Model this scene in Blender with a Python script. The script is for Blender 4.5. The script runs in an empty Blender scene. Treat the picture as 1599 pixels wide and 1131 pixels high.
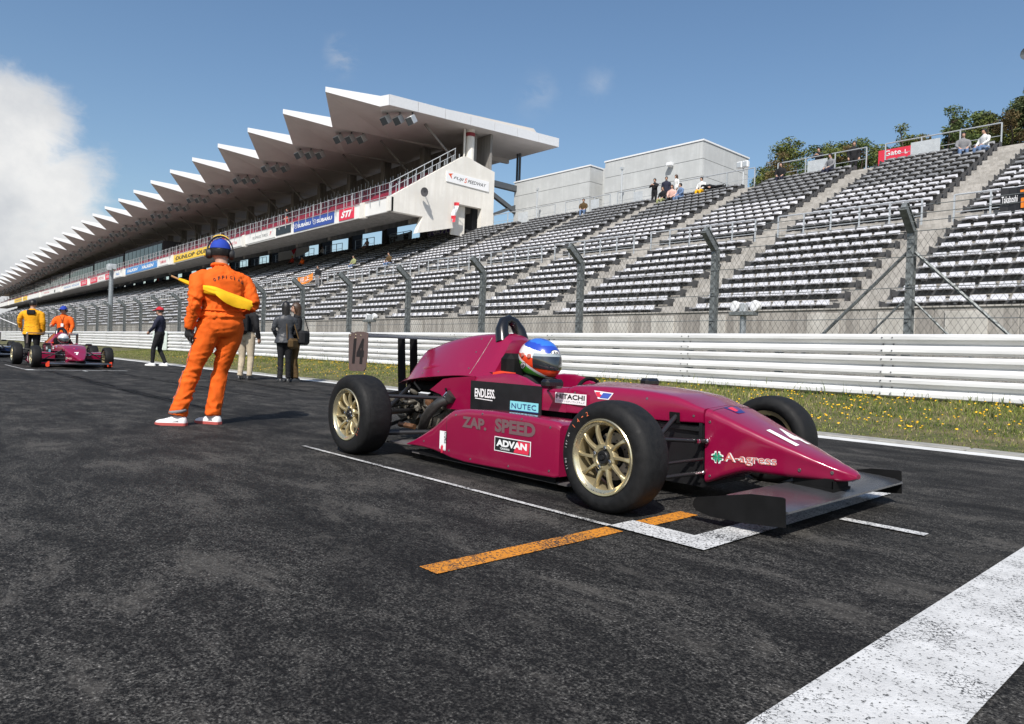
import bpy, bmesh, math, random
import numpy as np
from mathutils import Vector, Matrix, noise as mnoise
random.seed(7)
rng = np.random.default_rng(7)
S = bpy.context.scene
COL = S.collection
R = math.radians

# ------------------------------------------------------------------ camera
CAM_H = 0.76
YAW, PITCH, ROLL = R(137.461), R(-0.697), R(2.0)
fw = Vector((math.cos(YAW) * math.cos(PITCH), math.sin(YAW) * math.cos(PITCH), math.sin(PITCH)))
rt = fw.cross(Vector((0, 0, 1))).normalized()
up = rt.cross(fw)
rt, up = rt * math.cos(ROLL) + up * math.sin(ROLL), up * math.cos(ROLL) - rt * math.sin(ROLL)
cd = bpy.data.cameras.new('camera')
cam = bpy.data.objects.new('camera', cd)
COL.objects.link(cam)
cam.matrix_world = Matrix(((rt.x, up.x, -fw.x, 0), (rt.y, up.y, -fw.y, 0), (rt.z, up.z, -fw.z, CAM_H), (0, 0, 0, 1)))
cd.sensor_fit = 'HORIZONTAL'
cd.sensor_width = 36
cd.lens = 36 * 1108.16 / 1599
cd.clip_start = 0.05
cd.clip_end = 6000
S.camera = cam

# ------------------------------------------------------------------ light and exposure
SUN_EL = R(47)
SUN_AZ = math.atan2(-1.20, 0.92)          # direction towards the sun, in the ground plane
sun_dir = Vector((math.cos(SUN_AZ) * math.cos(SUN_EL), math.sin(SUN_AZ) * math.cos(SUN_EL), math.sin(SUN_EL)))
sd = bpy.data.lights.new('sun', 'SUN')
sd.energy = 4.8
sd.angle = R(0.5)
sd.color = (1.0, 0.955, 0.89)
sun = bpy.data.objects.new('sun', sd)
COL.objects.link(sun)
sun.rotation_euler = sun_dir.to_track_quat('Z', 'Y').to_euler()
sun.location = (5, -8, 12)
S.view_settings.view_transform = 'Standard'
S.view_settings.look = 'None'
S.view_settings.exposure = 0.14
S.view_settings.gamma = 1.0
S.view_settings.use_curve_mapping = False

W = bpy.data.worlds.new('World')
S.world = W
W.use_nodes = True
wt = W.node_tree
wt.nodes.clear()


class NT:
    """tiny helper to write node trees"""
    def __init__(s, t):
        s.t = t

    def n(s, typ, **kw):
        nd = s.t.nodes.new(typ)
        for k, v in kw.items():
            if k.startswith('i_'):
                key = k[2:]
                nd.inputs[int(key) if key.isdigit() else key.replace('_', ' ')].default_value = v
            else:
                setattr(nd, k, v)
        return nd

    def l(s, a, b):
        s.t.links.new(a, b)

    def math(s, op, a, b=None, c=None, clamp=False):
        nd = s.n('ShaderNodeMath', operation=op)
        nd.use_clamp = clamp
        for i, v in enumerate((a, b, c)):
            if v is None:
                continue
            if hasattr(v, 'is_output'):
                s.l(v, nd.inputs[i])
            else:
                nd.inputs[i].default_value = v
        return nd.outputs[0]

    def mix(s, f, a, b, mode='MIX'):
        nd = s.n('ShaderNodeMix', data_type='RGBA', blend_type=mode)
        for k, v in ((0, f), (6, a), (7, b)):
            if hasattr(v, 'is_output'):
                s.l(v, nd.inputs[k])
            else:
                nd.inputs[k].default_value = v if k == 0 else (tuple(v) + (1,) if len(v) == 3 else v)
        return nd.outputs[2]

    def noise(s, vec, scale, detail=3, rough=0.55, dist=0.0):
        nd = s.n('ShaderNodeTexNoise')
        nd.inputs['Scale'].default_value = scale
        nd.inputs['Detail'].default_value = detail
        nd.inputs['Roughness'].default_value = rough
        nd.inputs['Distortion'].default_value = dist
        if vec is not None:
            s.l(vec, nd.inputs['Vector'])
        return nd.outputs[0]

    def ramp(s, f, pts, interp='LINEAR'):
        nd = s.n('ShaderNodeValToRGB')
        nd.color_ramp.interpolation = interp
        e = nd.color_ramp.elements
        while len(e) < len(pts):
            e.new(0.5)
        for el, (p, c) in zip(e, pts):
            el.position = p
            el.color = (c, c, c, 1) if not hasattr(c, '__len__') else tuple(c) + (1,)
        s.l(f, nd.inputs[0])
        return nd.outputs[0]

    def map(s, f, a, b, c=0.0, d=1.0):
        nd = s.n('ShaderNodeMapRange')
        nd.interpolation_type = 'SMOOTHSTEP'
        for k, v in ((1, a), (2, b), (3, c), (4, d)):
            nd.inputs[k].default_value = v
        s.l(f, nd.inputs[0])
        return nd.outputs[0]

    def scale(s, vec, sc):
        nd = s.n('ShaderNodeMapping')
        nd.inputs['Scale'].default_value = sc
        s.l(vec, nd.inputs[0])
        return nd.outputs[0]


w = NT(wt)
sky = w.n('ShaderNodeTexSky')
sky.sky_type = 'NISHITA'
sky.sun_disc = False
sky.sun_elevation = SUN_EL
sky.sun_rotation = math.pi / 2 - SUN_AZ
sky.altitude = 500
sky.air_density = 1.25
sky.dust_density = 2.2
sky.ozone_density = 2.2
bg = w.n('ShaderNodeBackground')
bg.inputs[1].default_value = 0.116
tc = w.n('ShaderNodeTexCoord')
gen = tc.outputs['Generated']


def cloud_dir(az, el):
    az, el = R(az), R(el)
    return (math.cos(az) * math.cos(el), math.sin(az) * math.cos(el), math.sin(el))


n1 = w.noise(gen, 5.0, 7, 0.58, 0.2)
n2 = w.noise(gen, 14.0, 6, 0.6)
n3 = w.noise(gen, 2.2, 4, 0.5)
n4 = w.noise(w.scale(gen, (1, 1, 2.2)), 22.0, 6, 0.65, 0.6)


def lobe(az, el, rad, soft, amp):
    dt = w.n('ShaderNodeVectorMath', operation='DOT_PRODUCT')
    w.l(gen, dt.inputs[0])
    dt.inputs[1].default_value = cloud_dir(az, el)
    a = w.math('ARCCOSINE', w.math('MINIMUM', dt.outputs['Value'], 1.0))
    a = w.math('ADD', a, w.math('MULTIPLY', w.math('SUBTRACT', n1, 0.5), R(amp) * 2))
    a = w.math('ADD', a, w.math('MULTIPLY', w.math('SUBTRACT', n2, 0.5), R(amp) * 1.3))
    a = w.math('ADD', a, w.math('MULTIPLY', w.math('SUBTRACT', n4, 0.5), R(amp) * 0.6))
    return w.map(a, R(rad), R(rad) - R(soft), 0.0, 1.0)


CLOUDS = [  # azimuth, elevation, radius, softness, raggedness, weight
    (173.6, 12.4, 5.5, 2.2, 3.0, 0.95), (170.9, 9.6, 4.8, 2.2, 3.0, 0.95), (169.6, 6.5, 4.6, 2.4, 2.8, 0.95), (173.0, 4.6, 5.4, 2.4, 2.8, 0.95), (169.0, 3.0, 3.6, 1.6, 2.6, 0.88),
    (180.0, 9.0, 7.0, 3.0, 5.0, 0.95), (151.7, 21.6, 1.5, 1.8, 2.6, 0.40), (131.3, 20.8, 2.4, 2.6, 3.0, 0.34), (136.0, 20.0, 2.4, 2.6, 3.0, 0.22),
    (95.0, 18.0, 6.0, 4.0, 9.0, 0.25), (215.0, 14.0, 8.0, 4.0, 9.0, 0.7), (40.0, 16.0, 7.0, 4.0, 9.0, 0.55), (-60.0, 14.0, 9.0, 5.0, 9.0, 0.6), (-110.0, 22.0, 7.0, 5.0, 9.0, 0.55)]

low = w.n('ShaderNodeSeparateXYZ')
w.l(gen, low.inputs[0])
mask = None
for args in CLOUDS:
    m = lobe(*args[:5])
    if args[5] < 0.5:
        m = w.math('MULTIPLY', m, w.map(w.math('ADD', w.math('MULTIPLY', n1, .5), w.math('MULTIPLY', n4, .5)), 0.40, 0.62, 0.0, 1.0))
    m = w.math('MULTIPLY', m, args[5])
    mask = m if mask is None else w.math('MAXIMUM', mask, m)
# a thin broken layer far off all round, as on any such spring day
veil = w.math('MULTIPLY', w.map(n3, 0.60, 0.80), w.map(low.outputs[2], 0.5, 0.02))
mask = w.math('MAXIMUM', mask, w.math('MULTIPLY', veil, 0.35))
shade = w.math('ADD', w.math('MULTIPLY', n1, 0.9), w.math('MULTIPLY', n2, 0.5))
ccol = w.ramp(shade, [(0.50, (4.3, 4.45, 4.75)), (0.66, (5.4, 5.5, 5.65)), (0.85, (7.0, 6.95, 6.85))])
hsv = w.n('ShaderNodeHueSaturation')
hsv.inputs['Saturation'].default_value = 1.10
w.l(sky.outputs[0], hsv.inputs['Color'])
w.l(w.mix(mask, hsv.outputs[0], ccol), bg.inputs[0])
out = w.n('ShaderNodeOutputWorld')
w.l(bg.outputs[0], out.inputs[0])

# ------------------------------------------------------------------ materials


def new_mat(name):
    m = bpy.data.materials.new(name)
    m.use_nodes = True
    t = NT(m.node_tree)
    b = m.node_tree.nodes['Principled BSDF']
    return m, t, b


def mat(name, col, rough=0.6, metal=0.0, vary=0.0, vscale=6.0, bump=0.0, bscale=40.0, coat=0.0, spec=None, col2=None, rvary=0.0, stretch=None):
    m, t, b = new_mat(name)
    b.inputs['Base Color'].default_value = tuple(col) + (1,)
    b.inputs['Roughness'].default_value = rough
    b.inputs['Metallic'].default_value = metal
    if coat:
        b.inputs['Coat Weight'].default_value = coat
        b.inputs['Coat Roughness'].default_value = 0.06
    if spec is not None:
        b.inputs['Specular IOR Level'].default_value = spec
    if vary or bump or rvary:
        co = t.n('ShaderNodeTexCoord').outputs['Object']
        if stretch:
            co = t.scale(co, stretch)
    if vary or rvary:
        f = t.noise(co, vscale, 5, 0.6)
        f = t.map(f, 0.3, 0.72)
        if vary:
            lo = col2 or tuple(c * (1 - vary) for c in col)
            t.l(t.mix(f, lo, col), b.inputs['Base Color'])
        if rvary:
            t.l(t.math('ADD', t.math('MULTIPLY', f, rvary), rough - rvary / 2), b.inputs['Roughness'])
    if bump:
        bp = t.n('ShaderNodeBump')
        bp.inputs['Strength'].default_value = bump
        bp.inputs['Distance'].default_value = 0.01
        t.l(t.noise(co, bscale, 4, 0.6), bp.inputs['Height'])
        t.l(bp.outputs[0], b.inputs['Normal'])
    return m


# ------------------------------------------------------------------ mesh helpers


class MB:
    def __init__(s):
        s.v, s.f, s.m = [], [], []

    def add(s, vs, fs, mi=0):
        o = len(s.v)
        s.v.extend([tuple(p) for p in vs])
        for f in fs:
            s.f.append(tuple(i + o for i in f))
            s.m.append(mi)
        return s

    def box(s, c, d, rot=None, mi=0, bev=0.0):
        hx, hy, hz = d[0] / 2, d[1] / 2, d[2] / 2
        if bev:
            b = min(bev, hx * .9, hy * .9, hz * .9)
            vs, fs = [], []
            for sx in (-1, 1):
                for sy in (-1, 1):
                    for sz in (-1, 1):
                        vs += [(sx * hx, sy * (hy - b), sz * (hz - b)), (sx * (hx - b), sy * hy, sz * (hz - b)), (sx * (hx - b), sy * (hy - b), sz * hz)]
            bm = bmesh.new()
            for p in vs:
                bm.verts.new(p)
            bmesh.ops.convex_hull(bm, input=bm.verts[:])
            bm.verts.index_update()
            vs = [v.co.copy() for v in bm.verts]
            fs = [[v.index for v in f.verts] for f in bm.faces]
            bm.free()
        else:
            vs = [Vector((x, y, z)) for x in (-hx, hx) for y in (-hy, hy) for z in (-hz, hz)]
            fs = [(0, 1, 3, 2), (4, 6, 7, 5), (0, 4, 5, 1), (2, 3, 7, 6), (0, 2, 6, 4), (1, 5, 7, 3)]
        M = rot if rot is not None else Matrix.Identity(3)
        c = Vector(c)
        s.add([M @ Vector(p) + c for p in vs], fs, mi)
        return s

    def bb(s, x0, x1, y0, y1, z0, z1, mi=0, bev=0.0):
        return s.box(((x0 + x1) / 2, (y0 + y1) / 2, (z0 + z1) / 2), (abs(x1 - x0), abs(y1 - y0), abs(z1 - z0)), None, mi, bev)

    def tube(s, pts, r, n=8, mi=0, caps=True, closed=False):
        pts = [Vector(p) for p in pts]
        k = len(pts)
        rs = r if hasattr(r, '__len__') else [r] * k
        rings = []
        prev = None
        for i, p in enumerate(pts):
            a = pts[(i - 1) % k] if (i > 0 or closed) else p
            b = pts[(i + 1) % k] if (i < k - 1 or closed) else p
            d = (b - a).normalized()
            if prev is None:
                ref = Vector((0, 0, 1)) if abs(d.z) < .9 else Vector((1, 0, 0))
                u = d.cross(ref).normalized()
            else:
                u = (prev - d * prev.dot(d)).normalized()
            prev = u
            v = d.cross(u)
            rings.append([p + (u * math.cos(2 * math.pi * j / n) + v * math.sin(2 * math.pi * j / n)) * rs[i] for j in range(n)])
        s.loft(rings, mi, caps=caps and not closed, ringclosed=True, closed=closed)
        return s

    def loft(s, rings, mi=0, caps=True, ringclosed=True, closed=False):
        n = len(rings[0])
        k = len(rings)
        vs = [p for r in rings for p in r]
        fs = []
        for i in range(k if closed else k - 1):
            a, b = i * n, ((i + 1) % k) * n
            for j in range(n if ringclosed else n - 1):
                q = (j + 1) % n
                fs.append((a + j, a + q, b + q, b + j))
        if caps:
            fs.append(tuple(range(n - 1, -1, -1)))
            fs.append(tuple(range((k - 1) * n, k * n)))
        s.add(vs, fs, mi)
        return s

    def lathe(s, c, axis, prof, n=24, mi=0, caps=False, flat=1.0):
        """prof: list of (along axis, radius)"""
        c = Vector(c)
        a = Vector(axis).normalized()
        ref = Vector((0, 0, 1)) if abs(a.z) < .9 else Vector((1, 0, 0))
        u = a.cross(ref).normalized()
        v = a.cross(u)
        rings = [[c + a * t + (u * math.cos(2 * math.pi * j / n) + v * math.sin(2 * math.pi * j / n)) * rr for j in range(n)] for t, rr in prof]
        s.loft(rings, mi, caps=caps)
        return s

    def prism(s, poly, vec, mi=0):
        """extrude polygon (list of 3d points) by vec"""
        vec = Vector(vec)
        n = len(poly)
        vs = [Vector(p) for p in poly] + [Vector(p) + vec for p in poly]
        fs = [tuple(range(n)), tuple(range(2 * n - 1, n - 1, -1))]
        for j in range(n):
            q = (j + 1) % n
            fs.append((j, j + n, q + n, q))
        s.add(vs, fs, mi)
        return s

    def ball(s, c, r, n=10, mi=0, sc=(1, 1, 1), rot=None):
        vs, fs = [], []
        m = max(4, n // 2 + 1)
        vs.append(Vector((0, 0, 1)))
        for i in range(1, m):
            th = math.pi * i / m
            for j in range(n):
                ph = 2 * math.pi * j / n
                vs.append(Vector((math.sin(th) * math.cos(ph), math.sin(th) * math.sin(ph), math.cos(th))))
        vs.append(Vector((0, 0, -1)))
        for j in range(n):
            fs.append((0, 1 + j, 1 + (j + 1) % n))
        for i in range(m - 2):
            for j in range(n):
                a = 1 + i * n
                fs.append((a + j, a + n + j, a + n + (j + 1) % n, a + (j + 1) % n))
        e = len(vs) - 1
        a = 1 + (m - 2) * n
        for j in range(n):
            fs.append((a + j, e, a + (j + 1) % n))
        M = rot if rot is not None else Matrix.Identity(3)
        c = Vector(c)
        s.add([M @ Vector((p.x * r * sc[0], p.y * r * sc[1], p.z * r * sc[2])) + c for p in vs], fs, mi)
        return s


ORI = {}


def origin_of(o):
    return ORI.get(o.name, Vector((0, 0, 0))) if o is not None else Vector((0, 0, 0))


def mesh_of(name, mb, mats, smooth=False, shift=None, fix=True):
    me = bpy.data.meshes.new(name)
    vs = mb.v
    if shift is not None and shift.length > 0:
        vs = [(p[0] - shift.x, p[1] - shift.y, p[2] - shift.z) for p in vs]
    me.from_pydata(vs, [], mb.f)
    for m in (mats if isinstance(mats, (list, tuple)) else [mats]):
        me.materials.append(m)
    if any(mb.m):
        me.polygons.foreach_set('material_index', mb.m)
    if fix:
        bm = bmesh.new()
        bm.from_mesh(me)
        bmesh.ops.recalc_face_normals(bm, faces=bm.faces[:])
        bm.to_mesh(me)
        bm.free()
    if smooth:
        me.polygons.foreach_set('use_smooth', [True] * len(me.polygons))
        if smooth is not True:
            try:
                me.set_sharp_from_angle(angle=R(smooth))
            except Exception:
                pass
    me.update()
    return me


def part(name, mb, mats, parent=None, smooth=False, kind=None, label=None, fix=True):
    """link a mesh given in world coordinates; under a parent it is stored relative to the parent's origin"""
    sh = origin_of(parent)
    o = bpy.data.objects.new(name, mesh_of(name, mb, mats, smooth, sh, fix))
    COL.objects.link(o)
    if parent is not None:
        o.parent = parent
        ORI[o.name] = sh.copy()
    if kind:
        o['kind'] = kind
    if label:
        o['label'] = label
    return o


def tag(o, label, cat, group=None):
    o['label'] = label
    o['category'] = cat
    if group:
        o['group'] = group
    return o


def thing(name, label, cat, loc=(0, 0, 0), group=None):
    o = bpy.data.objects.new(name, None)
    o.empty_display_size = 0.2
    COL.objects.link(o)
    o.location = loc
    ORI[o.name] = Vector(loc)
    return tag(o, label, cat, group)


def single(name, mb, mats, label, cat, group=None, smooth=False, loc=None):
    """a thing that is one mesh, with its origin at loc"""
    o = bpy.data.objects.new(name, mesh_of(name, mb, mats, smooth, Vector(loc) if loc else None))
    COL.objects.link(o)
    if loc:
        o.location = loc
    ORI[o.name] = Vector(loc) if loc else Vector((0, 0, 0))
    return tag(o, label, cat, group)


def share(name, me, parent, loc=(0, 0, 0)):
    """another object on the same mesh"""
    o = bpy.data.objects.new(name, me)
    COL.objects.link(o)
    o.location = loc
    if parent is not None:
        o.parent = parent
    return o


def copy_tree(o, parent=None):
    c = o.copy()
    COL.objects.link(c)
    c.parent = parent
    ORI[c.name] = origin_of(o).copy()
    for ch in o.children:
        copy_tree(ch, c)
    return c


_FONT = {}


TMP = bpy.data.scenes.new('workbench')


def evaluated_mesh(o):
    """mesh of an object with its modifiers, worked out in an otherwise empty scene; the object is removed"""
    TMP.collection.objects.link(o)
    vl = TMP.view_layers[0]
    vl.update()
    me = bpy.data.meshes.new_from_object(o.evaluated_get(vl.depsgraph))
    bpy.data.objects.remove(o)
    return me


def text_mesh(name, body, height, width=None, depth=0.0, bold=0.0, shear=0.0, spacing=1.0):
    """mesh of a line of lettering, lower-left at 0,0, cap height = height (x to the right, y up)"""
    cu = bpy.data.curves.new(name, 'FONT')
    cu.body = body
    cu.size = 1.0
    cu.offset = bold
    cu.shear = shear
    cu.space_character = spacing
    cu.extrude = 0.0
    cu.resolution_u = 3
    me = evaluated_mesh(bpy.data.objects.new(name, cu))
    bpy.data.curves.remove(cu)
    n = len(me.vertices)
    co = np.empty(n * 3)
    me.vertices.foreach_get('co', co)
    co = co.reshape(-1, 3)
    if n:
        lo, hi = co.min(0), co.max(0)
        sy = height / max(1e-6, hi[1] - lo[1])
        sx = (width / max(1e-6, hi[0] - lo[0])) if width else sy
        co = (co - lo) * np.array([sx, sy, 0])
    fs = [tuple(p.vertices) for p in me.polygons]
    bpy.data.meshes.remove(me)
    return co, fs


def put_text(mb, body, org, ux, uy, height, width=None, mi=0, **kw):
    """add lettering to a builder: org lower-left, ux/uy unit vectors of the writing plane"""
    co, fs = text_mesh('lettering', body, height, width, **kw)
    org, ux, uy = Vector(org), Vector(ux), Vector(uy)
    mb.add([org + ux * float(p[0]) + uy * float(p[1]) for p in co], fs, mi)


def quad(mb, org, ux, uy, w, h, mi=0):
    org, ux, uy = Vector(org), Vector(ux), Vector(uy)
    mb.add([org, org + ux * w, org + ux * w + uy * h, org + uy * h], [(0, 1, 2, 3)], mi)

# ================================================================== ground and track
def asphalt_mat():
    m, t, b = new_mat('asphalt')
    g = t.n('ShaderNodeNewGeometry').outputs['Position']
    fine = t.noise(g, 120.0, 3, 0.72)
    mid = t.noise(g, 36.0, 4, 0.65)
    patch = t.noise(t.scale(g, (0.7, 1.4, 1.0)), 2.6, 8, 0.72, 0.4)
    big = t.noise(t.scale(g, (0.16, 0.5, 1.0)), 1.0, 4, 0.6, 0.3)
    streak = t.noise(t.scale(g, (0.035, 2.3, 1.0)), 1.0, 5, 0.6, 0.15)
    streak2 = t.noise(t.scale(g, (0.02, 0.55, 1.0)), 1.0, 3, 0.5, 0.2)
    col = t.ramp(fine, [(0.37, (0.003, 0.003, 0.0032)), (0.46, (0.024, 0.0233, 0.0226)), (0.55, (0.074, 0.071, 0.066)), (0.63, (0.125, 0.12, 0.11)), (0.71, (0.36, 0.34, 0.32))])
    col = t.mix(t.map(mid, 0.56, 0.40, 0, 0.75), col, (0.006, 0.006, 0.0062))
    col = t.mix(t.map(patch, 0.54, 0.40, 0, 0.58), col, (0.008, 0.008, 0.0083))
    col = t.mix(t.map(big, 0.50, 0.36, 0, 0.5), col, (0.009, 0.009, 0.0092))
    col = t.mix(t.map(patch, 0.52, 0.64, 0, 0.42), col, (0.105, 0.098, 0.088))
    # rubber laid down along the racing line
    col = t.mix(t.math('MULTIPLY', t.map(streak, 0.50, 0.64), t.map(streak2, 0.40, 0.58, 0.0, 0.62)), col, (0.009, 0.009, 0.0095))
    t.l(col, b.inputs['Base Color'])
    t.l(t.math('ADD', 0.62, t.math('MULTIPLY', mid, 0.3)), b.inputs['Roughness'])
    b.inputs['Specular IOR Level'].default_value = 0.10
    bp = t.n('ShaderNodeBump')
    bp.inputs['Strength'].default_value = 0.85
    bp.inputs['Distance'].default_value = 0.006
    h = t.math('ADD', t.math('MULTIPLY', fine, 0.7), mid)
    t.l(h, bp.inputs['Height'])
    t.l(bp.outputs[0], b.inputs['Normal'])
    return m


def paint_mat(name, col, wear=0.5):
    """road paint with the stones showing through, a real transparent gap"""
    m, t, b = new_mat(name)
    g = t.n('ShaderNodeNewGeometry').outputs['Position']
    f1 = t.noise(g, 95.0, 3, 0.65)
    f2 = t.noise(g, 2.9, 5, 0.62)
    vor = t.n('ShaderNodeTexVoronoi', feature='DISTANCE_TO_EDGE')
    vor.inputs['Scale'].default_value = 58.0
    wv = t.n('ShaderNodeVectorMath', operation='ADD')
    t.l(g, wv.inputs[0])
    nz = t.n('ShaderNodeTexNoise')
    nz.inputs['Scale'].default_value = 40.0
    t.l(g, nz.inputs['Vector'])
    sc_ = t.n('ShaderNodeVectorMath', operation='SCALE')
    sc_.inputs['Scale'].default_value = 0.022
    t.l(nz.outputs['Color'], sc_.inputs[0])
    t.l(sc_.outputs[0], wv.inputs[1])
    t.l(wv.outputs[0], vor.inputs['Vector'])
    area = t.map(f2, 0.46, 0.72, 0.0, 1.0)
    crack = t.math('MULTIPLY', t.map(t.math('SUBTRACT', vor.outputs['Distance'], t.math('MULTIPLY', area, 0.10 * wear)), 0.045, 0.0, 0.0, 1.0), t.map(t.math('ADD', area, t.math('MULTIPLY', f1, .5)), 0.28, 0.62, 0.0, 1.0))
    pore = t.map(t.math('ADD', f1, t.math('MULTIPLY', area, -0.05)), 0.41 + 0.07 * wear, 0.33 + 0.07 * wear, 0.0, 0.9)
    gone = t.math('MAXIMUM', crack, pore)
    c = t.mix(t.map(t.noise(g, 9.0, 4), 0.3, 0.7), tuple(x * 0.80 for x in col), col)
    c = t.mix(gone, c, (0.022, 0.022, 0.023))
    t.l(c, b.inputs['Base Color'])
    b.inputs['Roughness'].default_value = 0.7
    bp = t.n('ShaderNodeBump')
    bp.inputs['Strength'].default_value = 0.6
    bp.inputs['Distance'].default_value = 0.004
    t.l(f1, bp.inputs['Height'])
    t.l(bp.outputs[0], b.inputs['Normal'])
    return m


M_asphalt = asphalt_mat()
M_white_paint = paint_mat('white road paint', (0.60, 0.60, 0.59), 0.35)
M_grid_paint = paint_mat('worn white grid paint', (0.62, 0.62, 0.61), 1.0)
M_orange_paint = paint_mat('orange road paint', (0.66, 0.245, 0.016), 1.0)
M_dirt = mat('dry earth', (0.16, 0.125, 0.08), 0.95, vary=0.5, vscale=1.2, bump=0.5, bscale=30)
M_kerb = mat('kerb concrete', (0.34, 0.33, 0.30), 0.9, vary=0.35, vscale=5, bump=0.3, bscale=60)


def sheet(name, xs, ys, zf, m, kind='structure'):
    mb = MB()
    nx, ny = len(xs), len(ys)
    for x in xs:
        for y in ys:
            mb.v.append((x, y, zf(x, y)))
    for i in range(nx - 1):
        for j in range(ny - 1):
            a = i * ny + j
            mb.f.append((a, a + ny, a + ny + 1, a + 1))
            mb.m.append(0)
    return part(name, mb, m, None, kind=kind)


sheet('ground', [-3000, -300, 0, 300, 3000], [-3000, -300, 0, 300, 3000], lambda x, y: -0.06, M_dirt)
sheet('track', [-900, -300, -100, -40, -15, 0, 15, 60], [-14, -4, 0, 4, 7.56], lambda x, y: 0.0, M_asphalt)

LINES = MB()


def line(x0, x1, y0, y1, mb=None, z=0.004):
    (mb or LINES).add([(x0, y0, z), (x1, y0, z), (x1, y1, z), (x0, y1, z)], [(0, 1, 2, 3)])


# each painted mark is its own flat sheet
def mark(name, x0, x1, y0, y1, m, z=0.004, poly=None):
    mb = MB()
    if poly:
        mb.add([(x, y, z) for x, y in poly], [tuple(range(len(poly)))])
    else:
        line(x0, x1, y0, y1, mb, z)
    return part(name, mb, m, None, kind='structure')


mark('edge_line', -900, 60, 7.27, 7.52, mat('white edge paint', (0.72, 0.72, 0.70), 0.7, vary=0.25, vscale=3))
mark('start_line', 0, 0, 0, 0, M_white_paint, poly=[(-0.738, -9), (-0.436, -9), (-0.436, 7.25), (-0.738, 7.25)])
mark('waiting_stripe', 0, 0, 0, 0, M_orange_paint, z=0.004, poly=[(-2.025, 1.452), (-1.922, 1.452), (-1.922, 2.455), (-2.02, 2.455)])
mark('waiting_stripe', 0, 0, 0, 0, M_orange_paint, z=0.004, poly=[(-2.014, 2.64), (-1.912, 2.64), (-1.912, 3.02), (-2.014, 3.02)])
mark('grid_line', 0, 0, 0, 0, M_grid_paint, z=0.008, poly=[(-2.02, 2.478), (-1.535, 2.474), (-1.56, 4.522), (-1.69, 4.522), (-1.69, 2.648), (-2.02, 2.648)])
mark('grid_line', -5.0, -2.022, 2.462, 2.494, M_grid_paint, z=0.008)
mark('grid_line', -1.447, -1.072, 3.527, 3.592, M_grid_paint, z=0.008)
for gx, gy in ((-19.05, 2.75), (-10.4, -1.4), (-27.3, -1.4), (-36.0, 2.75)):     # the boxes further down the grid
    mark('grid_line', 0, 0, 0, 0, M_grid_paint, z=0.008, poly=[(gx - .5, gy), (gx, gy), (gx, gy + 2.05), (gx - .13, gy + 2.05), (gx - .13, gy + .17), (gx - .5, gy + .17)])
    mark('grid_line', gx - 3.5, gx - .505, gy, gy + .035, M_grid_paint, z=0.008)
    mark('grid_line', gx + .1, gx + .48, gy + 1.05, gy + 1.115, M_white_paint, z=0.008)

# rubber laid on the surface: long launch stripes and a few curved slides, thin sheets with ragged cover
def rubber_mat():
    m, t, b = new_mat('laid rubber')
    g = t.n('ShaderNodeNewGeometry').outputs['Position']
    f = t.noise(t.scale(g, (0.5, 6.0, 1)), 2.0, 6, .65)
    f2 = t.noise(g, 70.0, 3, .7)
    b.inputs['Base Color'].default_value = (.007, .007, .0075, 1)
    b.inputs['Roughness'].default_value = .8
    b.inputs['Specular IOR Level'].default_value = .1
    t.l(t.math('MULTIPLY', t.map(f, .40, .62, 0, .75), t.map(f2, .36, .52, .25, 1)), b.inputs['Alpha'])
    return m


M_rubber_mark = rubber_mat()


def rubber(pts, w_):
    mb = MB()
    n_ = len(pts)
    for i, (x, y) in enumerate(pts):
        a, b_ = pts[max(0, i - 1)], pts[min(n_ - 1, i + 1)]
        d = Vector((b_[0] - a[0], b_[1] - a[1], 0)).normalized()
        f = min(1, i / 3, (n_ - 1 - i) / 3) * .5 + .5
        mb.v += [(x - d.y * w_ * f / 2, y + d.x * w_ * f / 2, .0022), (x + d.y * w_ * f / 2, y - d.x * w_ * f / 2, .0022)]
    mb.f = [(2 * i, 2 * i + 1, 2 * i + 3, 2 * i + 2) for i in range(n_ - 1)]
    mb.m = [0] * (n_ - 1)
    part('rubber_mark', mb, M_rubber_mark, None, kind='structure', fix=False)


for x0, x1, y, w_ in ((-62, -9.5, 1.05, .24), (-62, -12, -.35, .22), (-40, -8.2, 3.05, .20), (-45, -10.0, 4.35, .2), (-30, -4.4, .35, .18), (-26, -3.4, -1.1, .2), (-20, -6.0, 5.6, .18)):
    rubber([(x0 + (x1 - x0) * k / 24, y + .10 * math.sin(k * .35 + y)) for k in range(25)], w_)
for cx_, cy_, r_, a0, a1, w_ in ((-21.5, -7.5, 9.0, 62, 20, .16), (-19.0, -8.2, 9.2, 70, 30, .15), (-15.0, 8.4, 8.0, -60, -105, .14), (-27, 12, 12, -50, -88, .18)):
    rubber([(cx_ + r_ * math.cos(R(a0 + (a1 - a0) * k / 20)), cy_ + r_ * math.sin(R(a0 + (a1 - a0) * k / 20))) for k in range(21)], w_)

# kerb strip and the banked verge
mbk = MB()
for i in range(90):
    x1 = 20 - i * 2.0
    mbk.bb(x1 - 1.988, x1, 7.565, 7.82, -0.05, 0.018 + 0.004 * math.sin(i * 1.7), bev=0.012)
part('kerb_strip', mbk, M_kerb, None, kind='structure')


def verge_z(x, y):
    t = max(0.0, min(1.0, (y - 7.82) / 4.0))
    return 0.012 + 0.255 * t ** 1.15 + 0.012 * math.sin(x * 1.3 + y * 2.1) * t


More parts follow.
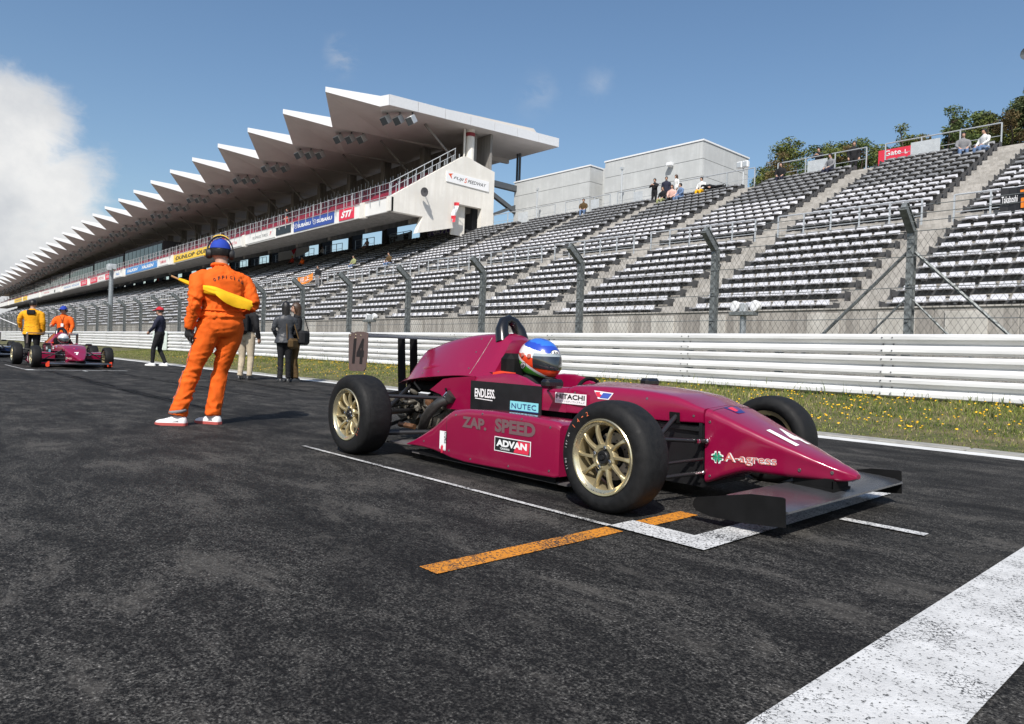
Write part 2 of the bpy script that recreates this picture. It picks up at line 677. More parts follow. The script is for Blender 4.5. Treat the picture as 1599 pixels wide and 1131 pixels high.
def verge_mat():
    m, t, b = new_mat('verge turf')
    g = t.n('ShaderNodeNewGeometry').outputs['Position']
    a = t.noise(g, 1.3, 5, 0.65)
    c = t.noise(g, 22.0, 4, 0.7)
    col = t.ramp(c, [(0.3, (0.020, 0.024, 0.006)), (0.5, (0.065, 0.075, 0.018)), (0.7, (0.17, 0.145, 0.065))])
    col = t.mix(t.map(a, 0.42, 0.62, 0, 0.75), col, (0.16, 0.125, 0.065))
    t.l(col, b.inputs['Base Color'])
    b.inputs['Roughness'].default_value = 0.95
    bp = t.n('ShaderNodeBump')
    bp.inputs['Strength'].default_value = 0.8
    bp.inputs['Distance'].default_value = 0.03
    t.l(c, bp.inputs['Height'])
    t.l(bp.outputs[0], b.inputs['Normal'])
    return m


M_turf = verge_mat()
sheet('verge', [20 - i * 1.5 for i in range(70)] + [-120, -300, -900], [7.82, 8.3, 9, 9.7, 10.4, 11.1, 11.82, 12.5, 18.6], verge_z, M_turf)


def blade_mat(name, c1, c2):
    m, t, b = new_mat(name)
    g = t.n('ShaderNodeNewGeometry')
    f = t.noise(g.outputs['Position'], 7.0, 4, 0.7)
    f2 = t.noise(g.outputs['Position'], 0.9, 3, 0.6)
    f = t.math('ADD', t.math('MULTIPLY', f, .55), t.math('MULTIPLY', f2, .45))
    t.l(t.mix(t.map(f, 0.40, 0.60), c1, c2), b.inputs['Base Color'])
    b.inputs['Roughness'].default_value = 0.75
    b.inputs['Specular IOR Level'].default_value = 0.25
    return m


def blades(n, xr, dens_near, hmin, hmax, wdt):
    """grass blades as single bent triangles pairs"""
    x = xr[0] + (xr[1] - xr[0]) * rng.random(n) ** dens_near
    y = 7.80 + 4.0 * rng.random(n) ** 0.85
    cl = np.array([mnoise.noise((a * .9, b * .9, 0)) for a, b in zip(x, y)])
    h = (hmin + (hmax - hmin) * rng.random(n) ** 2) * (1 + .55 * cl) * (0.6 + .75 * np.clip((y - 7.8) / 3.8, 0, 1) ** 1.5)
    a = rng.random(n) * 6.283
    ln = rng.random(n) * 1.0 * h
    la = rng.random(n) * 6.283
    wd = wdt * (.6 + .8 * rng.random(n))
    z = np.array([verge_z(p, q) for p, q in zip(x, y)]) - .004
    dx, dy = np.cos(a) * wd, np.sin(a) * wd
    mx, my = x + np.cos(la) * ln * .35, y + np.sin(la) * ln * .35
    tx, ty = x + np.cos(la) * ln, y + np.sin(la) * ln
    V = np.stack([np.stack([x - dx, y - dy, z], 1), np.stack([x + dx, y + dy, z], 1), np.stack([mx + dx * .7, my + dy * .7, z + h * .6], 1),
                  np.stack([mx - dx * .7, my - dy * .7, z + h * .6], 1), np.stack([tx, ty, z + h], 1)], 1)
    return V


def blade_obj(name, V, m):
    n = len(V)
    me = bpy.data.meshes.new(name)
    b = np.arange(n)[:, None] * 5
    loops = np.concatenate([b + np.array([[0, 1, 2, 3]]), b + np.array([[3, 2, 4]])], 1).ravel()
    me.vertices.add(n * 5)
    me.vertices.foreach_set('co', V.reshape(-1))
    me.loops.add(n * 7)
    me.loops.foreach_set('vertex_index', loops)
    me.polygons.add(n * 2)
    st = (np.arange(n)[:, None] * 7 + np.array([[0, 4]])).ravel()
    me.polygons.foreach_set('loop_start', st)
    me.materials.append(m)
    me.update(calc_edges=True)
    o = bpy.data.objects.new(name, me)
    COL.objects.link(o)
    o['kind'] = 'stuff'
    return o


M_blade = blade_mat('grass blade', (0.065, 0.105, 0.018), (0.21, 0.225, 0.05))
M_straw = blade_mat('dry grass blade', (0.26, 0.21, 0.10), (0.40, 0.34, 0.18))
V = blades(62000, (1.0, -42.0), 1.5, 0.03, 0.075, 0.005)
tag(blade_obj('grass', V, M_blade), 'short green grass on the bank below the white barrier', 'grass')
V = blades(30000, (1.0, -42.0), 1.5, 0.02, 0.06, 0.004)
tag(blade_obj('dry_grass', V, M_straw), 'straw coloured dead grass among the green on the bank', 'grass')
n = 520
V = blades(n, (1.0, -30.0), 1.3, 0.14, 0.26, 0.006)
V[:, :, 1] += (11.60 + .16 * rng.random(n) - V[:, 0, 1])[:, None]
V[:, :, 2] += (np.array([verge_z(0, 11.7)] * n) - V[:, 0, 2])[:, None]
tag(blade_obj('tall_grass', V, M_blade), 'tall stalks growing along the foot of the white barrier', 'grass')


def dandelions():
    mb = MB()
    k = 0
    while k < 1300:
        x = 1.0 - 32.0 * random.random() ** 1.35
        y = 8.0 + 3.6 * random.random() ** 0.62
        if mnoise.noise((x * .8, y * 1.1, 4.0)) < random.uniform(-.35, .25):
            continue
        k += 1
        h = random.uniform(.035, .085)
        z = verge_z(x, y)
        r = random.uniform(.010, .018)
        mb.tube([(x, y, z - .01), (x + .004, y, z + h)], .0025, 3, 1, caps=False)
        tx, ty = random.uniform(-.4, .4), random.uniform(-.7, .1)
        nrm = Vector((tx, ty, 1)).normalized()
        u = nrm.orthogonal().normalized()
        v = nrm.cross(u)
        c = Vector((x + .004, y, z + h))
        rim = [c + (u * math.cos(q * .785) + v * math.sin(q * .785)) * r * (1 if q % 2 else .82) + nrm * .004 for q in range(8)]
        mb.add([c - nrm * .006, c + nrm * .012] + rim, [(0, 2 + (q + 1) % 8, 2 + q) for q in range(8)] + [(1, 2 + q, 2 + (q + 1) % 8) for q in range(8)], 0)
    o = part('dandelion_flowers', mb, [mat('dandelion yellow', (0.82, 0.47, 0.012), 0.8), M_blade], None, kind='stuff')
    tag(o, 'yellow dandelion flowers scattered over the grass bank', 'flowers')


dandelions()

# ================================================================== guardrail
M_rail = mat('white guardrail enamel', (0.79, 0.79, 0.785), 0.38, vary=0.26, vscale=2.1, stretch=(0.35, 1, 5), bump=.12, bscale=3.0)
M_steel = mat('galvanised steel', (0.36, 0.39, 0.41), 0.5, 0.55, vary=0.35, vscale=9)
M_steel_dark = mat('weathered steel', (0.23, 0.25, 0.25), 0.55, 0.3, vary=0.5, vscale=14)
M_bolt = mat('bolt steel', (0.10, 0.10, 0.11), 0.5, 0.6)
RAIL_Y, RAIL_Z0, BEAM_H, BEAM_P = 11.80, 0.280, 0.318, 0.334


def beam_mesh(L):
    """W-beam: two rounded crests towards the track"""
    prof = [(.0, .0), (.022, .002), (.076, .030), (.083, .038), (.083, .090), (.077, .099), (.008, .146), (.001, .154), (.001, .160), (.008, .168), (.077, .222), (.083, .232), (.083, .280), (.076, .288), (.022, .316), (.0, .318)]
    mb = MB()
    k = len(prof)
    for x in (0, -L):
        for d, z in prof:
            mb.v.append((x, -d, z))
    for i in range(k - 1):
        mb.f.append((i, i + 1, k + i + 1, k + i))
        mb.m.append(0)
    for x in (0, -L):
        for d, z in prof:
            mb.v.append((x, -d + .006, z))
    for i in range(k - 1):
        mb.f.append((2 * k + i + 1, 2 * k + i, 3 * k + i, 3 * k + i + 1))
        mb.m.append(0)
    mb.f += [(0, k, 3 * k, 2 * k), (k - 1, 2 * k - 1, 4 * k - 1, 3 * k - 1)]
    mb.m += [0, 0]
    return mesh_of('rail_beam', mb, M_rail, 20)


PIT = 3.66
g_rail = thing('guardrail', 'white triple guardrail of corrugated beams bolted to posts along the track', 'guardrail', (0, RAIL_Y, 0))
bme = beam_mesh(PIT + .12)
bolt = MB()
for bx in (-.075, .075):
    for bz in (.06, .159, .26):
        d = .084 if bz != .159 else .016
        bolt.lathe((bx, -d, bz), (0, -1, 0), [(-.002, .011), (.012, .010), (.014, .0)], 6)
bolt_me = mesh_of('bolt_set', bolt, M_bolt)
post = MB()
post.bb(-.055, .055, .03, .15, -.1, 1.08)
post_me = mesh_of('rail_post', post, M_steel)
x_first = -4.19 + PIT * 2
nrail = 84
for i in range(nrail):
    x = x_first - i * PIT
    if -44.5 < x < -38.2:
        pass
    for r in range(3):
        o = share('rail_beam', bme, g_rail, (x + .06, -.004 * (i % 2), RAIL_Z0 + r * BEAM_P))
        o.rotation_euler = (0.006 * math.sin(i * 2.3 + r), 0, 0)
    if i < 40:
        for r in range(3):
            share('bolt', bolt_me, g_rail, (x, 0, RAIL_Z0 + r * BEAM_P))['kind'] = 'stuff'
    share('rail_post', post_me, g_rail, (x, 0, 0.14))
    share('rail_post', post_me, g_rail, (x - PIT / 2, 0, 0.14))
pb = MB()
pb.bb(-40.9, -39.2, RAIL_Y - .36, RAIL_Y - .10, .26, 1.28, bev=.05)
pb.bb(-40.95, -39.15, RAIL_Y - .38, RAIL_Y - .34, .74, .80, 1)
single('barrier_pad', pb, [mat('pale green pad', (0.66, 0.74, 0.68), 0.5, vary=.12), mat('pad strap', (.55, .62, .58), .6)], 'pale greenish white pad standing against the guardrail behind the red cap man', 'safety pad', loc=(-40.0, RAIL_Y, .26))

# ================================================================== catch fence
FEN_Y = 12.55
g_f = thing('catch_fence', 'tall chain link catch fence with bent steel posts behind the white barrier', 'fence', (0, FEN_Y, 0))
FP = 3.60
fx0 = -4.17
pm = MB()
BEND = 2.98
pm.box((0, 0, 1.55), (.06, .14, 2.9))                            # channel post
pm.box((0, -.07, 1.55), (.105, .014, 2.9))
pm.box((0, .07, 1.55), (.105, .014, 2.9))
ang = math.atan2(.45, .36)
Mx = Matrix.Rotation(ang, 3, 'X')
pm.box((0, -.21, BEND + .16), (.07, .13, .56), Mx)
pm.box((0, -.21 - .075 * math.cos(ang), BEND + .16 - .075 * math.sin(ang)), (.11, .014, .54), Mx)
pm.box((0, -.21 + .075 * math.cos(ang), BEND + .16 + .075 * math.sin(ang)), (.11, .014, .54), Mx)
for z in (.9, 1.5, 2.1, 2.7):
    pm.lathe((0, -.083, z), (0, -1, 0), [(0, .022), (.018, .018), (.02, 0)], 6)
post_me = mesh_of('fence_post', pm, M_steel_dark)
NF = 62
for i in range(-2, NF):
    share('fence_post', post_me, g_f, (fx0 - FP * i, 0, 0))
# horizontal wires and the diamond mesh, bay by bay
M_wire = mat('fence wire', (0.10, 0.105, 0.10), 0.6, 0.3)
cab = MB()
for z in (.55, 1.05, 1.55, 2.05, 2.55, 2.95):
    cab.tube([(0, -.09, z), (-FP / 2, -.09, z - .012), (-FP, -.09, z)], .0065, 4, caps=False)
for k in range(1, 4):
    cab.tube([(0, -.09 - .125 * k, 2.98 + .1 * k), (-FP, -.09 - .125 * k, 2.98 + .1 * k)], .006, 4, caps=False)
cab_me = mesh_of('tension_cable', cab, M_steel_dark)


def diamond(L, z0, z1, dx, r):
    mb = MB()
    h = z1 - z0
    k = dx
    sl = h * 0.62
    nn = int((L + sl) / k) + 1
    for i in range(nn):
        for sgn in (1, -1):
            a = -sl + i * k
            p = [(a, z0), (a + sl, z1)]
            if sgn < 0:
                p = [(a + sl, z0), (a, z1)]
            (xa, za), (xb, zb) = p
            # clip to the bay
            def at(x):
                return za + (zb - za) * (x - xa) / (xb - xa)
            lo, hi = min(xa, xb), max(xa, xb)
            lo2, hi2 = max(lo, 0), min(hi, L)
            if hi2 - lo2 < .01:
                continue
            yo = -.002 * sgn
            A, B = Vector((-lo2, yo, at(lo2))), Vector((-hi2, yo, at(hi2)))
            d = (B - A).normalized()
            nn_ = Vector((-d.z, 0, d.x)) * r
            yv = Vector((0, r, 0))
            o = len(mb.v)
            for q in (A, B):
                mb.v += [tuple(q + nn_), tuple(q - nn_ * .5 + yv), tuple(q - nn_ * .5 - yv)]
            for j in range(3):
                mb.f.append((o + j, o + (j + 1) % 3, o + 3 + (j + 1) % 3, o + 3 + j))
                mb.m.append(0)
    return mesh_of('wire_mesh', mb, M_wire, fix=False)


dm = diamond(FP, 0.35, 2.95, .105, .0026)
for i in range(-2, 34):
    share('wire_mesh', dm, g_f, (fx0 - FP * i, -.085, 0))
    share('tension_cable', cab_me, g_f, (fx0 - FP * i, 0, 0))
# braced strainer post near the camera: paired struts each side
st = MB()
px = fx0
for sgn in (1, -1):
    st.tube([(px + sgn * .06, FEN_Y - .02, 2.62), (px + sgn * 2.05, FEN_Y - .02, .62)], .028, 6)
    st.tube([(px + sgn * .06, FEN_Y - .04, 1.85), (px + sgn * 1.12, FEN_Y - .04, .72)], .018, 6)
    st.tube([(px + sgn * .62, FEN_Y - .06, 1.29), (px + sgn * .72, FEN_Y - .06, 1.18)], .035, 6)
    st.tube([(px + sgn * .06, FEN_Y - .04, .95), (px + sgn * .36, FEN_Y - .04, .7)], .018, 6)
part('brace', st, M_steel_dark, g_f)

# ================================================================== open stand
def concrete(name, base, dark, vs=1.1, streak=True):
    m, t, b = new_mat(name)
    g = t.n('ShaderNodeNewGeometry').outputs['Position']
    a = t.noise(g, vs, 6, 0.65)
    s_ = t.noise(t.scale(g, (2.6, 2.6, 0.16)), 1.6, 5, 0.65)
    f = t.noise(g, 24, 4, 0.7)
    col = t.mix(t.map(a, 0.35, 0.68), tuple(c * .82 for c in base), base)
    if streak:
        col = t.mix(t.map(s_, 0.60, 0.40, 0, 0.62), col, dark)
    col = t.mix(t.map(f, 0.62, 0.40, 0, 0.22), col, dark)
    t.l(col, b.inputs['Base Color'])
    b.inputs['Roughness'].default_value = 0.9
    bp = t.n('ShaderNodeBump')
    bp.inputs['Strength'].default_value = 0.4
    bp.inputs['Distance'].default_value = 0.012
    t.l(f, bp.inputs['Height'])
    t.l(bp.outputs[0], b.inputs['Normal'])
    return m


M_conc = concrete('stand concrete', (0.49, 0.465, 0.43), (0.26, 0.245, 0.22))
M_wall = concrete('front wall concrete', (0.45, 0.425, 0.39), (0.17, 0.155, 0.14), 1.6)
M_patch = concrete('repainted concrete', (0.56, 0.54, 0.50), (0.34, 0.32, 0.29), 2.0)
M_beam = mat('seat beam', (0.060, 0.060, 0.062), 0.6, 0.0)
M_seat = mat('white seat plastic', (0.56, 0.56, 0.585), 0.42, vary=0.10, vscale=1.7)
M_seat_grey = mat('weathered grey seat plastic', (0.24, 0.245, 0.255), 0.5, vary=0.25, vscale=1.7)
SX0, SX1 = 12.0, -236.0
ROWS = [(19.30 + .706 * k, 2.12 + .371 * k, False) for k in range(9)] + [(25.8 + .66 * j, 5.64 + .325 * j, j >= 7) for j in range(14)]
stand = thing('open_grandstand', 'long open concrete grandstand of stepped terraces rising behind the catch fence', 'grandstand', (0, 18.75, 0))
prof = [(18.75, -.3), (18.75, 2.2), (18.95, 2.2), (18.95, 2.12)]
for k, (y, z, gflag) in enumerate(ROWS):
    if k:
        py, pz, _ = ROWS[k - 1]
        if k == 9:
            prof += [(25.42, pz), (25.42, z)]
        else:
            prof += [(y - .34, pz), (y - .34, z)]
prof += [(35.05, ROWS[-1][1]), (35.05, ROWS[-1][1] + .25), (35.35, ROWS[-1][1] + .25), (35.35, 10.05), (47, 10.05), (47, -.3)]
mb = MB()
mb.prism([(SX0, y, z) for y, z in prof], (SX1 - SX0, 0, 0))
part('terrace', mb, M_conc, stand)
# front wall facing slabs, some freshly patched
random.seed(11)
wpan = []
mb = MB()
mb.bb(0, -1.68, 18.735, 18.76, -.2, 2.195, bev=.01)
pan_me = mesh_of('wall_panel', mb, M_wall)
mb = MB()
mb.bb(0, -.86, 18.70, 18.745, 1.50, 2.10, bev=.006)
pat_me = mesh_of('wall_patch', mb, M_patch)
mb = MB()
mb.bb(0, -1.69, 18.70, 18.75, 1.40, 1.43)
for i in range(60):
    x = 9.6 - i * 1.7
    share('wall_panel', pan_me, stand, (x, -18.75, 0))
    if i % 7 not in (4,) and (i < 16 or i % 3 == 0):
        share('wall_patch', pat_me, stand, (x - .38 - .1 * (i % 3), -18.75, 0))
part('wall_coping', MB().bb(SX0, SX1, 18.70, 18.98, 2.197, 2.235), M_conc, stand)
AISLE = [-1.85 - 5.8 * k + 5.8 * 2 for k in range(42)]             # centre lines of the stairs
AW = .56
blocks = [(AISLE[i] - AW, AISLE[i + 1] + AW) for i in range(len(AISLE) - 1)]
steps = MB()
for a in AISLE:
    if a < -120:
        break
    for k, (y, z, _) in enumerate(ROWS[:-1]):
        ny, nz, _ = ROWS[k + 1]
        if k == 8:
            steps.bb(a - AW + .05, a + AW - .05, 25.12, 25.42, z - .02, z + .27)
            steps.bb(a - AW + .05, a + AW - .05, 24.9, 25.2, z - .02, z + .13)
        else:
            steps.bb(a - AW + .05, a + AW - .05, ny - .34 - .31, ny - .34, z - .02, z + (nz - z) / 2)
part('aisle_step', steps, M_conc, stand, kind='stuff')
beams, legs = MB(), MB()
for (y, z, gflag) in ROWS:
    for (xa, xb) in blocks:
        beams.bb(xa, xb, y - .05, y + .07, z + .11, z + .25)
        if xa > -70:
            for q in range(4):
                x = xa + (xb - xa) * (q + .5) / 4
                legs.bb(x - .03, x + .03, y - .03, y + .05, z - .01, z + .17)
                legs.bb(x - .025, x + .025, y - .27, y - .02, z + .17, z + .21)
        for x in (xa - .02, xb + .02):
            legs.bb(x - .012, x + .012, y - .16, y + .2, z + .02, z + .30)
part('seat_beam', beams, M_beam, stand, kind='stuff')
part('seat_bracket', legs, M_beam, stand, kind='stuff')

# ---- seats: a low bucket shell on a bracket
sp = MB()
W2 = .185
shell = [(-.25, .235, 1.0), (-.26, .262, 1.0), (-.05, .258, .98), (.06, .272, .97), (.10, .335, .95), (.118, .408, .88), (.138, .408, .88), (.13, .335, .95), (.10, .255, .97), (-.05, .236, .98)]
for sx in (-1, 1):
    for dy, dz, wf in shell:
        sp.v.append((sx * W2 * wf, dy, dz))
k = len(shell)
for j in range(k):
    q = (j + 1) % k
    sp.f.append((j, q, k + q, k + j))
    sp.m.append(0)
sp.f += [tuple(range(k - 1, -1, -1)), tuple(range(k, 2 * k))]
sp.m += [0, 0]
seat_me = mesh_of('stadium_seat', sp, M_seat)
seat_me_g = mesh_of('grey_stadium_seat', sp, M_seat_grey)
seat_all = []
PITCHS = .427
for r, (y, z, gflag) in enumerate(ROWS):
    for (xa, xb) in blocks:
        nn = int((xa - xb + 1e-6) / PITCHS)
        off = ((xa - xb) - nn * PITCHS) / 2
        for q in range(nn):
            x = xa - off - PITCHS * (q + .5)
            seat_all.append((x, y, z, gflag, r))
camp = Vector((0, 0, CAM_H))


def in_view(x, y, z, mx=1.0):
    d = Vector((x, y, z)) - camp
    c = d.dot(fw)
    if c < .1:
        return None
    u, v = d.dot(rt) / c, d.dot(up) / c
    return c if abs(u) < .7215 * mx and abs(v) < .5103 * mx else None


cand = sorted([(in_view(x, y, z), i) for i, (x, y, z, g_, r) in enumerate(seat_all) if in_view(x, y, z) and not (in_view(x, y, z) and False)])
near = set(i for _, i in cand[:300])
ORD = 'first second third fourth fifth sixth seventh eighth ninth tenth eleventh twelfth thirteenth fourteenth fifteenth sixteenth seventeenth eighteenth nineteenth twentieth'.split()
BLOCKNAME = {}
for bi, (xa, xb) in enumerate(blocks):
    m_ = (xa + xb) / 2
    BLOCKNAME[bi] = 'under the black banner' if m_ > -7.5 and m_ < -2 else 'behind the braced post' if m_ > -13.3 and m_ < -7.5 else 'above the round lamp pair' if -19 < m_ < -13 else 'beside the black banner' if m_ > -2 else '%s past the braced post' % ORD[min(19, max(0, round((-m_ - 10.5) / 5.8)))]


def seat_label(x, r):
    bi = next(i for i, (xa, xb) in enumerate(blocks) if xb < x < xa)
    xa, xb = blocks[bi]
    k = int((x - xb) / PITCHS)
    where = ('bottom row' if r == 0 else '%s row up' % ORD[r]) if r < 9 else 'row %s over walkway' % ORD[r - 9]
    return 'seat %s from its left stairs, %s, block %s' % (ORD[min(k, 19)], where, BLOCKNAME[bi])


bra = MB()
bra.bb(-.03, .03, -.2, .05, .205, .237)
bra_me = mesh_of('bracket', bra, M_beam)
for i in sorted(near):
    x, y, z, g_, r = seat_all[i]
    o = share('stadium_seat', seat_me_g if g_ else seat_me, None, (x + random.uniform(-.006, .006), y, z))
    o.rotation_euler = (random.uniform(-.02, .02), 0, random.uniform(-.015, .015))
    tag(o, seat_label(x, r), 'seat', 'seats in the lower terrace rows' if r < 9 else 'seats above the middle handrail')
    share('bracket', bra_me, o)
tv = np.array(sp.v)
tf = sp.f
for grey in (False, True):
    rest = np.array([(x, y, z) for i, (x, y, z, g_, r) in enumerate(seat_all) if i not in near and g_ == grey])
    n = len(rest)
    VV = (rest[:, None, :] + tv[None]).reshape(-1, 3)
    me = bpy.data.meshes.new('seats')
    kv = len(tv)
    lt = np.array([len(f) for f in tf])
    li = np.concatenate([np.array(f) for f in tf])
    me.vertices.add(len(VV))
    me.vertices.foreach_set('co', VV.ravel())
    me.loops.add(n * len(li))
    me.loops.foreach_set('vertex_index', (np.arange(n)[:, None] * kv + li[None]).ravel())
    me.polygons.add(n * len(lt))
    st_ = np.concatenate([[0], np.cumsum(lt)[:-1]])
    me.polygons.foreach_set('loop_start', (np.arange(n)[:, None] * len(li) + st_[None]).ravel())
    me.materials.append(M_seat_grey if grey else M_seat)
    me.update(calc_edges=True)
    bm = bmesh.new(); bm.from_mesh(me); bmesh.ops.recalc_face_normals(bm, faces=bm.faces[:]); bm.to_mesh(me); bm.free()
    o = bpy.data.objects.new('seating', me)
    COL.objects.link(o)
    o['kind'] = 'stuff'
    tag(o, 'rows of weathered grey seats filling the topmost terraces' if grey else 'rows of small white seats filling the rest of the stand', 'seats')

# ---- handrails, one per block, along the middle walkway and along the top
M_galv = mat('handrail steel', (0.55, 0.57, 0.58), 0.42, 0.45)


def handrail(x0, x1, y, z, h, step, label, group, sign=None):
    hr = thing('handrail', label, 'handrail', (x0, y, z), group)
    n = max(1, round(abs(x1 - x0) / step))
    pm_ = MB()
    pm_.bb(-.024, .024, -.024, .024, 0, h)
    me_ = mesh_of('rail_post', pm_, M_galv)
    for i in range(n + 1):
        share('rail_post', me_, hr, ((x1 - x0) * i / n, 0, 0))
    rb = MB()
    rb.tube([(x0, y, z + h), (x1, y, z + h)], .028, 6)
    part('top_rail', rb, M_galv, hr)
    rb = MB()
    rb.tube([(x0, y, z + h * .52), (x1, y, z + h * .52)], .014, 5)
    part('mid_rail', rb, M_galv, hr)
    if sign:
        sb = MB()
        sb.bb(sign[0], sign[1], y - .05, y - .03, z + .14, z + h - .18, bev=.005)
        part('sign_panel', sb, mat('grey panel', (0.50, 0.53, 0.55), 0.6, vary=.15), hr)
    return hr


for i, (xa, xb) in enumerate(blocks[:24]):
    if xa > 4.5:
        continue
    handrail(xa + .1, xb - .1, 25.18, ROWS[8][1], 1.12, .93, ('steel handrail halfway up the stand in the block ' + BLOCKNAME[i]) if i < 6 else '%s steel handrail along the middle walkway past the braced fence post' % ORD[min(19, i - 4)], 'handrails along the middle walkway')
tops = [(-8.4, -13.0, (-10.7, -11.9), 'steel handrail with grey panel at the top edge beside the big stairway'), (-13.85, -18.3, (-15.7, -16.7), 'steel handrail with grey panel at the top, standing people behind it'),
        (-19.6, -24.6, None, 'steel handrail at the top edge beside the grey block corner'), (-25.0, -29.0, (-27.0, -27.7), 'steel handrail in front of the taller grey block with small panel'),
        (-29.6, -33.5, (-30.5, -31.2), 'steel handrail in front of the taller grey block with white panel'), (-34.5, -41, (-37.2, -38.2), 'steel handrail in front of the lower grey block'),
        (-2.6, -7.2, None, 'steel handrail at the top edge on the far side of the big stairway')]
for x0, x1, sg, lb in tops:
    handrail(x0, x1, 35.2, 10.06, 1.12, 1.5, lb, None, sg)
for i in range(9):
    x0 = -46 - i * 6
    handrail(x0, x0 - 4.6, 35.2, 10.06, 1.12, 1.15, '%s steel handrail under the covered deck, counted from the pale end wall' % ORD[i], 'handrails under the covered deck')

# ================================================================== grey blocks behind the stand
M_grey = concrete('grey cladding', (0.52, 0.535, 0.535), (0.42, 0.435, 0.435), 0.9)
M_cap = mat('white coping', (0.72, 0.73, 0.74), 0.5)
M_galvd = mat('dark steel', (0.10, 0.11, 0.12), 0.5, 0.4)


def block(x0, x1, y0, y1, z0, z1, label, nrow, pw):
    b_ = thing('grey_building', label, 'building', (x0, y0, z0))
    core = MB()
    core.bb(x0 - .04, x1 + .04, y0 + .04, y1 - .04, z0, z1 - .02)
    part('wall', core, M_galvd, b_)
    hgt = (z1 - z0) / nrow
    nx = max(1, round(abs(x1 - x0) / pw))
    w_ = (x0 - x1) / nx
    for r in range(nrow):
        for i in range(nx):
            q = MB()
            q.bb(x0 - i * w_ - .012, x0 - (i + 1) * w_ + .012, y0, y0 + .06, z0 + r * hgt + .015, z0 + (r + 1) * hgt - .015)
            part('cladding_panel', q, M_grey, b_)
        ny = max(1, round((y1 - y0) / (pw * .6)))
        h2 = (y1 - y0) / ny
        for i in range(ny):
            q = MB()
            q.bb(x0, x0 - .06, y0 + i * h2 + .012 + (.062 if i == 0 else 0), y0 + (i + 1) * h2 - .012, z0 + r * hgt + .015, z0 + (r + 1) * hgt - .015)
            part('cladding_panel', q, M_grey, b_)
    q = MB()
    q.bb(x0 + .05, x1 - .05, y0 - .05, y1 + .05, z1 + .003, z1 + .10)
    part('coping', q, M_cap, b_)
    return b_


bk = block(-25.0, -32.95, 38.5, 44.0, 10.06, 14.45, 'taller grey clad block with white coping behind the standing spectators', 4, 8.2)
bk2 = block(-34.33, -42.4, 38.5, 44.0, 10.06, 14.45, 'lower looking grey clad block next to the concrete end wall', 4, 8.2)
q = MB()
q.bb(-32.96, -34.32, 39.9, 40.3, 10.06, 14.55)
part('linking_wall', q, M_grey, bk2)
for bx, bz in ((-27.3, 13.2),):
    q = MB()
    q.bb(bx - .2, bx + .2, 38.1, 38.42, bz, bz + .22, bev=.03)
    q.bb(bx - .05, bx + .05, 38.3, 38.5, bz - .05, bz + .05)
    part('wall_lamp', q, M_cap, bk)
for px_, pz_, hh, lb in ((-30.5, 10.06, 3.3, 'slim grey pole standing in front of the taller grey block'), (-38.6, 10.06, 3.1, 'slim grey pole standing in front of the lower grey block')):
    q = MB()
    q.tube([(px_, 37.4, pz_), (px_, 37.4, pz_ + hh)], .06, 8)
    q.box((px_, 37.4, pz_ + hh + .05), (.2, .2, .16))
    single('lamp_pole', q, M_galv, lb, 'pole', loc=(px_, 37.4, pz_))
t_ = thing('twin_floodlight', 'white boxy twin floodlight on a short pole beside the grey block', 'floodlight', (-21.9, 38, 10.06))
q = MB(); q.tube([(-21.9, 38, 10.06), (-21.9, 38, 12.2)], .045, 6)
part('pole', q, M_galv, t_)
for s_ in (-.19, .19):
    q = MB(); q.bb(-21.9 + s_ - .17, -21.9 + s_ + .17, 37.8, 38.05, 12.1, 12.48, bev=.03)
    q.bb(-21.9 + s_ - .12, -21.9 + s_ + .12, 37.78, 37.8, 12.15, 12.43, 1)
    part('lamp_head', q, [M_cap, M_galv], t_)

# gate sign and banner
M_red = mat('red sign', (0.62, 0.03, 0.06), 0.5)
M_wht = mat('white lettering', (0.80, 0.80, 0.80), 0.5)
M_blk = mat('black print', (0.012, 0.012, 0.013), 0.5)
g_ = thing('gate_sign', 'red gate sign with white lettering at the top of the stairway', 'sign', (-13.5, 37, 10.06))
q = MB(); q.bb(-12.5, -14.0, 37.0, 37.1, 10.3, 11.42, bev=.01)
part('board', q, M_red, g_)
q = MB(); put_text(q, 'Gate', (-13.7, 36.99, 11.10), (1, 0, 0), (0, 0, 1), .26, .75, bold=.01)
put_text(q, 'L', (-12.78, 36.99, 11.08), (1, 0, 0), (0, 0, 1), .2, bold=.01)
part('lettering', q, M_wht, g_)
q = MB(); q.bb(-12.6, -12.65, 37.1, 37.15, 10.06, 11.3); q.bb(-13.8, -13.85, 37.1, 37.15, 10.06, 11.3)
part('sign_leg', q, M_galv, g_)
bn = thing('banner', 'black banner with white and orange lettering hung on the middle handrail', 'banner', (-5.9, 25.08, 5.4))
q = MB()
rings = []
for i in range(25):
    x = -5.95 + i * .2
    rings.append([(x, 25.10 + .025 * math.sin(i * 1.1), 6.22 - .02 * math.sin(i * .9) ** 2), (x, 25.07 + .03 * math.sin(i * 1.1 + .6), 5.45)])
for i in range(24):
    q.add([rings[i][0], rings[i + 1][0], rings[i + 1][1], rings[i][1]], [(0, 1, 2, 3)])
part('cloth', q, M_blk, bn)
q = MB(); put_text(q, 'Takaboshi', (-5.9, 25.02, 5.74), (1, 0, .02), (0, 0, 1), .20, .40, bold=.008)
part('lettering', q, M_wht, bn)
q = MB(); put_text(q, '高星', (-5.44, 25.02, 5.55), (1, 0, .02), (0, 0, 1), .60, 1.3, bold=.02)
part('lettering', q, mat('orange print', (0.75, 0.20, 0.01), 0.5), bn)

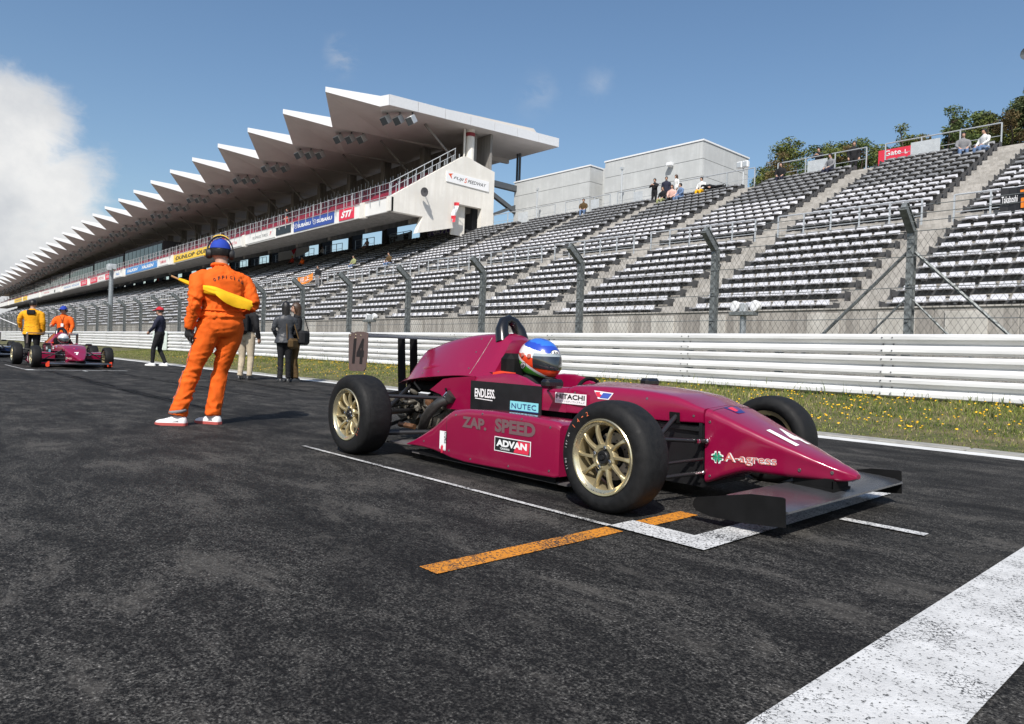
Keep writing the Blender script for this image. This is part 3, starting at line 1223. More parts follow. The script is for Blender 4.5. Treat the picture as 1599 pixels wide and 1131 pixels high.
# ================================================================== covered stand
CX = -42.0
CX1 = -238.0
cov = thing('covered_grandstand', 'big covered grandstand with a sawtooth white roof and overhanging upper deck', 'grandstand', (CX, 26.6, 10))
M_white_metal = mat('white roof fascia', (0.66, 0.67, 0.685), 0.4, vary=.06)
M_soffit = mat('roof soffit', (0.56, 0.52, 0.495), 0.75, vary=.12, vscale=.5)
M_endwall = concrete('pale end wall', (0.80, 0.775, 0.72), (0.66, 0.63, 0.57), .5)
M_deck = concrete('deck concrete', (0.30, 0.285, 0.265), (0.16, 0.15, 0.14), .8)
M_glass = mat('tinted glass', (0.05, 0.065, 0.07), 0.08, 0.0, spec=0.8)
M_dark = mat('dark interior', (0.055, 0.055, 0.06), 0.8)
M_redseat = mat('dark red seat', (0.30, 0.022, 0.05), 0.5, vary=.3)


def rdrop(x):
    x = x / 1.165
    d = max(0.0, -x - 48)
    return 1.165 * (-.00021 * d * d if d < 125 else -.00021 * 125 * 125 - .03 * (d - 125))


def fdrop(x):
    return -.0115 * max(0.0, -x - 52)


MODS = 31
MP = 6.70
for i in range(MODS):
    xt = -45.4 - MP * i
    d = rdrop(xt)
    d2 = rdrop(xt - MP)
    T = Vector((xt, 23.3, 18.36 + d))
    VR = Vector((xt + 2.9, 25.92, 17.35 + d))
    VL = Vector((xt + 2.9 - MP, 25.92, 17.35 + d2))
    I = Vector((xt - 2.45, 30.06, 17.22 + d))
    bR, bI, bL = Vector((VR.x, 42.87, 18.2 + d)), Vector((I.x, 42.87, 18.2 + d)), Vector((VL.x, 42.87, 18.2 + d2))
    ht, hv = Vector((0, 0, .35)), Vector((0, 0, .72))
    q = MB()
    q.add([T, VL, I, VR, bR, bI, bL], [(0, 1, 2), (0, 2, 3), (3, 2, 5, 4), (2, 1, 6, 5)], 0)
    q.add([T + ht, VL + hv, I + hv, VR + hv, bR + hv, bI + hv, bL + hv], [(0, 2, 1), (0, 3, 2), (3, 4, 5, 2), (2, 5, 6, 1)], 1)
    q.add([T, VR, VR + hv, T + ht], [(0, 1, 2, 3)], 1)
    q.add([T, T + ht, VL + hv, VL], [(0, 1, 2, 3)], 1)
    q.add([bR, bI, bL, bL + hv, bI + hv, bR + hv], [(0, 1, 4, 5), (1, 2, 3, 4)], 1)
    part('roof_module', q, [M_soffit, M_white_metal], cov, fix=False)
    q = MB()
    q.add([I + Vector((-.14, .2, -.02)), I + Vector((.14, .2, -.02)), bI + Vector((.14, -.3, -.42)), bI + Vector((-.14, -.3, -.42))], [(0, 1, 2, 3)], 0)
    q.add([I + Vector((-.14, .2, .05)), I + Vector((-.14, .2, -.02)), bI + Vector((-.14, -.3, -.42)), bI + Vector((-.14, -.3, .05))], [(0, 1, 2, 3)], 0)
    q.add([I + Vector((.14, .2, .05)), I + Vector((.14, .2, -.02)), bI + Vector((.14, -.3, -.42)), bI + Vector((.14, -.3, .05))], [(0, 1, 2, 3)], 0)
    part('roof_rib', q, M_soffit, cov, fix=False)
    q = MB()
    for k in range(3):
        c = Vector((xt + 2.1 + .60 * k, 26.9 + .66 * k, 16.85 + d + .03 * k))
        Mr = Matrix.Rotation(R(35), 3, 'X') @ Matrix.Rotation(R(20), 3, 'Z')
        q.box(c, (.56, .60, .56), Mr, 1, bev=.04)
        q.box(c + Mr @ Vector((0, -.28, -.02)), (.50, .06, .50), Mr, 0)
        q.tube([c + Vector((0, .1, .15)), c + Vector((0, .1, .6))], .06, 5, 0)
    part('floodlight', q, [M_galvd, M_galv], cov)
# gable end with its run of fascia panels
q = MB()
e0, e1 = Vector((-41.85, 26.2, 17.38)), Vector((-41.85, 42.85, 18.2))
hv = Vector((0, 0, .72))
a0, a1 = Vector((-42.5, 25.92, 17.35)), Vector((-42.5, 42.87, 18.2))
q.add([a0, e0, e1, a1], [(0, 1, 2, 3)], 0)
q.add([a0 + hv, e0 + hv, e1 + hv, a1 + hv], [(0, 3, 2, 1)], 1)
q.add([a0, e0, e0 + hv, a0 + hv], [(0, 1, 2, 3)], 1)
q.add([a1, e1, e1 + hv, a1 + hv], [(0, 1, 2, 3)], 1)
part('roof_edge', q, [M_soffit, M_white_metal], cov, fix=False)
npn = 7
for i in range(npn):
    f0, f1 = i / npn, (i + 1) / npn
    p0, p1 = e0.lerp(e1, f0 + .0012), e0.lerp(e1, f1 - .0012)
    q = MB()
    q.prism([p0, p1, p1 + hv, p0 + hv], (.05, 0, 0))
    part('fascia_panel', q, M_white_metal, cov)
q = MB()
q.prism([(-42.7, 30.9, 18.2), (-42.7, 41.5, 18.85), (-42.7, 40.7, 19.42), (-42.7, 32.0, 18.74)], (-190, 0, 0))
part('roof_upstand', q, mat('roof sheet', (0.62, 0.58, 0.53), 0.6), cov)

# end wall with its doorway
ew = MB()
tk = -.45
ew.prism([(CX, 26.62, 10.3), (CX, 26.62, 11.27), (CX, 27.0, 11.5), (CX, 32.38, 15.0), (CX, 32.38, 9.95), (CX, 28.94, 9.07), (CX, 29.4, 10.3)], (tk, 0, 0))
ew.prism([(CX, 32.38, 11.75), (CX, 32.38, 15.0), (CX, 32.97, 15.37), (CX, 33.3, 15.37), (CX, 34.81, 15.02), (CX, 34.81, 11.75)], (tk, 0, 0))
ew.prism([(CX, 34.81, 10.06), (CX, 34.81, 15.02), (CX, 36.02, 14.78), (CX, 36.02, 10.06)], (tk, 0, 0))
part('end_wall', ew, M_endwall, cov)
q = MB(); q.bb(CX - .5, CX - .6, 32.3, 33.6, 9.5, 11.8); q.bb(CX - 2.2, CX - 2.3, 34.2, 36, 9.5, 13)
part('inner_wall', q, M_endwall, cov)
# name board on the end wall
ebx = Vector((CX + .03, 31.4, 13.1))
q = MB()
q.prism([(CX + .004, 31.36, 13.95), (CX + .004, 35.42, 13.95 - .05), (CX + .004, 35.42, 13.15 - .03), (CX + .004, 31.36, 13.2)], (.06, 0, 0))
part('name_board', q, M_wht, cov)
q = MB()
put_text(q, 'FUJI', (CX + .07, 32.0, 13.42), (0, 1, -.01), (0, 0, 1), .26, .95, shear=.3, bold=.006)
put_text(q, 'PEEDWAY', (CX + .07, 33.33, 13.42), (0, 1, -.01), (0, 0, 1), .26, 1.8, shear=.3, bold=.006)
part('lettering', q, M_blk, cov)
q = MB()
put_text(q, 'S', (CX + .071, 33.0, 13.38), (0, 1, -.01), (0, 0, 1), .36, .28, shear=.3, bold=.012)
q.add([(CX + .07, 31.5, 13.78), (CX + .07, 31.95, 13.86), (CX + .07, 31.78, 13.72), (CX + .07, 31.86, 13.42), (CX + .07, 31.6, 13.68)], [(0, 1, 2, 3, 4)])
part('emblem', q, mat('orange red print', (0.72, 0.09, 0.02), .5), cov)
# loudspeaker on the wall, red flag by the door
lp = thing('loudspeaker', 'round black loudspeaker fixed to the pale end wall', 'loudspeaker', (CX, 29.3, 12.0))
q = MB(); q.lathe((CX + .55, 29.28, 11.95), (.3, -1, -.2), [(0, .12), (.22, .2), (.25, .33), (.27, .33), (.2, .05)], 12)
part('horn', q, M_dark, lp)
q = MB(); q.tube([(CX, 29.4, 12.05), (CX + .5, 29.34, 12.0)], .04, 6)
part('bracket', q, M_galv, lp)
rf = thing('pennant_flag', 'narrow red and white flag hanging beside the doorway of the end wall', 'flag', (CX + .3, 32.3, 10.2))
q = MB()
rings = []
for k in range(7):
    z = 11.72 - k * .25
    wv = .06 * math.sin(k * 1.4)
    o_ = -.05 * k
    rings.append([(CX + .28 + wv, 31.95 + o_, z), (CX + .30 - wv, 32.16 + o_, z + .03), (CX + .32 + wv, 32.4 + o_ * 1.3, z + .05)])
for k in range(6):
    for j in range(2):
        q.add([rings[k][j], rings[k][j + 1], rings[k + 1][j + 1], rings[k + 1][j]], [(0, 1, 2, 3)], 0 if (k % 2 == 0 and k != 2) or j == 1 and k > 3 else 1)
part('cloth', q, [mat('red cloth', (0.66, 0.035, 0.05), .7), M_wht], rf)
q = MB(); q.tube([(CX + .02, 32.2, 11.75), (CX + .3, 32.45, 11.78)], .02, 5)
part('flag_pole', q, M_galv, rf)

# upper deck
q = MB()
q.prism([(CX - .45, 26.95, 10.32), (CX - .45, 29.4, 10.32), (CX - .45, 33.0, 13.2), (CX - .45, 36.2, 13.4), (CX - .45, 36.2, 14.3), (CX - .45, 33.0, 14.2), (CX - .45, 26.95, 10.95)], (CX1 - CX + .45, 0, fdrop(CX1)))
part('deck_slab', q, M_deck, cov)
q = MB()
for k in range(9):
    y = 27.2 + .68 * k
    for i in range(32):
        x0 = CX - .9 - i * 6.1
        z = 11.05 + .40 * k + fdrop(x0)
        q.bb(x0, x0 - 5.2, y, y + .08, z, z + .52)
        q.bb(x0, x0 - 5.2, y - .3, y, z + .06, z + .14)
part('red_seat', q, M_redseat, cov, kind='stuff')
q = MB()
for i in range(100):
    x = CX - .2 - i * 1.25
    z = 10.9 + fdrop(x)
    q.bb(x - .022, x + .022, 26.66, 26.70, z, z + 1.35)
for i in range(32):
    for s_ in (0, .75):
        x = CX - .3 - s_ * .95 - i * 6.1 + .1
        for k in range(9):
            z = 11.05 + .40 * k + fdrop(x)
            q.bb(x - .02, x + .02, 27.2 + .68 * k, 27.24 + .68 * k, z, z + 1.25)
part('rail_post', q, M_galv, cov, kind='stuff')
q = MB()
for zz in (.45, .9, 1.35):
    q.tube([(CX - .1, 26.68, 10.9 + zz), (CX1, 26.68, 10.9 + zz + fdrop(CX1))], .02, 5)
q.tube([(CX - .2, 26.7, 12.25), (CX - .2, 32.3, 15.85)], .03, 5)
q.tube([(CX - .2, 26.7, 11.85), (CX - .2, 32.3, 15.4)], .02, 5)
for k in range(9):
    q.bb(CX - .22, CX - .18, 26.8 + .68 * k, 26.84 + .68 * k, 11.2 + .437 * k, 12.28 + .437 * k)
part('front_rail', q, M_galv, cov)
# back wall, columns and beams
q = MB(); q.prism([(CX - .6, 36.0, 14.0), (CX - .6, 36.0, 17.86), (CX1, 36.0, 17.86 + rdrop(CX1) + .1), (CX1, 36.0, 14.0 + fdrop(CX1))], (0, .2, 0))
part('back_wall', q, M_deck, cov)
for i in range(30):
    x = CX - 1.6 - i * 6.1
    zz = fdrop(x)
    q = MB()
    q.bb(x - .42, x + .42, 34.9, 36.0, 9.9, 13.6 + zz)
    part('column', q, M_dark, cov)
    q = MB()
    q.prism([(x - .2, 29.4, 10.35 + zz), (x - .2, 29.4, 9.95 + zz), (x - .2, 35.0, 11.6 + zz), (x - .2, 35.0, 13.2 + zz)], (.4, 0, 0))
    part('deck_beam', q, M_deck, cov)
    q = MB()
    q.bb(x - .32, x + .32, 34.5, 35.2, 13.8 + zz, 17.8 + rdrop(x))
    part('roof_column', q, M_deck, cov)
    q = MB()
    q.tube([(x, 34.4, 14.6 + zz), (x - .1, 30.5, 17.5 + rdrop(x))], .09, 6)
    part('roof_strut', q, M_deck, cov)
q = MB(); q.lathe((CX - .9, 34.2, 14.2), (0, 0, 1), [(0, .34), (3.58, .34)], 14)
q.lathe((CX - .9, 33.65, 14.2), (0, 0, 1), [(0, .08), (3.55, .08)], 8)
part('roof_column', q, M_endwall, cov)
q = MB(); q.lathe((CX - .9, 34.2, 17.25), (0, 0, 1), [(0, .37), (.28, .37)], 14)
part('column_band', q, mat('dark red band', (.25, .02, .03), .5), cov)
for dx in (0, .32):
    q = MB(); q.tube([(-45.9 + dx, 41.94, 9.9), (-45.9 + dx, 41.94, 18.2)], .1, 8)
    part('twin_post', q, M_galvd, cov)
q = MB()
q.bb(CX - .1, CX - .5, 36.05, 41, 13.75, 14.2)
q.box((CX - .3, 38.6, 12.6), (.22, 5.4, .22), Matrix.Rotation(R(24), 3, 'X'))
q.box((CX - .3, 38.4, 12.2), (.3, 5.0, .32), Matrix.Rotation(R(-22), 3, 'X'))
part('tie_beam', q, M_galvd, cov)
# glazed boxes far along the deck
for k in range(7):
    x0 = -101 - k * 19.0
    zz = fdrop(x0)
    gb = MB(); gb.bb(x0, x0 - 18.2, 29.2, 33, 12.1 + zz, 14.7 + zz)
    g2 = part('lounge_box', gb, M_dark, cov)
    for j in range(9):
        q = MB(); q.bb(x0 - .2 - j * 2, x0 - 2.0 - j * 2, 29.15, 29.19, 12.5 + zz, 14.3 + zz)
        part('window', q, M_glass, g2)

# fascia boards along the deck front; the lettered boards sit on them
M_fascia = mat('fascia board white', (0.78, 0.77, 0.74), 0.5, vary=.1, vscale=.6)


def fbox(x0, x1, z0, z1, y0, m, name, parent=cov):
    q_ = MB()
    q_.prism([(x0, y0, z0 + fdrop(x0)), (x1, y0, z0 + fdrop(x1)), (x1, y0, z1 + fdrop(x1)), (x0, y0, z1 + fdrop(x0))], (0, .16, 0))
    return part(name, q_, m, parent)


ends = [CX + .0, -45.9] + [-67.6 - 21.0 * k for k in range(9)]
for a, b_ in zip(ends[:-1], ends[1:]):
    fbox(a, b_ + .5, 10.3, 11.27, 26.75, M_fascia, 'fascia_board')
    q = MB()
    q.prism([(b_ + .5, 26.95, 10.2 + fdrop(b_)), (b_ + .5, 26.60, 10.2 + fdrop(b_)), (b_ - .1, 26.60, 10.2 + fdrop(b_)), (b_ - .1, 26.95, 10.2 + fdrop(b_))], (0, 0, 1.1))
    part('fascia_pier', q, M_endwall, cov)
M_yel = mat('yellow sign', (0.80, 0.52, 0.05), .5)
M_blue = mat('blue sign', (0.035, 0.075, 0.30), .5)
M_lblue = mat('sky blue sign', (0.07, 0.24, 0.55), .5)
M_redp = mat('red print', (0.66, 0.03, 0.07), .5)
M_gold = mat('gold print', (0.62, 0.45, 0.10), .5)
M_screen = mat('dark screen', (0.012, 0.013, 0.014), .25)


def board(px0, px1, bgm, texts, label, zlo=.08, zhi=.92):
    """advertising board on the deck fascia between two positions along the track"""
    x0, x1 = max(px0, px1), min(px0, px1)
    t = thing('sign_board', label, 'sign', (x0, 26.7, 10.3))
    q_ = MB()
    f0, f1 = fdrop(x0), fdrop(x1)
    q_.prism([(x0, 26.70, 10.3 + zlo + f0), (x1, 26.70, 10.3 + zlo + f1), (x1, 26.70, 10.3 + zhi + f1), (x0, 26.70, 10.3 + zhi + f0)], (0, .046, 0))
    part('panel', q_, bgm, t)
    sl = (f0 - f1) / (x0 - x1)
    for body, fx, fw_, fz, fh, m_, kw in texts:
        q_ = MB()
        w_ = (x0 - x1) * fw_
        xo = x1 + (x0 - x1) * fx
        put_text(q_, body, (xo, 26.69, 10.3 + zlo + (zhi - zlo) * fz + f1 + sl * (xo - x1)), (1, 0, sl), (0, 0, 1), (zhi - zlo) * fh, w_, **kw)
        part('lettering', q_, m_, t)
    return t

B = dict(bold=.02)
board(-47.0, -49.2, M_redp, [('STI', .14, .72, .2, .6, M_wht, dict(bold=.05, shear=.35))], 'red sign board with slanted white letters beside the blank end of the fascia')
board(-50.0, -56.9, M_blue, [('SUBARU', .115, .33, .33, .34, M_wht, dict(bold=.035)), ('SUBARU', .60, .36, .33, .34, M_wht, dict(bold=.035))], 'dark blue sign board with a white word and oval emblem printed twice')
for fx in (.02, .50):
    q = MB()
    c = Vector((-56.9 + 6.9 * (fx + .042), 26.69, 10.3 + .5 + fdrop(-53)))
    rg = [[c + Vector((math.cos(a * .3927) * r_, 0, math.sin(a * .3927) * r_ * .72)) for a in range(16)] for r_ in (.28, .235)]
    q.loft(rg, 0, caps=False)
    for sx, sz, rr in ((-.1, .04, .075), (.05, .07, .04), (.12, 0, .04), (.05, -.06, .04), (-.02, -.02, .035)):
        q.add([c + Vector((sx, 0, sz + rr)), c + Vector((sx - rr * .6, 0, sz)), c + Vector((sx, 0, sz - rr)), c + Vector((sx + rr * .6, 0, sz))], [(0, 1, 2, 3)])
    part('emblem', q, M_wht, next(o for o in bpy.data.objects if o.get('label', '').startswith('dark blue sign board')))
board(-57.5, -60.4, M_screen, [], 'black blank screen panel set into the white fascia', .18, .86)
board(-60.6, -67.4, M_fascia, [('KUMHO TIRES', .30, .48, .3, .3, M_galvd, dict(spacing=1.1)), ('7', .84, .06, .3, .4, M_redp, dict(bold=.03, shear=.3))], 'white sign board with thin grey lettering and a red mark')
board(-68.1, -72.6, M_fascia, [('TAKATA', .15, .62, .32, .32, M_redp, {})], 'white sign board with thin red lettering above the blue headset cap')
board(-73.2, -88.4, M_yel, [('·DUNLOP ·DUNLOP', .05, .9, .22, .52, M_blk, dict(bold=.03, shear=.2))], 'long yellow sign board with slanted black lettering')
board(-90.1, -94.0, M_fascia, [('YAMAHA', .2, .6, .3, .42, M_redp, dict(bold=.01))], 'white sign board with a red word next to the yellow board')
board(-94.5, -108.6, M_lblue, [('FALKEN', .06, .36, .24, .46, M_wht, dict(bold=.04, shear=.25)), ('FALKEN', .55, .36, .24, .46, M_wht, dict(bold=.04, shear=.25))], 'long sky blue sign board with a slanted white word printed twice')
board(-111.0, -114.2, M_fascia, [('PIAA', .2, .6, .25, .45, M_lblue, dict(bold=.01))], 'white sign board with pale blue lettering beside the grey pillar')
board(-115.6, -119.6, M_redp, [('BRIDE', .2, .6, .25, .45, M_wht, {})], 'red sign board nearest the pillar with white lettering')
board(-119.9, -124.2, M_fascia, [('MOTUL', .15, .7, .25, .5, M_redp, {})], 'white sign board with red lettering between two red boards')
board(-124.6, -129.0, M_redp, [('ADVAN', .15, .7, .25, .45, M_wht, {})], 'red sign board on the far side of a white one')
board(-131.0, -135.7, M_redp, [('ENKEI', .2, .6, .25, .45, M_wht, {})], 'red sign board standing next to the long white one far along the deck')
board(-136.2, -149.7, M_fascia, [('HITACHI', .06, .4, .3, .4, M_lblue, dict(bold=.01)), ('HITACHI', .54, .4, .3, .4, M_lblue, dict(bold=.01))], 'long white sign board with blue grey lettering far along the deck')
board(-152.0, -170.0, M_fascia, [('TOYOTA', .1, .3, .3, .4, M_redp, {}), ('■', .68, .06, .1, .6, M_screen, {})], 'long white sign board with a small black screen far along the deck')
board(-171.6, -186.0, M_fascia, [], 'plain white sign board far along the deck')
board(-187.5, -205.0, M_yel, [('MICHELIN', .1, .8, .3, .4, M_blue, {})], 'yellow sign board at the far end of the deck')

# banners and flags under the deck
def hung_cloth(name, label, cat, P0, P1, drop, m, texts=(), sag=.12):
    P0, P1 = Vector(P0), Vector(P1)
    t = thing(name, label, cat, P0)
    q_ = MB()
    n_ = 10
    rr = []
    for i in range(n_ + 1):
        p = P0.lerp(P1, i / n_) + Vector((0, .03 * math.sin(i * 1.7), -sag * math.sin(math.pi * i / n_)))
        rr.append([p, p + Vector((0, .04 * math.sin(i * 1.1 + 1), -drop))])
    for i in range(n_):
        q_.add([rr[i][0], rr[i][1], rr[i + 1][1], rr[i + 1][0]], [(0, 1, 2, 3)])
    part('cloth', q_, m, t)
    u = (P1 - P0)
    L = u.length
    u = u / L
    for body, fx, fw_, fz, fh, mm, kw in texts:
        q_ = MB()
        put_text(q_, body, P0 + u * (L * fx) + Vector((0, -.06, -drop * (1 - fz) - sag * .7)), u, (0, 0, 1), drop * fh, L * fw_, **kw)
        part('lettering', q_, mm, t)
    return t


M_bluegrey = mat('faded banner', (0.42, 0.52, 0.60), .7)
M_purple = mat('purple print', (0.10, 0.07, 0.28), .6)
hung_cloth('banner', 'pale blue banner with two dark characters tied to the rail under the deck', 'banner', (-55.6, 35.1, 11.12), (-51.6, 35.1, 11.12), 1.05, M_bluegrey, [('近藤', .06, .4, .12, .72, M_blk, dict(bold=.02)), ('翼', .66, .22, .12, .72, M_blk, dict(bold=.02))])
hung_cloth('banner', 'purple and yellow banner tied to the rail near the end wall', 'banner', (-49.8, 35.1, 11.2), (-46.2, 35.1, 11.25), .95, M_purple, [('頑張れ', .04, .9, .1, .56, M_wht, dict(bold=.02))])
q = MB(); q.bb(-49.7, -46.4, 35.0, 35.03, 10.98, 11.28)
single('yellow_streamer', q, M_yel, 'yellow streamer along the top of the purple banner', 'streamer', loc=(-48, 35, 11.0))
hung_cloth('flag', 'white flag with a red mark spread over the back seats', 'flag', (-77.5, 34.6, 11.6), (-70.8, 35.1, 12.4), 1.5, M_wht, [('♥', .45, .16, .2, .7, M_redp, {})])

# ================================================================== pillar and track furniture
tp = thing('light_pillar', 'tall grey pillar with a lamp box on top behind the red cap man', 'pillar', (-63.5, 14.6, 0.2))
q = MB(); q.lathe((-63.5, 14.6, 0.2), (0, 0, 1), [(0, .19), (6.4, .16), (6.42, 0)], 10)
part('pole', q, M_steel, tp)
q = MB(); q.bb(-63.1, -63.9, 14.3, 14.9, 6.3, 6.75, bev=.05); q.bb(-62.9, -63.2, 14.2, 14.5, 6.2, 6.55, bev=.03)
part('lamp_box', q, M_galv, tp)
for fx, lab in ((-10.15, 'pair of round lamps on a short post by the front wall near the fence brace'), (-29.7, 'pair of round lamps on a short post by the wall above the rear wing'), (-50, 'pair of round lamps on a short post further along the front wall')):
    t = thing('twin_lamp', lab, 'lamp', (fx, 17.9, .3))
    q = MB(); q.tube([(fx, 17.9, .3), (fx, 17.9, 2.05)], .085, 8)
    part('post', q, M_steel, t)
    q = MB(); q.bb(fx - .36, fx + .36, 17.74, 18.06, 2.02, 2.12, bev=.01)
    part('tray', q, M_steel_dark, t)
    for s_ in (-.27, .33):
        q = MB(); q.lathe((fx + s_, 18.0, 2.28), (-.25, -1, .1), [(-.12, .02), (-.1, .1), (0, .15), (.1, .155), (.11, .13), (.09, 0)], 14)
        part('lamp_head', q, M_wht, t, smooth=40)
    q = MB(); q.bb(fx - .08, fx + .1, 17.8, 18.0, 2.12, 2.36, bev=.02)
    part('junction_box', q, M_galv, t)

# ================================================================== trees behind the stand
M_bark = mat('pine bark', (0.085, 0.06, 0.042), .9, vary=.5, vscale=8)


def leaf_mat(name, c1, c2):
    m, t, b = new_mat(name)
    g = t.n('ShaderNodeNewGeometry')
    f = t.noise(g.outputs['Position'], 1.1, 4, .6)
    f2 = t.noise(g.outputs['Position'], 9.0, 3, .6)
    f = t.math('ADD', t.math('MULTIPLY', f, .6), t.math('MULTIPLY', f2, .4))
    t.l(t.mix(t.map(f, .36, .62), c1, c2), b.inputs['Base Color'])
    b.inputs['Roughness'].default_value = .7
    b.inputs['Specular IOR Level'].default_value = .2
    return m


M_leaf = [leaf_mat('pine needles', (0.036, 0.060, 0.018), (0.11, 0.145, 0.045)), leaf_mat('light leaves', (0.06, 0.085, 0.018), (0.17, 0.185, 0.05)), leaf_mat('dark needles', (0.036, 0.052, 0.022), (0.11, 0.125, 0.05)), leaf_mat('brown shrub leaves', (0.08, 0.062, 0.028), (0.18, 0.135, 0.06))]


def leaf_cloud(centres, nper, rad, size, sq=.75):
    """leaf-sized faces spread through clumps"""
    C_ = np.array([tuple(c) for c, r in centres])
    rr = np.array([r for c, r in centres])
    cnt = np.maximum(3, (nper * (rr / rad) ** 2 * rng.uniform(.5, 1.4, len(rr))).astype(int))
    idx = np.repeat(np.arange(len(rr)), cnt)
    n_ = len(idx)
    d = rng.normal(size=(n_, 3))
    d /= np.linalg.norm(d, axis=1)[:, None]
    d *= (rr[idx] * rng.random(n_) ** .45)[:, None]
    d[:, 2] *= sq
    p = C_[idx] + d
    a = rng.normal(size=(n_, 3)) * (1, 1, .7)
    a /= np.linalg.norm(a, axis=1)[:, None]
    b = np.cross(a, rng.normal(size=(n_, 3)))
    b /= np.linalg.norm(b, axis=1)[:, None]
    s_ = (size * rng.uniform(.5, 1.3, n_))[:, None]
    q_ = np.stack([p - a * s_, p + b * s_ * .4, p + a * s_, p - b * s_ * .4], 1).reshape(-1, 3)
    out = MB()
    out.v = q_.tolist()
    out.f = (np.arange(n_)[:, None] * 4 + np.arange(4)[None]).tolist()
    out.m = [0] * n_
    return out


def tree(x, y, z0, h, w_, kind, label, group=None, pine=True):
    t = thing('pine_tree' if pine else 'shrub', label, 'tree' if pine else 'shrub', (x, y, z0), group)
    tr = MB()
    lean = random.uniform(-.3, .3)
    top = Vector((x + lean, y, z0 + h * .93))
    pts = [Vector((x, y, z0 - .5)).lerp(top, i / 6) + Vector((.12 * math.sin(i * 1.3 + x), 0, 0)) for i in range(7)]
    tr.tube(pts, [.05 * h * .5 * (1 - i / 6.6) * .5 + .02 for i in range(7)], 6)
    cl = []
    nb = int(11 + h * 2.2) if pine else 12
    for i in range(nb):
        f = (.28 + .70 * i / nb) if pine else random.uniform(.15, .95)
        base = Vector((x, y, z0 - .5)).lerp(top, f)
        a = i * 2.4 + random.random()
        ln = w_ * (1.05 - f * .75) * random.uniform(.55, 1.1) if pine else w_ * random.uniform(.4, 1) * (1.1 - .6 * f)
        e = base + Vector((math.cos(a) * ln, math.sin(a) * ln, ln * random.uniform(.1, .5)))
        tr.tube([base, base.lerp(e, .5) + Vector((0, 0, .06 * ln)), e], [.045, .03, .012], 4, caps=False)
        r = w_ * random.uniform(.17, .36)
        cl.append((e, r))
        cl.append((base.lerp(e, .6) + Vector((0, 0, .1)), r * .75))
    cl.append((top + Vector((0, 0, .1)), w_ * .25))
    part('trunk', tr, M_bark, t)
    lc = leaf_cloud(cl, 300, w_ * .32, .105 if pine else .09, .66)
    part('crown', lc, M_leaf[kind], t, fix=False)
    return t


random.seed(5)
tree(-25.3, 50, 10, 7.4, 2.6, 1, 'bushy light green tree beside the grey block corner')
tree(-28.6, 53, 10, 6.4, 2.1, 0, 'smaller dark pine partly behind the grey block')
tree(-21.6, 51, 10, 6.7, 2.0, 0, 'ragged pine behind the person standing at the top rail')
tree(-18.9, 50, 10, 5.6, 2.2, 1, 'low light green tree above the red gate sign')
tree(-16.4, 50, 10, 5.3, 2.1, 1, 'rounded light green tree between the gate sign and the big handrail', pine=True)
tree(-14.2, 49.5, 10, 6.3, 1.5, 2, 'dark narrow pine behind the seated pair at the top rail')
tree(-12.3, 49.5, 10, 6.3, 1.5, 2, 'dark narrow pine just above the white shirted spectator')
tree(-10.2, 50, 10, 7.6, 2.2, 2, 'tallest dark pine at the picture edge above the top rail')
tree(-23.2, 52, 10, 7.0, 2.3, 0, 'feathery pine just past the bushy tree by the grey block')
tree(-17.6, 51.5, 10, 6.4, 2.4, 1, 'light green tree showing over the gap before the gate sign')
tree(-13.3, 51, 10, 6.9, 2.2, 0, 'mid green pine between the two dark narrow ones')
tree(-11.2, 51.5, 10, 7.4, 2.2, 0, 'mid green pine beside the tallest dark pine')
tree(-7.2, 50, 10, 7.2, 2.4, 2, 'broad dark pine beyond the top of the big stairway')
for i in range(18):
    x = -30 + i * 1.5
    tree(x, 46.5 + 1.2 * math.sin(i * 2.2), 10, 3.9 + .06 * i + 1.5 * math.sin(i * 1.9) ** 2, 2.0, (1, 3, 0)[i % 3], ['yellow green', 'brownish', 'dark green'][i % 3] + ' shrub, %s from the grey block in the hedge behind the top rail' % ORD[i], 'shrubs in the hedge behind the stand', pine=False)
q = MB(); q.lathe((-9.45, 44, 17.1), (-.3, -1, -.1), [(0, .1), (.2, .3), (.22, .32), (.1, .05)], 12)
lt = thing('loudspeaker', 'grey horn loudspeaker on a mast at the top corner of the stand', 'loudspeaker', (-9.0, 44.1, 10))
part('horn', q, M_galvd, lt)
q = MB(); q.tube([(-9.0, 44.1, 10), (-9.0, 44.1, 17.0), (-9.4, 44.1, 17.1)], .08, 6)
part('mast', q, M_galv, lt)

# ================================================================== people
from mathutils.bvhtree import BVHTree
from mathutils.kdtree import KDTree

M_skin = mat('skin', (0.46, 0.27, 0.19), 0.55, vary=.12, vscale=20)
M_hair = mat('black hair', (0.012, 0.010, 0.009), 0.45, bump=.4, bscale=90)
M_hair_br = mat('brown hair', (0.05, 0.026, 0.014), 0.45, bump=.4, bscale=90)
M_eye = mat('dark eye', (0.015, 0.012, 0.012), 0.25)
M_shoe_w = mat('white shoe leather', (0.74, 0.74, 0.74), 0.5, vary=.12, vscale=30)
M_shoe_b = mat('black shoe leather', (0.02, 0.02, 0.021), 0.4)
M_sole = mat('shoe sole', (0.42, 0.08, 0.07), 0.7)
M_rubber_g = mat('black rubber', (0.02, 0.02, 0.021), 0.6)


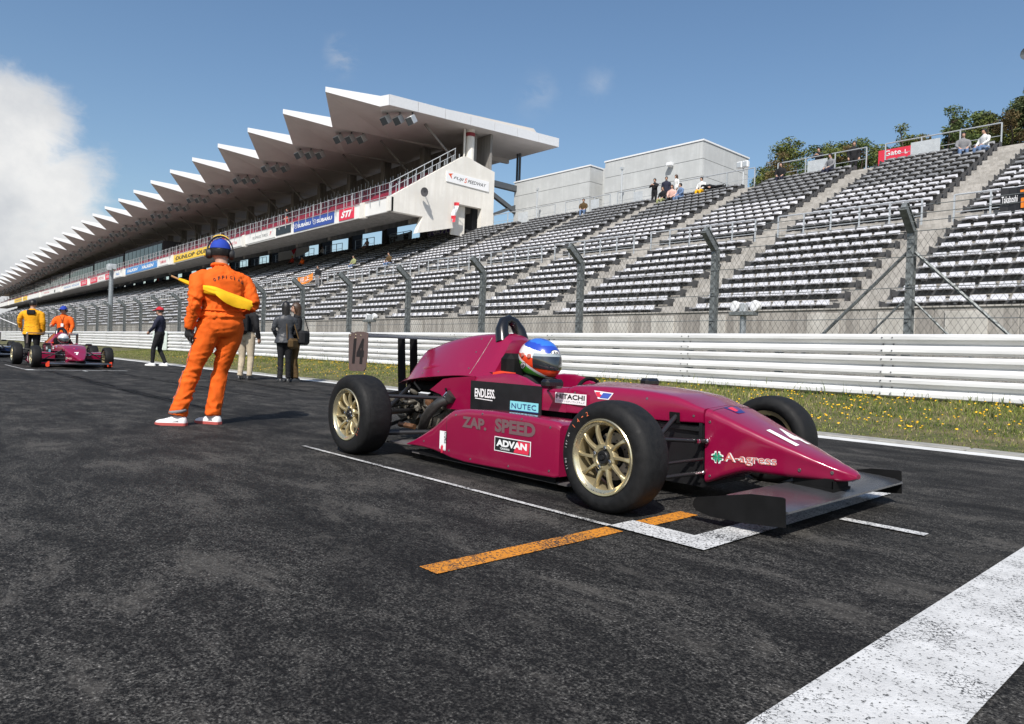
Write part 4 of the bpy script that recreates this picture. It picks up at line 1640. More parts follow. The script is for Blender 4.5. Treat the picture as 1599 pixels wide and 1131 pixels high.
def cloth(name, col, dark=.55, rough=.8):
    m, t, b = new_mat(name)
    co = t.n('ShaderNodeTexCoord').outputs['Object']
    f = t.noise(co, 9.0, 4, .6)
    t.l(t.mix(t.map(f, .35, .65), tuple(c * (1 - .25 * dark) for c in col), col), b.inputs['Base Color'])
    b.inputs['Roughness'].default_value = rough
    b.inputs['Specular IOR Level'].default_value = .25
    bp = t.n('ShaderNodeBump')
    bp.inputs['Strength'].default_value = .35
    bp.inputs['Distance'].default_value = .004
    t.l(t.noise(co, 260.0, 2, .5), bp.inputs['Height'])
    t.l(bp.outputs[0], b.inputs['Normal'])
    return m


M_suit = cloth('orange suit cloth', (0.80, 0.125, 0.010))
M_black_c = cloth('black cloth', (0.014, 0.014, 0.016))
M_navy = cloth('navy cloth', (0.022, 0.024, 0.045))
M_khaki = cloth('beige cotton', (0.50, 0.42, 0.31))
M_yellow_c = cloth('yellow cloth', (0.84, 0.47, 0.012))
M_amber_c = cloth('amber yellow jacket cloth', (0.80, 0.36, 0.012))
M_greyj = cloth('shiny dark grey jacket', (0.05, 0.053, 0.06), rough=.38)
M_brown_c = cloth('brown cord', (0.09, 0.055, 0.022))
M_blue_c = cloth('royal blue cap cloth', (0.022, 0.055, 0.36))
M_red_c = cloth('red cap cloth', (0.48, 0.02, 0.035))
M_white_c = cloth('white cloth', (0.74, 0.74, 0.72))
M_denim = cloth('denim', (0.13, 0.20, 0.34))
M_pink_c = cloth('pale pink cloth', (0.66, 0.42, 0.36))
M_green_c = cloth('olive cloth', (0.30, 0.32, 0.16))
M_brick_c = cloth('brick red cloth', (0.50, 0.05, 0.03))
M_grey_c = cloth('grey cloth', (0.22, 0.22, 0.23))


def ell(c, u, v, ru, rv, n=14, p=2.3):
    out = []
    for k in range(n):
        a = 2 * math.pi * k / n
        ca, sa = math.cos(a), math.sin(a)
        ca_ = math.copysign(abs(ca) ** (2 / p), ca)
        sa_ = math.copysign(abs(sa) ** (2 / p), sa)
        out.append(Vector(c) + Vector(u) * ru * ca_ + Vector(v) * rv * sa_)
    return out


class Body:
    """collects closed tubes and fuses them into one continuous skin"""

    def __init__(s):
        s.mb = MB()

    def limb(s, pts, rs, mi, n=12):
        s.mb.tube(pts, rs, n, mi)

    def torso(s, rings, mi):
        s.mb.loft([ell((cx, cy, z), (1, 0, 0), (0, 1, 0), rx, ry) for cx, cy, z, rx, ry in rings], mi)

    def blob(s, c, r, sc, mi, rot=None):
        s.mb.ball(c, r, 14, mi, sc, rot)

    def fuse(s, name, voxel, wr=0.0, wmats=(), smooth=3):
        src = mesh_of('src', s.mb, [M_skin])
        so = bpy.data.objects.new('src', src)
        md = so.modifiers.new('r', 'REMESH')
        md.mode = 'VOXEL'
        md.voxel_size = voxel
        ms = so.modifiers.new('s', 'SMOOTH')
        ms.factor = .5
        ms.iterations = smooth
        me = evaluated_mesh(so)
        me.name = name
        me.materials.clear()
        # nearest source tube decides what each face is made of
        V = np.array([tuple(p) for p in s.mb.v])
        pts, ids = [], []
        for f, m_ in zip(s.mb.f, s.mb.m):
            if len(f) == 4:
                A, B_, C_, D_ = V[list(f)]
                for u in (.17, .5, .83):
                    for w_ in (.1, .3, .5, .7, .9):
                        pts.append((A * (1 - u) + B_ * u) * (1 - w_) + (D_ * (1 - u) + C_ * u) * w_)
                        ids.append(m_)
        P = np.array(pts)
        ids = np.array(ids)
        n = len(me.polygons)
        nv = len(me.vertices)
        ctr = np.empty(n * 3)
        me.polygons.foreach_get('center', ctr)
        ctr = ctr.reshape(-1, 3)
        kd = KDTree(len(P))
        for i, p in enumerate(pts):
            kd.insert(p, i)
        kd.balance()
        mi = np.array([ids[kd.find(c)[1]] for c in ctr], dtype=np.int32)
        me.polygons.foreach_set('material_index', mi)
        me.polygons.foreach_set('use_smooth', [True] * n)
        if wr:
            lv = np.empty(len(me.loops), dtype=np.int32)
            me.loops.foreach_get('vertex_index', lv)
            lt = np.empty(n, dtype=np.int32)
            me.polygons.foreach_get('loop_total', lt)
            vm = np.zeros(nv, dtype=np.int32)
            np.maximum.at(vm, lv, np.repeat(mi, lt))
            co = np.empty(nv * 3)
            me.vertices.foreach_get('co', co)
            co = co.reshape(-1, 3)
            nor = np.empty(nv * 3, dtype=np.float32)
            me.vertex_normals.foreach_get('vector', nor)
            nor = nor.reshape(-1, 3)
            for i in np.nonzero(np.isin(vm, wmats))[0]:
                x, y, z = co[i]
                k = mnoise.noise((x * 3.2, y * 3.2, z * 3.2 + 9))
                k2 = mnoise.noise((x * 4.5 + 3, y * 4.5, z * 4.5))
                a = 1 - abs(mnoise.noise((x * 6 + z * 6 * k2, y * 6, z * 12 + x * 10 * k))) * 2.6
                b = 1 - abs(mnoise.noise((x * 13 - z * 9 * k, y * 13, z * 18 + x * 14 * k2))) * 2.6
                co[i] += nor[i] * (wr * (max(0, a) ** 2 * 1.1 + max(0, b) ** 2 * .5 - .45) * max(.1, .6 + 1.2 * k))
            me.vertices.foreach_set('co', co.ravel())
        me.update()
        return me


def hand(bd, wrist, d, palm, mi, curl=.35, s=1.0, side=1):
    """palm with five bent fingers; d along the hand, palm = palm normal"""
    wrist, d, pn = Vector(wrist), Vector(d).normalized(), Vector(palm).normalized()
    a = d.cross(pn).normalized()
    bd.limb([wrist - d * .02, wrist + d * .03 * s, wrist + d * .075 * s], [.026 * s, .036 * s, .034 * s], mi, 8)
    for k, (o, ln) in enumerate(((-.030, .062), (-.010, .074), (.010, .078), (.030, .070))):
        b0 = wrist + d * .07 * s + a * o * s
        b1 = b0 + (d * math.cos(curl) + pn * math.sin(curl)) * ln * .5 * s
        b2 = b1 + (d * math.cos(curl * 2.4) + pn * math.sin(curl * 2.4)) * ln * .5 * s
        bd.limb([b0, b1, b2], [.0105 * s, .0095 * s, .0075 * s], mi, 6)
    t0 = wrist + d * .02 * s - a * .03 * s * side
    t1 = t0 + (d * .7 - a * .6 * side + pn * .3).normalized() * .045 * s
    bd.limb([t0, t1, t1 + (d + pn * .3).normalized() * .03 * s], [.013 * s, .011 * s, .008 * s], mi, 6)


STAND = dict(hip=(.09, 0, .90), kneeL=(-.10, .03, .48), ankL=(-.11, -.02, .09), kneeR=(.10, .03, .48), ankR=(.11, -.02, .09), toeL=(-.15, 1), toeR=(.15, 1),
             elL=(-.25, -.03, 1.10), wrL=(-.25, .07, .87), elR=(.25, -.03, 1.10), wrR=(.25, .07, .87), lean=(0, 0), pz=.90, head=(0, .0), look=0.0, handL=None, handR=None)


def skeleton(bd, P, bulk=1.0, top=1, bot=2, skin=0, sleeve=True, coat=0.0, handmat=None, hands=True, flare=1.0, neck=True):
    px, py = P.get('pel', (0, 0))
    pz = P['pz']
    lx, ly = P['lean']
    dz = pz - .90

    def tx(z):
        t = max(0, min(1.2, (z - pz) / .5))
        return px + lx * t, py + ly * t

    def ring(z, rx, ry, oy=0):
        a, b = tx(z)
        return (a, b + oy, z, rx * bulk, ry * bulk)
    kc = .86 if coat else 1.0
    bd.torso([ring(pz - .10, .09, .085), ring(pz - .05, .150 * kc, .115 * kc), ring(pz + .03, .172 * kc, .128 * kc, -.008), ring(pz + .10, .160 * kc, .118 * kc)], bot)
    lo = pz + (.085 if not coat else .085 - coat)
    rr = [ring(lo, (.168 if not coat else .205) * flare, (.122 if not coat else .165) * flare), ring(pz + .12, .160, .118), ring(pz + .22, .160, .118), ring(pz + .33, .182, .125, -.005), ring(pz + .42, .192, .122, -.01), ring(pz + .475, .168, .102, -.012), ring(pz + .515, .105, .082, -.01), ring(pz + .54, .072, .068, -.01), ring(pz + .555, .055, .055, -.005)]
    bd.torso(rr, top)
    sx, sy = tx(pz + .47)
    H = {}
    for s, k in ((-1, 'L'), (1, 'R')):
        sh = Vector((sx + s * .185 * bulk, sy - .01, pz + .475))
        el, wr_ = Vector(P['el' + k]), Vector(P['wr' + k])
        bd.limb([Vector((sx + s * .05, sy - .01, pz + .455)), sh + Vector((-s * .045, 0, -.032)), sh + Vector((s * .006, 0, -.062)), sh.lerp(el, .5), el], [.058 * bulk, .064 * bulk, .071 * bulk, .062 * bulk, .053 * bulk], top)
        bd.limb([el, el.lerp(wr_, .4), wr_], [.051 * bulk, .049 * bulk, .040 * bulk if sleeve else .030], top if sleeve else skin)
        d = wr_ - el
        if hands:
            pn = P.get('palm' + k) or (-s, 0, 0)
            hand(bd, wr_ + d.normalized() * .012, P.get('hand' + k) or d, pn, skin if handmat is None else handmat, .4, side=s)
        hp = Vector((px + s * .088 * bulk, py, pz - .02))
        kn, an = Vector(P['knee' + k]), Vector(P['ank' + k])
        bd.limb([hp + Vector((0, 0, .04)), hp.lerp(kn, .3), hp.lerp(kn, .7), kn], [.098 * bulk, .094 * bulk, .076 * bulk, .064 * bulk], bot)
        bd.limb([kn, kn.lerp(an, .35), an.lerp(kn, .12), an + Vector((0, 0, -.012))], [.064 * bulk, .064 * bulk, .052 * bulk * flare, .056 * bulk * flare], bot)
        H[k] = (wr_, d.normalized())
    hx, hy = tx(pz + .62)
    hx += P['head'][0]
    hy += P['head'][1]
    hc = Vector((hx, hy + .02, pz + .685))
    if neck:
        bd.limb([Vector((sx, sy - .01, pz + .50)), hc + Vector((0, -.025, -.06))], [.060, .054], skin, 10)
    return hc, H


def head_on(bd, hc, look, skin=0, tilt=0.0):
    """skull, jaw, nose, lips and ears; look = heading of the face round z"""
    Rz = Matrix.Rotation(look, 3, 'Z') @ Matrix.Rotation(tilt, 3, 'X')

    def q(v):
        return hc + Rz @ Vector(v)
    bd.blob(q((0, -.008, .012)), 1, (.076, .094, .104), skin, Rz)
    bd.blob(q((0, .030, -.052)), 1, (.056, .060, .058), skin, Rz)
    bd.limb([q((0, .082, .012)), q((0, .098, -.020)), q((0, .090, -.030))], [.010, .014, .012], skin, 8)
    bd.blob(q((0, .080, -.058)), 1, (.024, .014, .012), skin, Rz)
    for s in (-1, 1):
        bd.blob(q((s * .076, -.008, -.012)), 1, (.012, .02, .032), skin, Rz)
        bd.blob(q((s * .034, .072, .022)), 1, (.024, .012, .008), skin, Rz)
    return q, Rz


def face_parts(t, q, Rz):
    e = MB()
    for s in (-1, 1):
        e.ball(q((s * .032, .079, .006)), 1, 8, 0, (.014, .008, .006), Rz)
        e.box(q((s * .033, .086, .026)), (.032, .008, .006), Rz)
    part('eyes', e, M_eye, t, smooth=True)
    m = MB()
    m.box(q((0, .0925, -.058)), (.036, .006, .005), Rz)
    part('mouth', m, M_brick_c, t)


def hair_cap(q, Rz, m, t, long=0.0, name='hair', puff=1.0):
    mb = MB()
    rings = []
    for i in range(8):
        th = .12 + 1.95 * i / 7
        ring = []
        for k in range(20):
            ph = 2 * math.pi * k / 20
            x, y, z = math.sin(th) * math.sin(ph), math.sin(th) * math.cos(ph), math.cos(th)
            front = max(0, math.cos(ph))
            zz = z if z > .30 or front < .35 else .30 + (z - .30) * .12
            jit = 1 + .05 * mnoise.noise((x * 6, y * 6, z * 6))
            ring.append(q((x * .089 * puff * jit, -.012 + y * .105 * puff * jit * (1 if zz == z else .99), .018 + zz * .112 * puff * jit - (long * .35 * (i / 7) ** 3 if front < .35 else 0))))
        rings.append(ring)
    mb.loft(rings, 0)
    if long:
        rr = []
        for i in range(6):
            f = i / 5
            rr.append([q((math.sin(a) * (.086 - .01 * f) * puff, -.03 + math.cos(a) * (.075 - .012 * f) * puff - .015, .0 - f * (.08 + long))) for a in [k * .524 for k in range(12)]])
        mb.loft(rr, 0)
    return part(name, mb, m, t, smooth=60)


def cap(q, Rz, m, t, brim=True, back=False):
    mb = MB()
    rings = []
    for i in range(7):
        th = .05 + 1.42 * i / 6
        rings.append([q((math.sin(th) * math.sin(k * .3142) * .094, -.008 + math.sin(th) * math.cos(k * .3142) * .112, .022 + math.cos(th) * .108)) for k in range(20)])
    mb.loft(rings, 0)
    mb.ball(q((0, -.008, .132)), .009, 6)
    o = part('cap', mb, m, t, smooth=50)
    if brim:
        b = MB()
        ss = -1 if back else 1
        up_, dn = [], []
        for k in range(11):
            a = (k - 5) * .25
            up_.append(q((math.sin(a) * .094, ss * (.100 * math.cos(a)), .042)))
            dn.append(q((math.sin(a) * .088, ss * (.105 + .085 * math.cos(a) ** .6), .022 - .012 * abs(math.sin(a)))))
        vs = up_ + dn
        b.add(vs + [p + Vector((0, 0, -.006)) for p in vs], [(k, k + 1, 12 + k, 11 + k) for k in range(10)] + [(22 + k, 33 + k, 34 + k, 23 + k) for k in range(10)] + [(11 + k, 12 + k, 34 + k, 33 + k) for k in range(10)])
        part('brim', b, m, o)
    return o


def shoe(t, an, toe, m, sole_m, s=1.0):
    an = Vector((an[0], an[1], 0))
    f = Vector((toe[0], toe[1], 0)).normalized()
    r = Vector((f.y, -f.x, 0))
    prof = [(-.085, .022, .030, .050), (-.075, .034, .070, .072), (-.03, .037, .098, .098), (.02, .038, .090, .090), (.07, .043, .068, .066), (.12, .046, .052, .050), (.16, .042, .045, .043), (.185, .028, .036, .034), (.193, .010, .026, .026)]
    up_, so = MB(), MB()
    rings = []
    for y, w_, h, _ in prof:
        c = an + f * y * s
        rings.append([c + r * w_ * s * a + Vector((0, 0, z)) for a, z in ((1, .022), (.98, .022 + (h - .022) * .45 * s), (.62, h * .92 * s + .004), (0, h * s + .006), (-.62, h * .92 * s + .004), (-.98, .022 + (h - .022) * .45 * s), (-1, .022))])
    up_.loft(rings, 0)
    o = part('shoe', up_, m, t, smooth=50)
    rings = []
    for y, w_, h, _ in prof:
        c = an + f * (y * 1.02) * s
        rings.append([c + r * (w_ + .004) * s + Vector((0, 0, .001 + max(0, y - .12) * .12)), c + r * (w_ + .004) * s + Vector((0, 0, .026)), c - r * (w_ + .004) * s + Vector((0, 0, .026)), c - r * (w_ + .004) * s + Vector((0, 0, .001 + max(0, y - .12) * .12))])
    so.loft(rings, 0)
    part('sole', so, sole_m, o)
    return o


def person(label, pos, face, height, P=None, top=M_black_c, bot=M_black_c, voxel=.016, bulk=1.0, group=None, coat=0.0, sleeve=True, shoes=M_shoe_b, sole=None, wr=.006, hairm=M_hair, hair='short', capm=None, look=0.0, tilt=0.0, flare=1.0, facep=False, gloves=None):
    """root at the feet, x right, y forward; turned to face"""
    Q = dict(STAND)
    Q.update(P or {})
    t = thing('person', label, 'person', (0, 0, 0), group)
    bd = Body()
    hc, H = skeleton(bd, Q, bulk, coat=coat, sleeve=sleeve, flare=flare, handmat=3 if gloves else None)
    q, Rz = head_on(bd, hc, look, 0, tilt)
    me = bd.fuse('body', voxel, wr, (1, 2))
    for m in (M_skin, top, bot, gloves or M_skin):
        me.materials.append(m)
    o = bpy.data.objects.new('body', me)
    COL.objects.link(o)
    o.parent = t
    if hair:
        hair_cap(q, Rz, hairm, t, .16 if hair == 'long' else 0)
    if capm:
        cap(q, Rz, capm, t)
    if facep:
        face_parts(t, q, Rz)
    if shoes:
        shoe(t, Q['ankL'], Q['toeL'], shoes, sole or M_rubber_g)
        shoe(t, Q['ankR'], Q['toeR'], shoes, sole or M_rubber_g)
    s = height / 1.70
    t.scale = (s, s, s)
    t.location = pos
    t.rotation_euler = (0, 0, face - math.pi / 2)
    t['_q'] = 0
    del t['_q']
    return t, o, q, Rz, H, Q


def drape(body, co, fs, org, ux, uy, dr, off=.004, mi=0, mb=None):
    """lay flat lettering onto a surface: cast it along dr"""
    me = body.data
    bv = BVHTree.FromPolygons([v.co for v in me.vertices], [tuple(p.vertices) for p in me.polygons])
    org, ux, uy, dr = Vector(org), Vector(ux), Vector(uy), Vector(dr).normalized()
    vs = []
    for p in co:
        a = org + ux * float(p[0]) + uy * float(p[1])
        h = bv.ray_cast(a, dr)
        vs.append((h[0] - dr * off) if h[0] is not None else a)
    mb = mb or MB()
    mb.add(vs, fs, mi)
    return mb


def lpart(name, mb, m, parent, smooth=False):
    """a part given in the local frame of its (turned) thing"""
    o = bpy.data.objects.new(name, mesh_of(name, mb, m, smooth))
    COL.objects.link(o)
    o.parent = parent
    return o

# ================================================================== the racing car
def paint(name, col, flake=0.0):
    m, t, b = new_mat(name)
    b.inputs['Base Color'].default_value = tuple(col) + (1,)
    b.inputs['Roughness'].default_value = .34
    b.inputs['Specular IOR Level'].default_value = .25
    b.inputs['Coat Weight'].default_value = 1.0
    b.inputs['Coat Roughness'].default_value = .09
    co = t.n('ShaderNodeTexCoord').outputs['Object']
    f = t.noise(co, 3.5, 5, .6)
    t.l(t.math('ADD', .07, t.math('MULTIPLY', f, .12)), b.inputs['Coat Roughness'])
    dust = t.map(t.noise(co, 7.0, 6, .7), .5, .78, 0, .06)
    t.l(t.mix(dust, col, (.22, .17, .16)), b.inputs['Base Color'])
    return m


M_mag = paint('magenta car paint', (0.235, 0.003, 0.040))
M_navy_car = paint('dark blue car paint', (0.012, 0.03, 0.10))
M_carbon = mat('black bodywork', (0.012, 0.012, 0.013), .38, spec=.5, rvary=.2, vscale=12)
M_matte = mat('matt black plate', (0.009, 0.009, 0.0095), .72, vary=.4, vscale=9, spec=.15)
M_tyre = mat('slick tyre rubber', (0.014, 0.014, 0.0145), .66, vary=.35, vscale=30, bump=.15, bscale=120, rvary=.2, spec=.22)
M_gold = mat('champagne gold wheel', (0.50, 0.42, 0.25), .36, .65, vary=.10, vscale=40)
M_goldlip = mat('machined wheel lip', (0.70, 0.62, 0.42), .24, .85)
M_disc = mat('brake disc steel', (0.28, 0.26, 0.25), .4, .8, vary=.3, vscale=60)
M_nut = mat('chrome nut', (0.62, 0.62, 0.62), .18, 1.0)
M_arm = mat('black suspension tube', (0.015, 0.015, 0.016), .35, spec=.6)
M_alu = mat('cast aluminium', (0.24, 0.22, 0.185), .5, .55, vary=.55, vscale=22, bump=.4, bscale=50)
M_rust = mat('heat stained copper', (0.32, 0.16, 0.085), .45, .6, vary=.5, vscale=30)
M_pipe = mat('dark exhaust pipe', (0.085, 0.082, 0.078), .38, .6, vary=.35, vscale=25)
M_hoop = mat('gloss black hoop', (0.010, 0.010, 0.011), .22, spec=.6)
M_wing = mat('grey painted wing', (0.085, 0.088, 0.096), .25, .35, vary=.3, vscale=5)
M_plate = mat('faded number plate', (0.125, 0.088, 0.080), .55, vary=.15, vscale=12)
M_floor = mat('underfloor plate', (0.15, 0.135, 0.135), .5, vary=.5, vscale=14)
M_orange_red = mat('bright red strip', (0.75, 0.06, 0.02), .5)
M_cyan = mat('cyan sticker', (0.22, 0.62, 0.68), .4)
M_dkblue = mat('dark blue print', (0.02, 0.03, 0.16), .4)
M_blue_p = mat('blue print', (0.05, 0.10, 0.42), .4)
M_faded = mat('faded grey lettering', (0.15, 0.085, 0.09), .6)
M_salmon = mat('salmon print', (0.62, 0.15, 0.13), .5)
M_green_p = mat('green print', (0.02, 0.28, 0.16), .5)
M_orange_ch = mat('orange chalk', (0.75, 0.16, 0.06), .8)
M_white_ch = mat('white chalk', (0.55, 0.55, 0.54), .8)
CY = 3.58


def rpoly(pts, r, n=4):
    """round the corners of an open polyline given as (y, z, radius factor)"""
    out = [pts[0][:2]]
    for i in range(1, len(pts) - 1):
        p0, p1, p2 = Vector(pts[i - 1][:2]), Vector(pts[i][:2]), Vector(pts[i + 1][:2])
        rr = pts[i][2] if len(pts[i]) > 2 else r
        a, b = p0 - p1, p2 - p1
        d = min(rr, a.length * .45, b.length * .45)
        A, B_ = p1 + a.normalized() * d if a.length > 1e-6 else p1, p1 + b.normalized() * d if b.length > 1e-6 else p1
        for k in range(n + 1):
            t = k / n
            q = A * (1 - t) ** 2 + p1 * 2 * t * (1 - t) + B_ * t * t
            out.append((q.x, q.y))
    out.append(pts[-1][:2])
    return out


def msec(x, half, r=.03, n=4):
    """closed ring from a half section listed from bottom centre to top centre (w, z)"""
    h = rpoly(half, r, n)
    near = [Vector((x, CY - w_, z)) for w_, z in h]
    far = [Vector((x, CY + w_, z)) for w_, z in h[1:-1]]
    return near + far[::-1]


def loft_sections(secs, r=.03, n=4, sub=2):
    """secs: (x, half). interpolated smoothly along x"""
    xs = [s[0] for s in secs]
    k = len(secs)
    out = []
    for i in range(k - 1):
        for j in range(sub):
            t = j / sub
            def cr(a, b, c, d):
                return .5 * ((2 * b) + (-a + c) * t + (2 * a - 5 * b + 4 * c - d) * t * t + (-a + 3 * b - 3 * c + d) * t ** 3)
            P = [secs[max(0, i - 1)], secs[i], secs[i + 1], secs[min(k - 1, i + 2)]]
            x = secs[i][0] + (secs[i + 1][0] - secs[i][0]) * t
            half = []
            for m in range(len(secs[0][1])):
                v = [p[1][m] for p in P]
                half.append((max(0, cr(v[0][0], v[1][0], v[2][0], v[3][0])), cr(v[0][1], v[1][1], v[2][1], v[3][1]), v[1][2] if len(v[1]) > 2 else r))
            out.append(msec(x, half, r, n))
    out.append(msec(xs[-1], secs[-1][1], r, n))
    return out


DECAL = {}


def bvh_of(*mbs):
    v, f = [], []
    for m in mbs:
        o = len(v)
        v += [Vector(p) for p in m.v]
        f += [tuple(i + o for i in q) for q in m.f]
    return BVHTree.FromPolygons(v, f)


def lay(bv, co, fs, org, ux, uy, dr, off, mb, mi=0):
    org, ux, uy, dr = Vector(org), Vector(ux), Vector(uy), Vector(dr).normalized()
    vs = []
    last = None
    for p in co:
        a = org + ux * float(p[0]) + uy * float(p[1])
        h = bv.ray_cast(a, dr)
        if h[0] is None:
            vs.append(None)
        else:
            vs.append(h[0] - dr * off)
    good = [v for v in vs if v is not None]
    if not good:
        return
    vs = [v if v is not None else good[0] for v in vs]
    mb.add(vs, fs, mi)


def grid_quad(w_, h, nx=8, ny=4):
    co = [(w_ * i / nx, h * j / ny, 0) for i in range(nx + 1) for j in range(ny + 1)]
    fs = [(i * (ny + 1) + j, (i + 1) * (ny + 1) + j, (i + 1) * (ny + 1) + j + 1, i * (ny + 1) + j + 1) for i in range(nx) for j in range(ny)]
    return np.array(co), fs


def wheel_meshes(rt_, wd, rr, dish):
    """tyre, rim, spoke, nut, cap, disc meshes; outer face towards -y at y=0, centre at origin"""
    ty = MB()
    prof = [(.020, rr - .004), (.004, rr + .002), (-.001, rr + .012), (-.006, rr + .030), (-.006, rt_ - .048), (.000, rt_ - .028), (.012, rt_ - .013), (.026, rt_ - .0055), (.034, rt_ - .0035), (.036, rt_ - .005), (.040, rt_ - .003), (.07, rt_ - .0005), (wd / 2, rt_), (wd - .07, rt_ - .001), (wd - .030, rt_ - .006), (wd - .012, rt_ - .014), (wd, rt_ - .03), (wd + .005, rt_ - .05), (wd + .004, rr + .03), (wd - .004, rr + .01), (wd - .02, rr - .004)]
    ty.lathe((0, 0, 0), (0, 1, 0), prof, 64)
    # the slick is a touch flattened where it stands
    ty.v = [(p[0], p[1], max(p[2], -rt_ + .0045)) if p[2] < -rt_ + .02 else p for p in ty.v]
    rim = MB()
    prof = [(.012, rr + .001), (.0, rr + .002), (-.004, rr - .002), (-.003, rr - .008), (.004, rr - .012), (.010, rr - .022), (.014, rr - .027)]
    rim.lathe((0, 0, 0), (0, 1, 0), prof, 56, 1)
    prof = [(.014, rr - .027), (.020, rr - .030), (.05, rr - .034), (wd - .03, rr - .030), (wd - .015, rr - .004)]
    rim.lathe((0, 0, 0), (0, 1, 0), prof, 56, 0)
    prof = [(.050, rr - .036), (dish + .032, .076), (dish + .03, .0)]
    hub = MB()
    hub.lathe((0, dish, 0), (0, -1, 0), [(-.03, .070), (-.004, .069), (.002, .064), (.003, .046), (-.004, .040), (-.006, .034), (-.006, .0)], 32, 0)
    sp = MB()
    r0, r1 = .060, rr - .024
    rings = []
    for k in range(7):
        f = k / 6
        r_ = r0 + (r1 - r0) * f
        y = dish + (.016 - dish) * f ** 2.2 - .016 * math.sin(f * math.pi) * (1 if dish > .02 else .5)
        hw = .0125 - .0045 * math.sin(f * math.pi) + .005 * max(0, f - .8) * 5
        dp = .020 + .006 * (1 - f)
        sh = .010 * f * f
        rings.append([Vector((sh - hw, y + .005, r_)), Vector((sh - hw * .55, y - .002, r_)), Vector((sh + hw * .55, y - .002, r_)), Vector((sh + hw, y + .005, r_)), Vector((sh + hw * .8, y + dp, r_)), Vector((sh - hw * .8, y + dp, r_))])
    sp.loft(rings, 0)
    nut = MB()
    for k in range(4):
        a = k * math.pi / 2 + .05
        nut.lathe((.050 * math.sin(a), dish, .050 * math.cos(a)), (0, -1, 0), [(-.006, .011), (.014, .010), (.016, .007), (.016, 0)], 6)
    cp = MB()
    cp.lathe((0, dish, 0), (0, -1, 0), [(-.006, .036), (.006, .035), (.012, .030), (.012, .018), (.006, .016), (.018, .012), (.018, 0)], 20)
    dc = MB()
    dc.lathe((0, dish + .075, 0), (0, 1, 0), [(0, .118), (.018, .118)], 40)
    rings = [[Vector((math.sin(2 * math.pi * j / 40) * r_, dish + .075, math.cos(2 * math.pi * j / 40) * r_)) for j in range(40)] for r_ in (.118, .066)]
    dc.loft(rings, 0, caps=False)
    hol = MB()
    for j in range(24):
        a = 2 * math.pi * j / 24
        r_ = .080 + .026 * ((j * 7) % 3) / 2
        hol.lathe((math.sin(a) * r_, dish + .0742, math.cos(a) * r_), (0, -1, 0), [(0, .0048), (.0002, 0)], 6)
    bk_ = MB()
    bk_.lathe((0, 0, 0), (0, 1, 0), [(dish + .10, rr - .036), (dish + .101, .0)], 32)
    cal = MB()
    cal.box((-.075, dish + .082, .062), (.05, .075, .10), Matrix.Rotation(R(-50), 3, 'Y'), 0, .01)
    return dict(tyre=mesh_of('tyre', ty, M_tyre, 40), rim=mesh_of('rim', rim, [M_gold, M_goldlip], 40), hub=mesh_of('hub', hub, M_gold, 40), spoke=mesh_of('spoke', sp, M_gold, 50), wheel_nut=mesh_of('wheel_nut', nut, M_nut, 30),
                hub_cap=mesh_of('hub_cap', cp, M_carbon, 40), brake_disc=mesh_of('brake_disc', dc, M_disc, 40), disc_hole=mesh_of('disc_hole', hol, M_matte), wheel_back=mesh_of('wheel_back', bk_, M_matte), caliper=mesh_of('caliper', cal, M_matte))


FW_ = wheel_meshes(.276, .195, .186, .018)
RW_ = wheel_meshes(.285, .222, .184, .030)


def put_wheel(car, x, w_, z, side, ms, rot):
    o = bpy.data.objects.new('wheel', None)
    COL.objects.link(o)
    o.parent = car
    o.location = Vector((x, CY + side * w_, z)) - origin_of(car)
    ORI[o.name] = Vector((x, CY + side * w_, z))
    if side > 0:
        o.rotation_euler = (0, 0, math.pi)
    for k, me in ms.items():
        if k == 'spoke':
            for j in range(10):
                s_ = share('spoke', me, o)
                s_.rotation_euler = (0, rot + j * math.pi / 5, 0)
        else:
            s_ = share(k, me, o)
            if k == 'disc_hole':
                s_['kind'] = 'stuff'
            if k in ('wheel_nut', 'disc_hole'):
                s_.rotation_euler = (0, rot, 0)
    return o


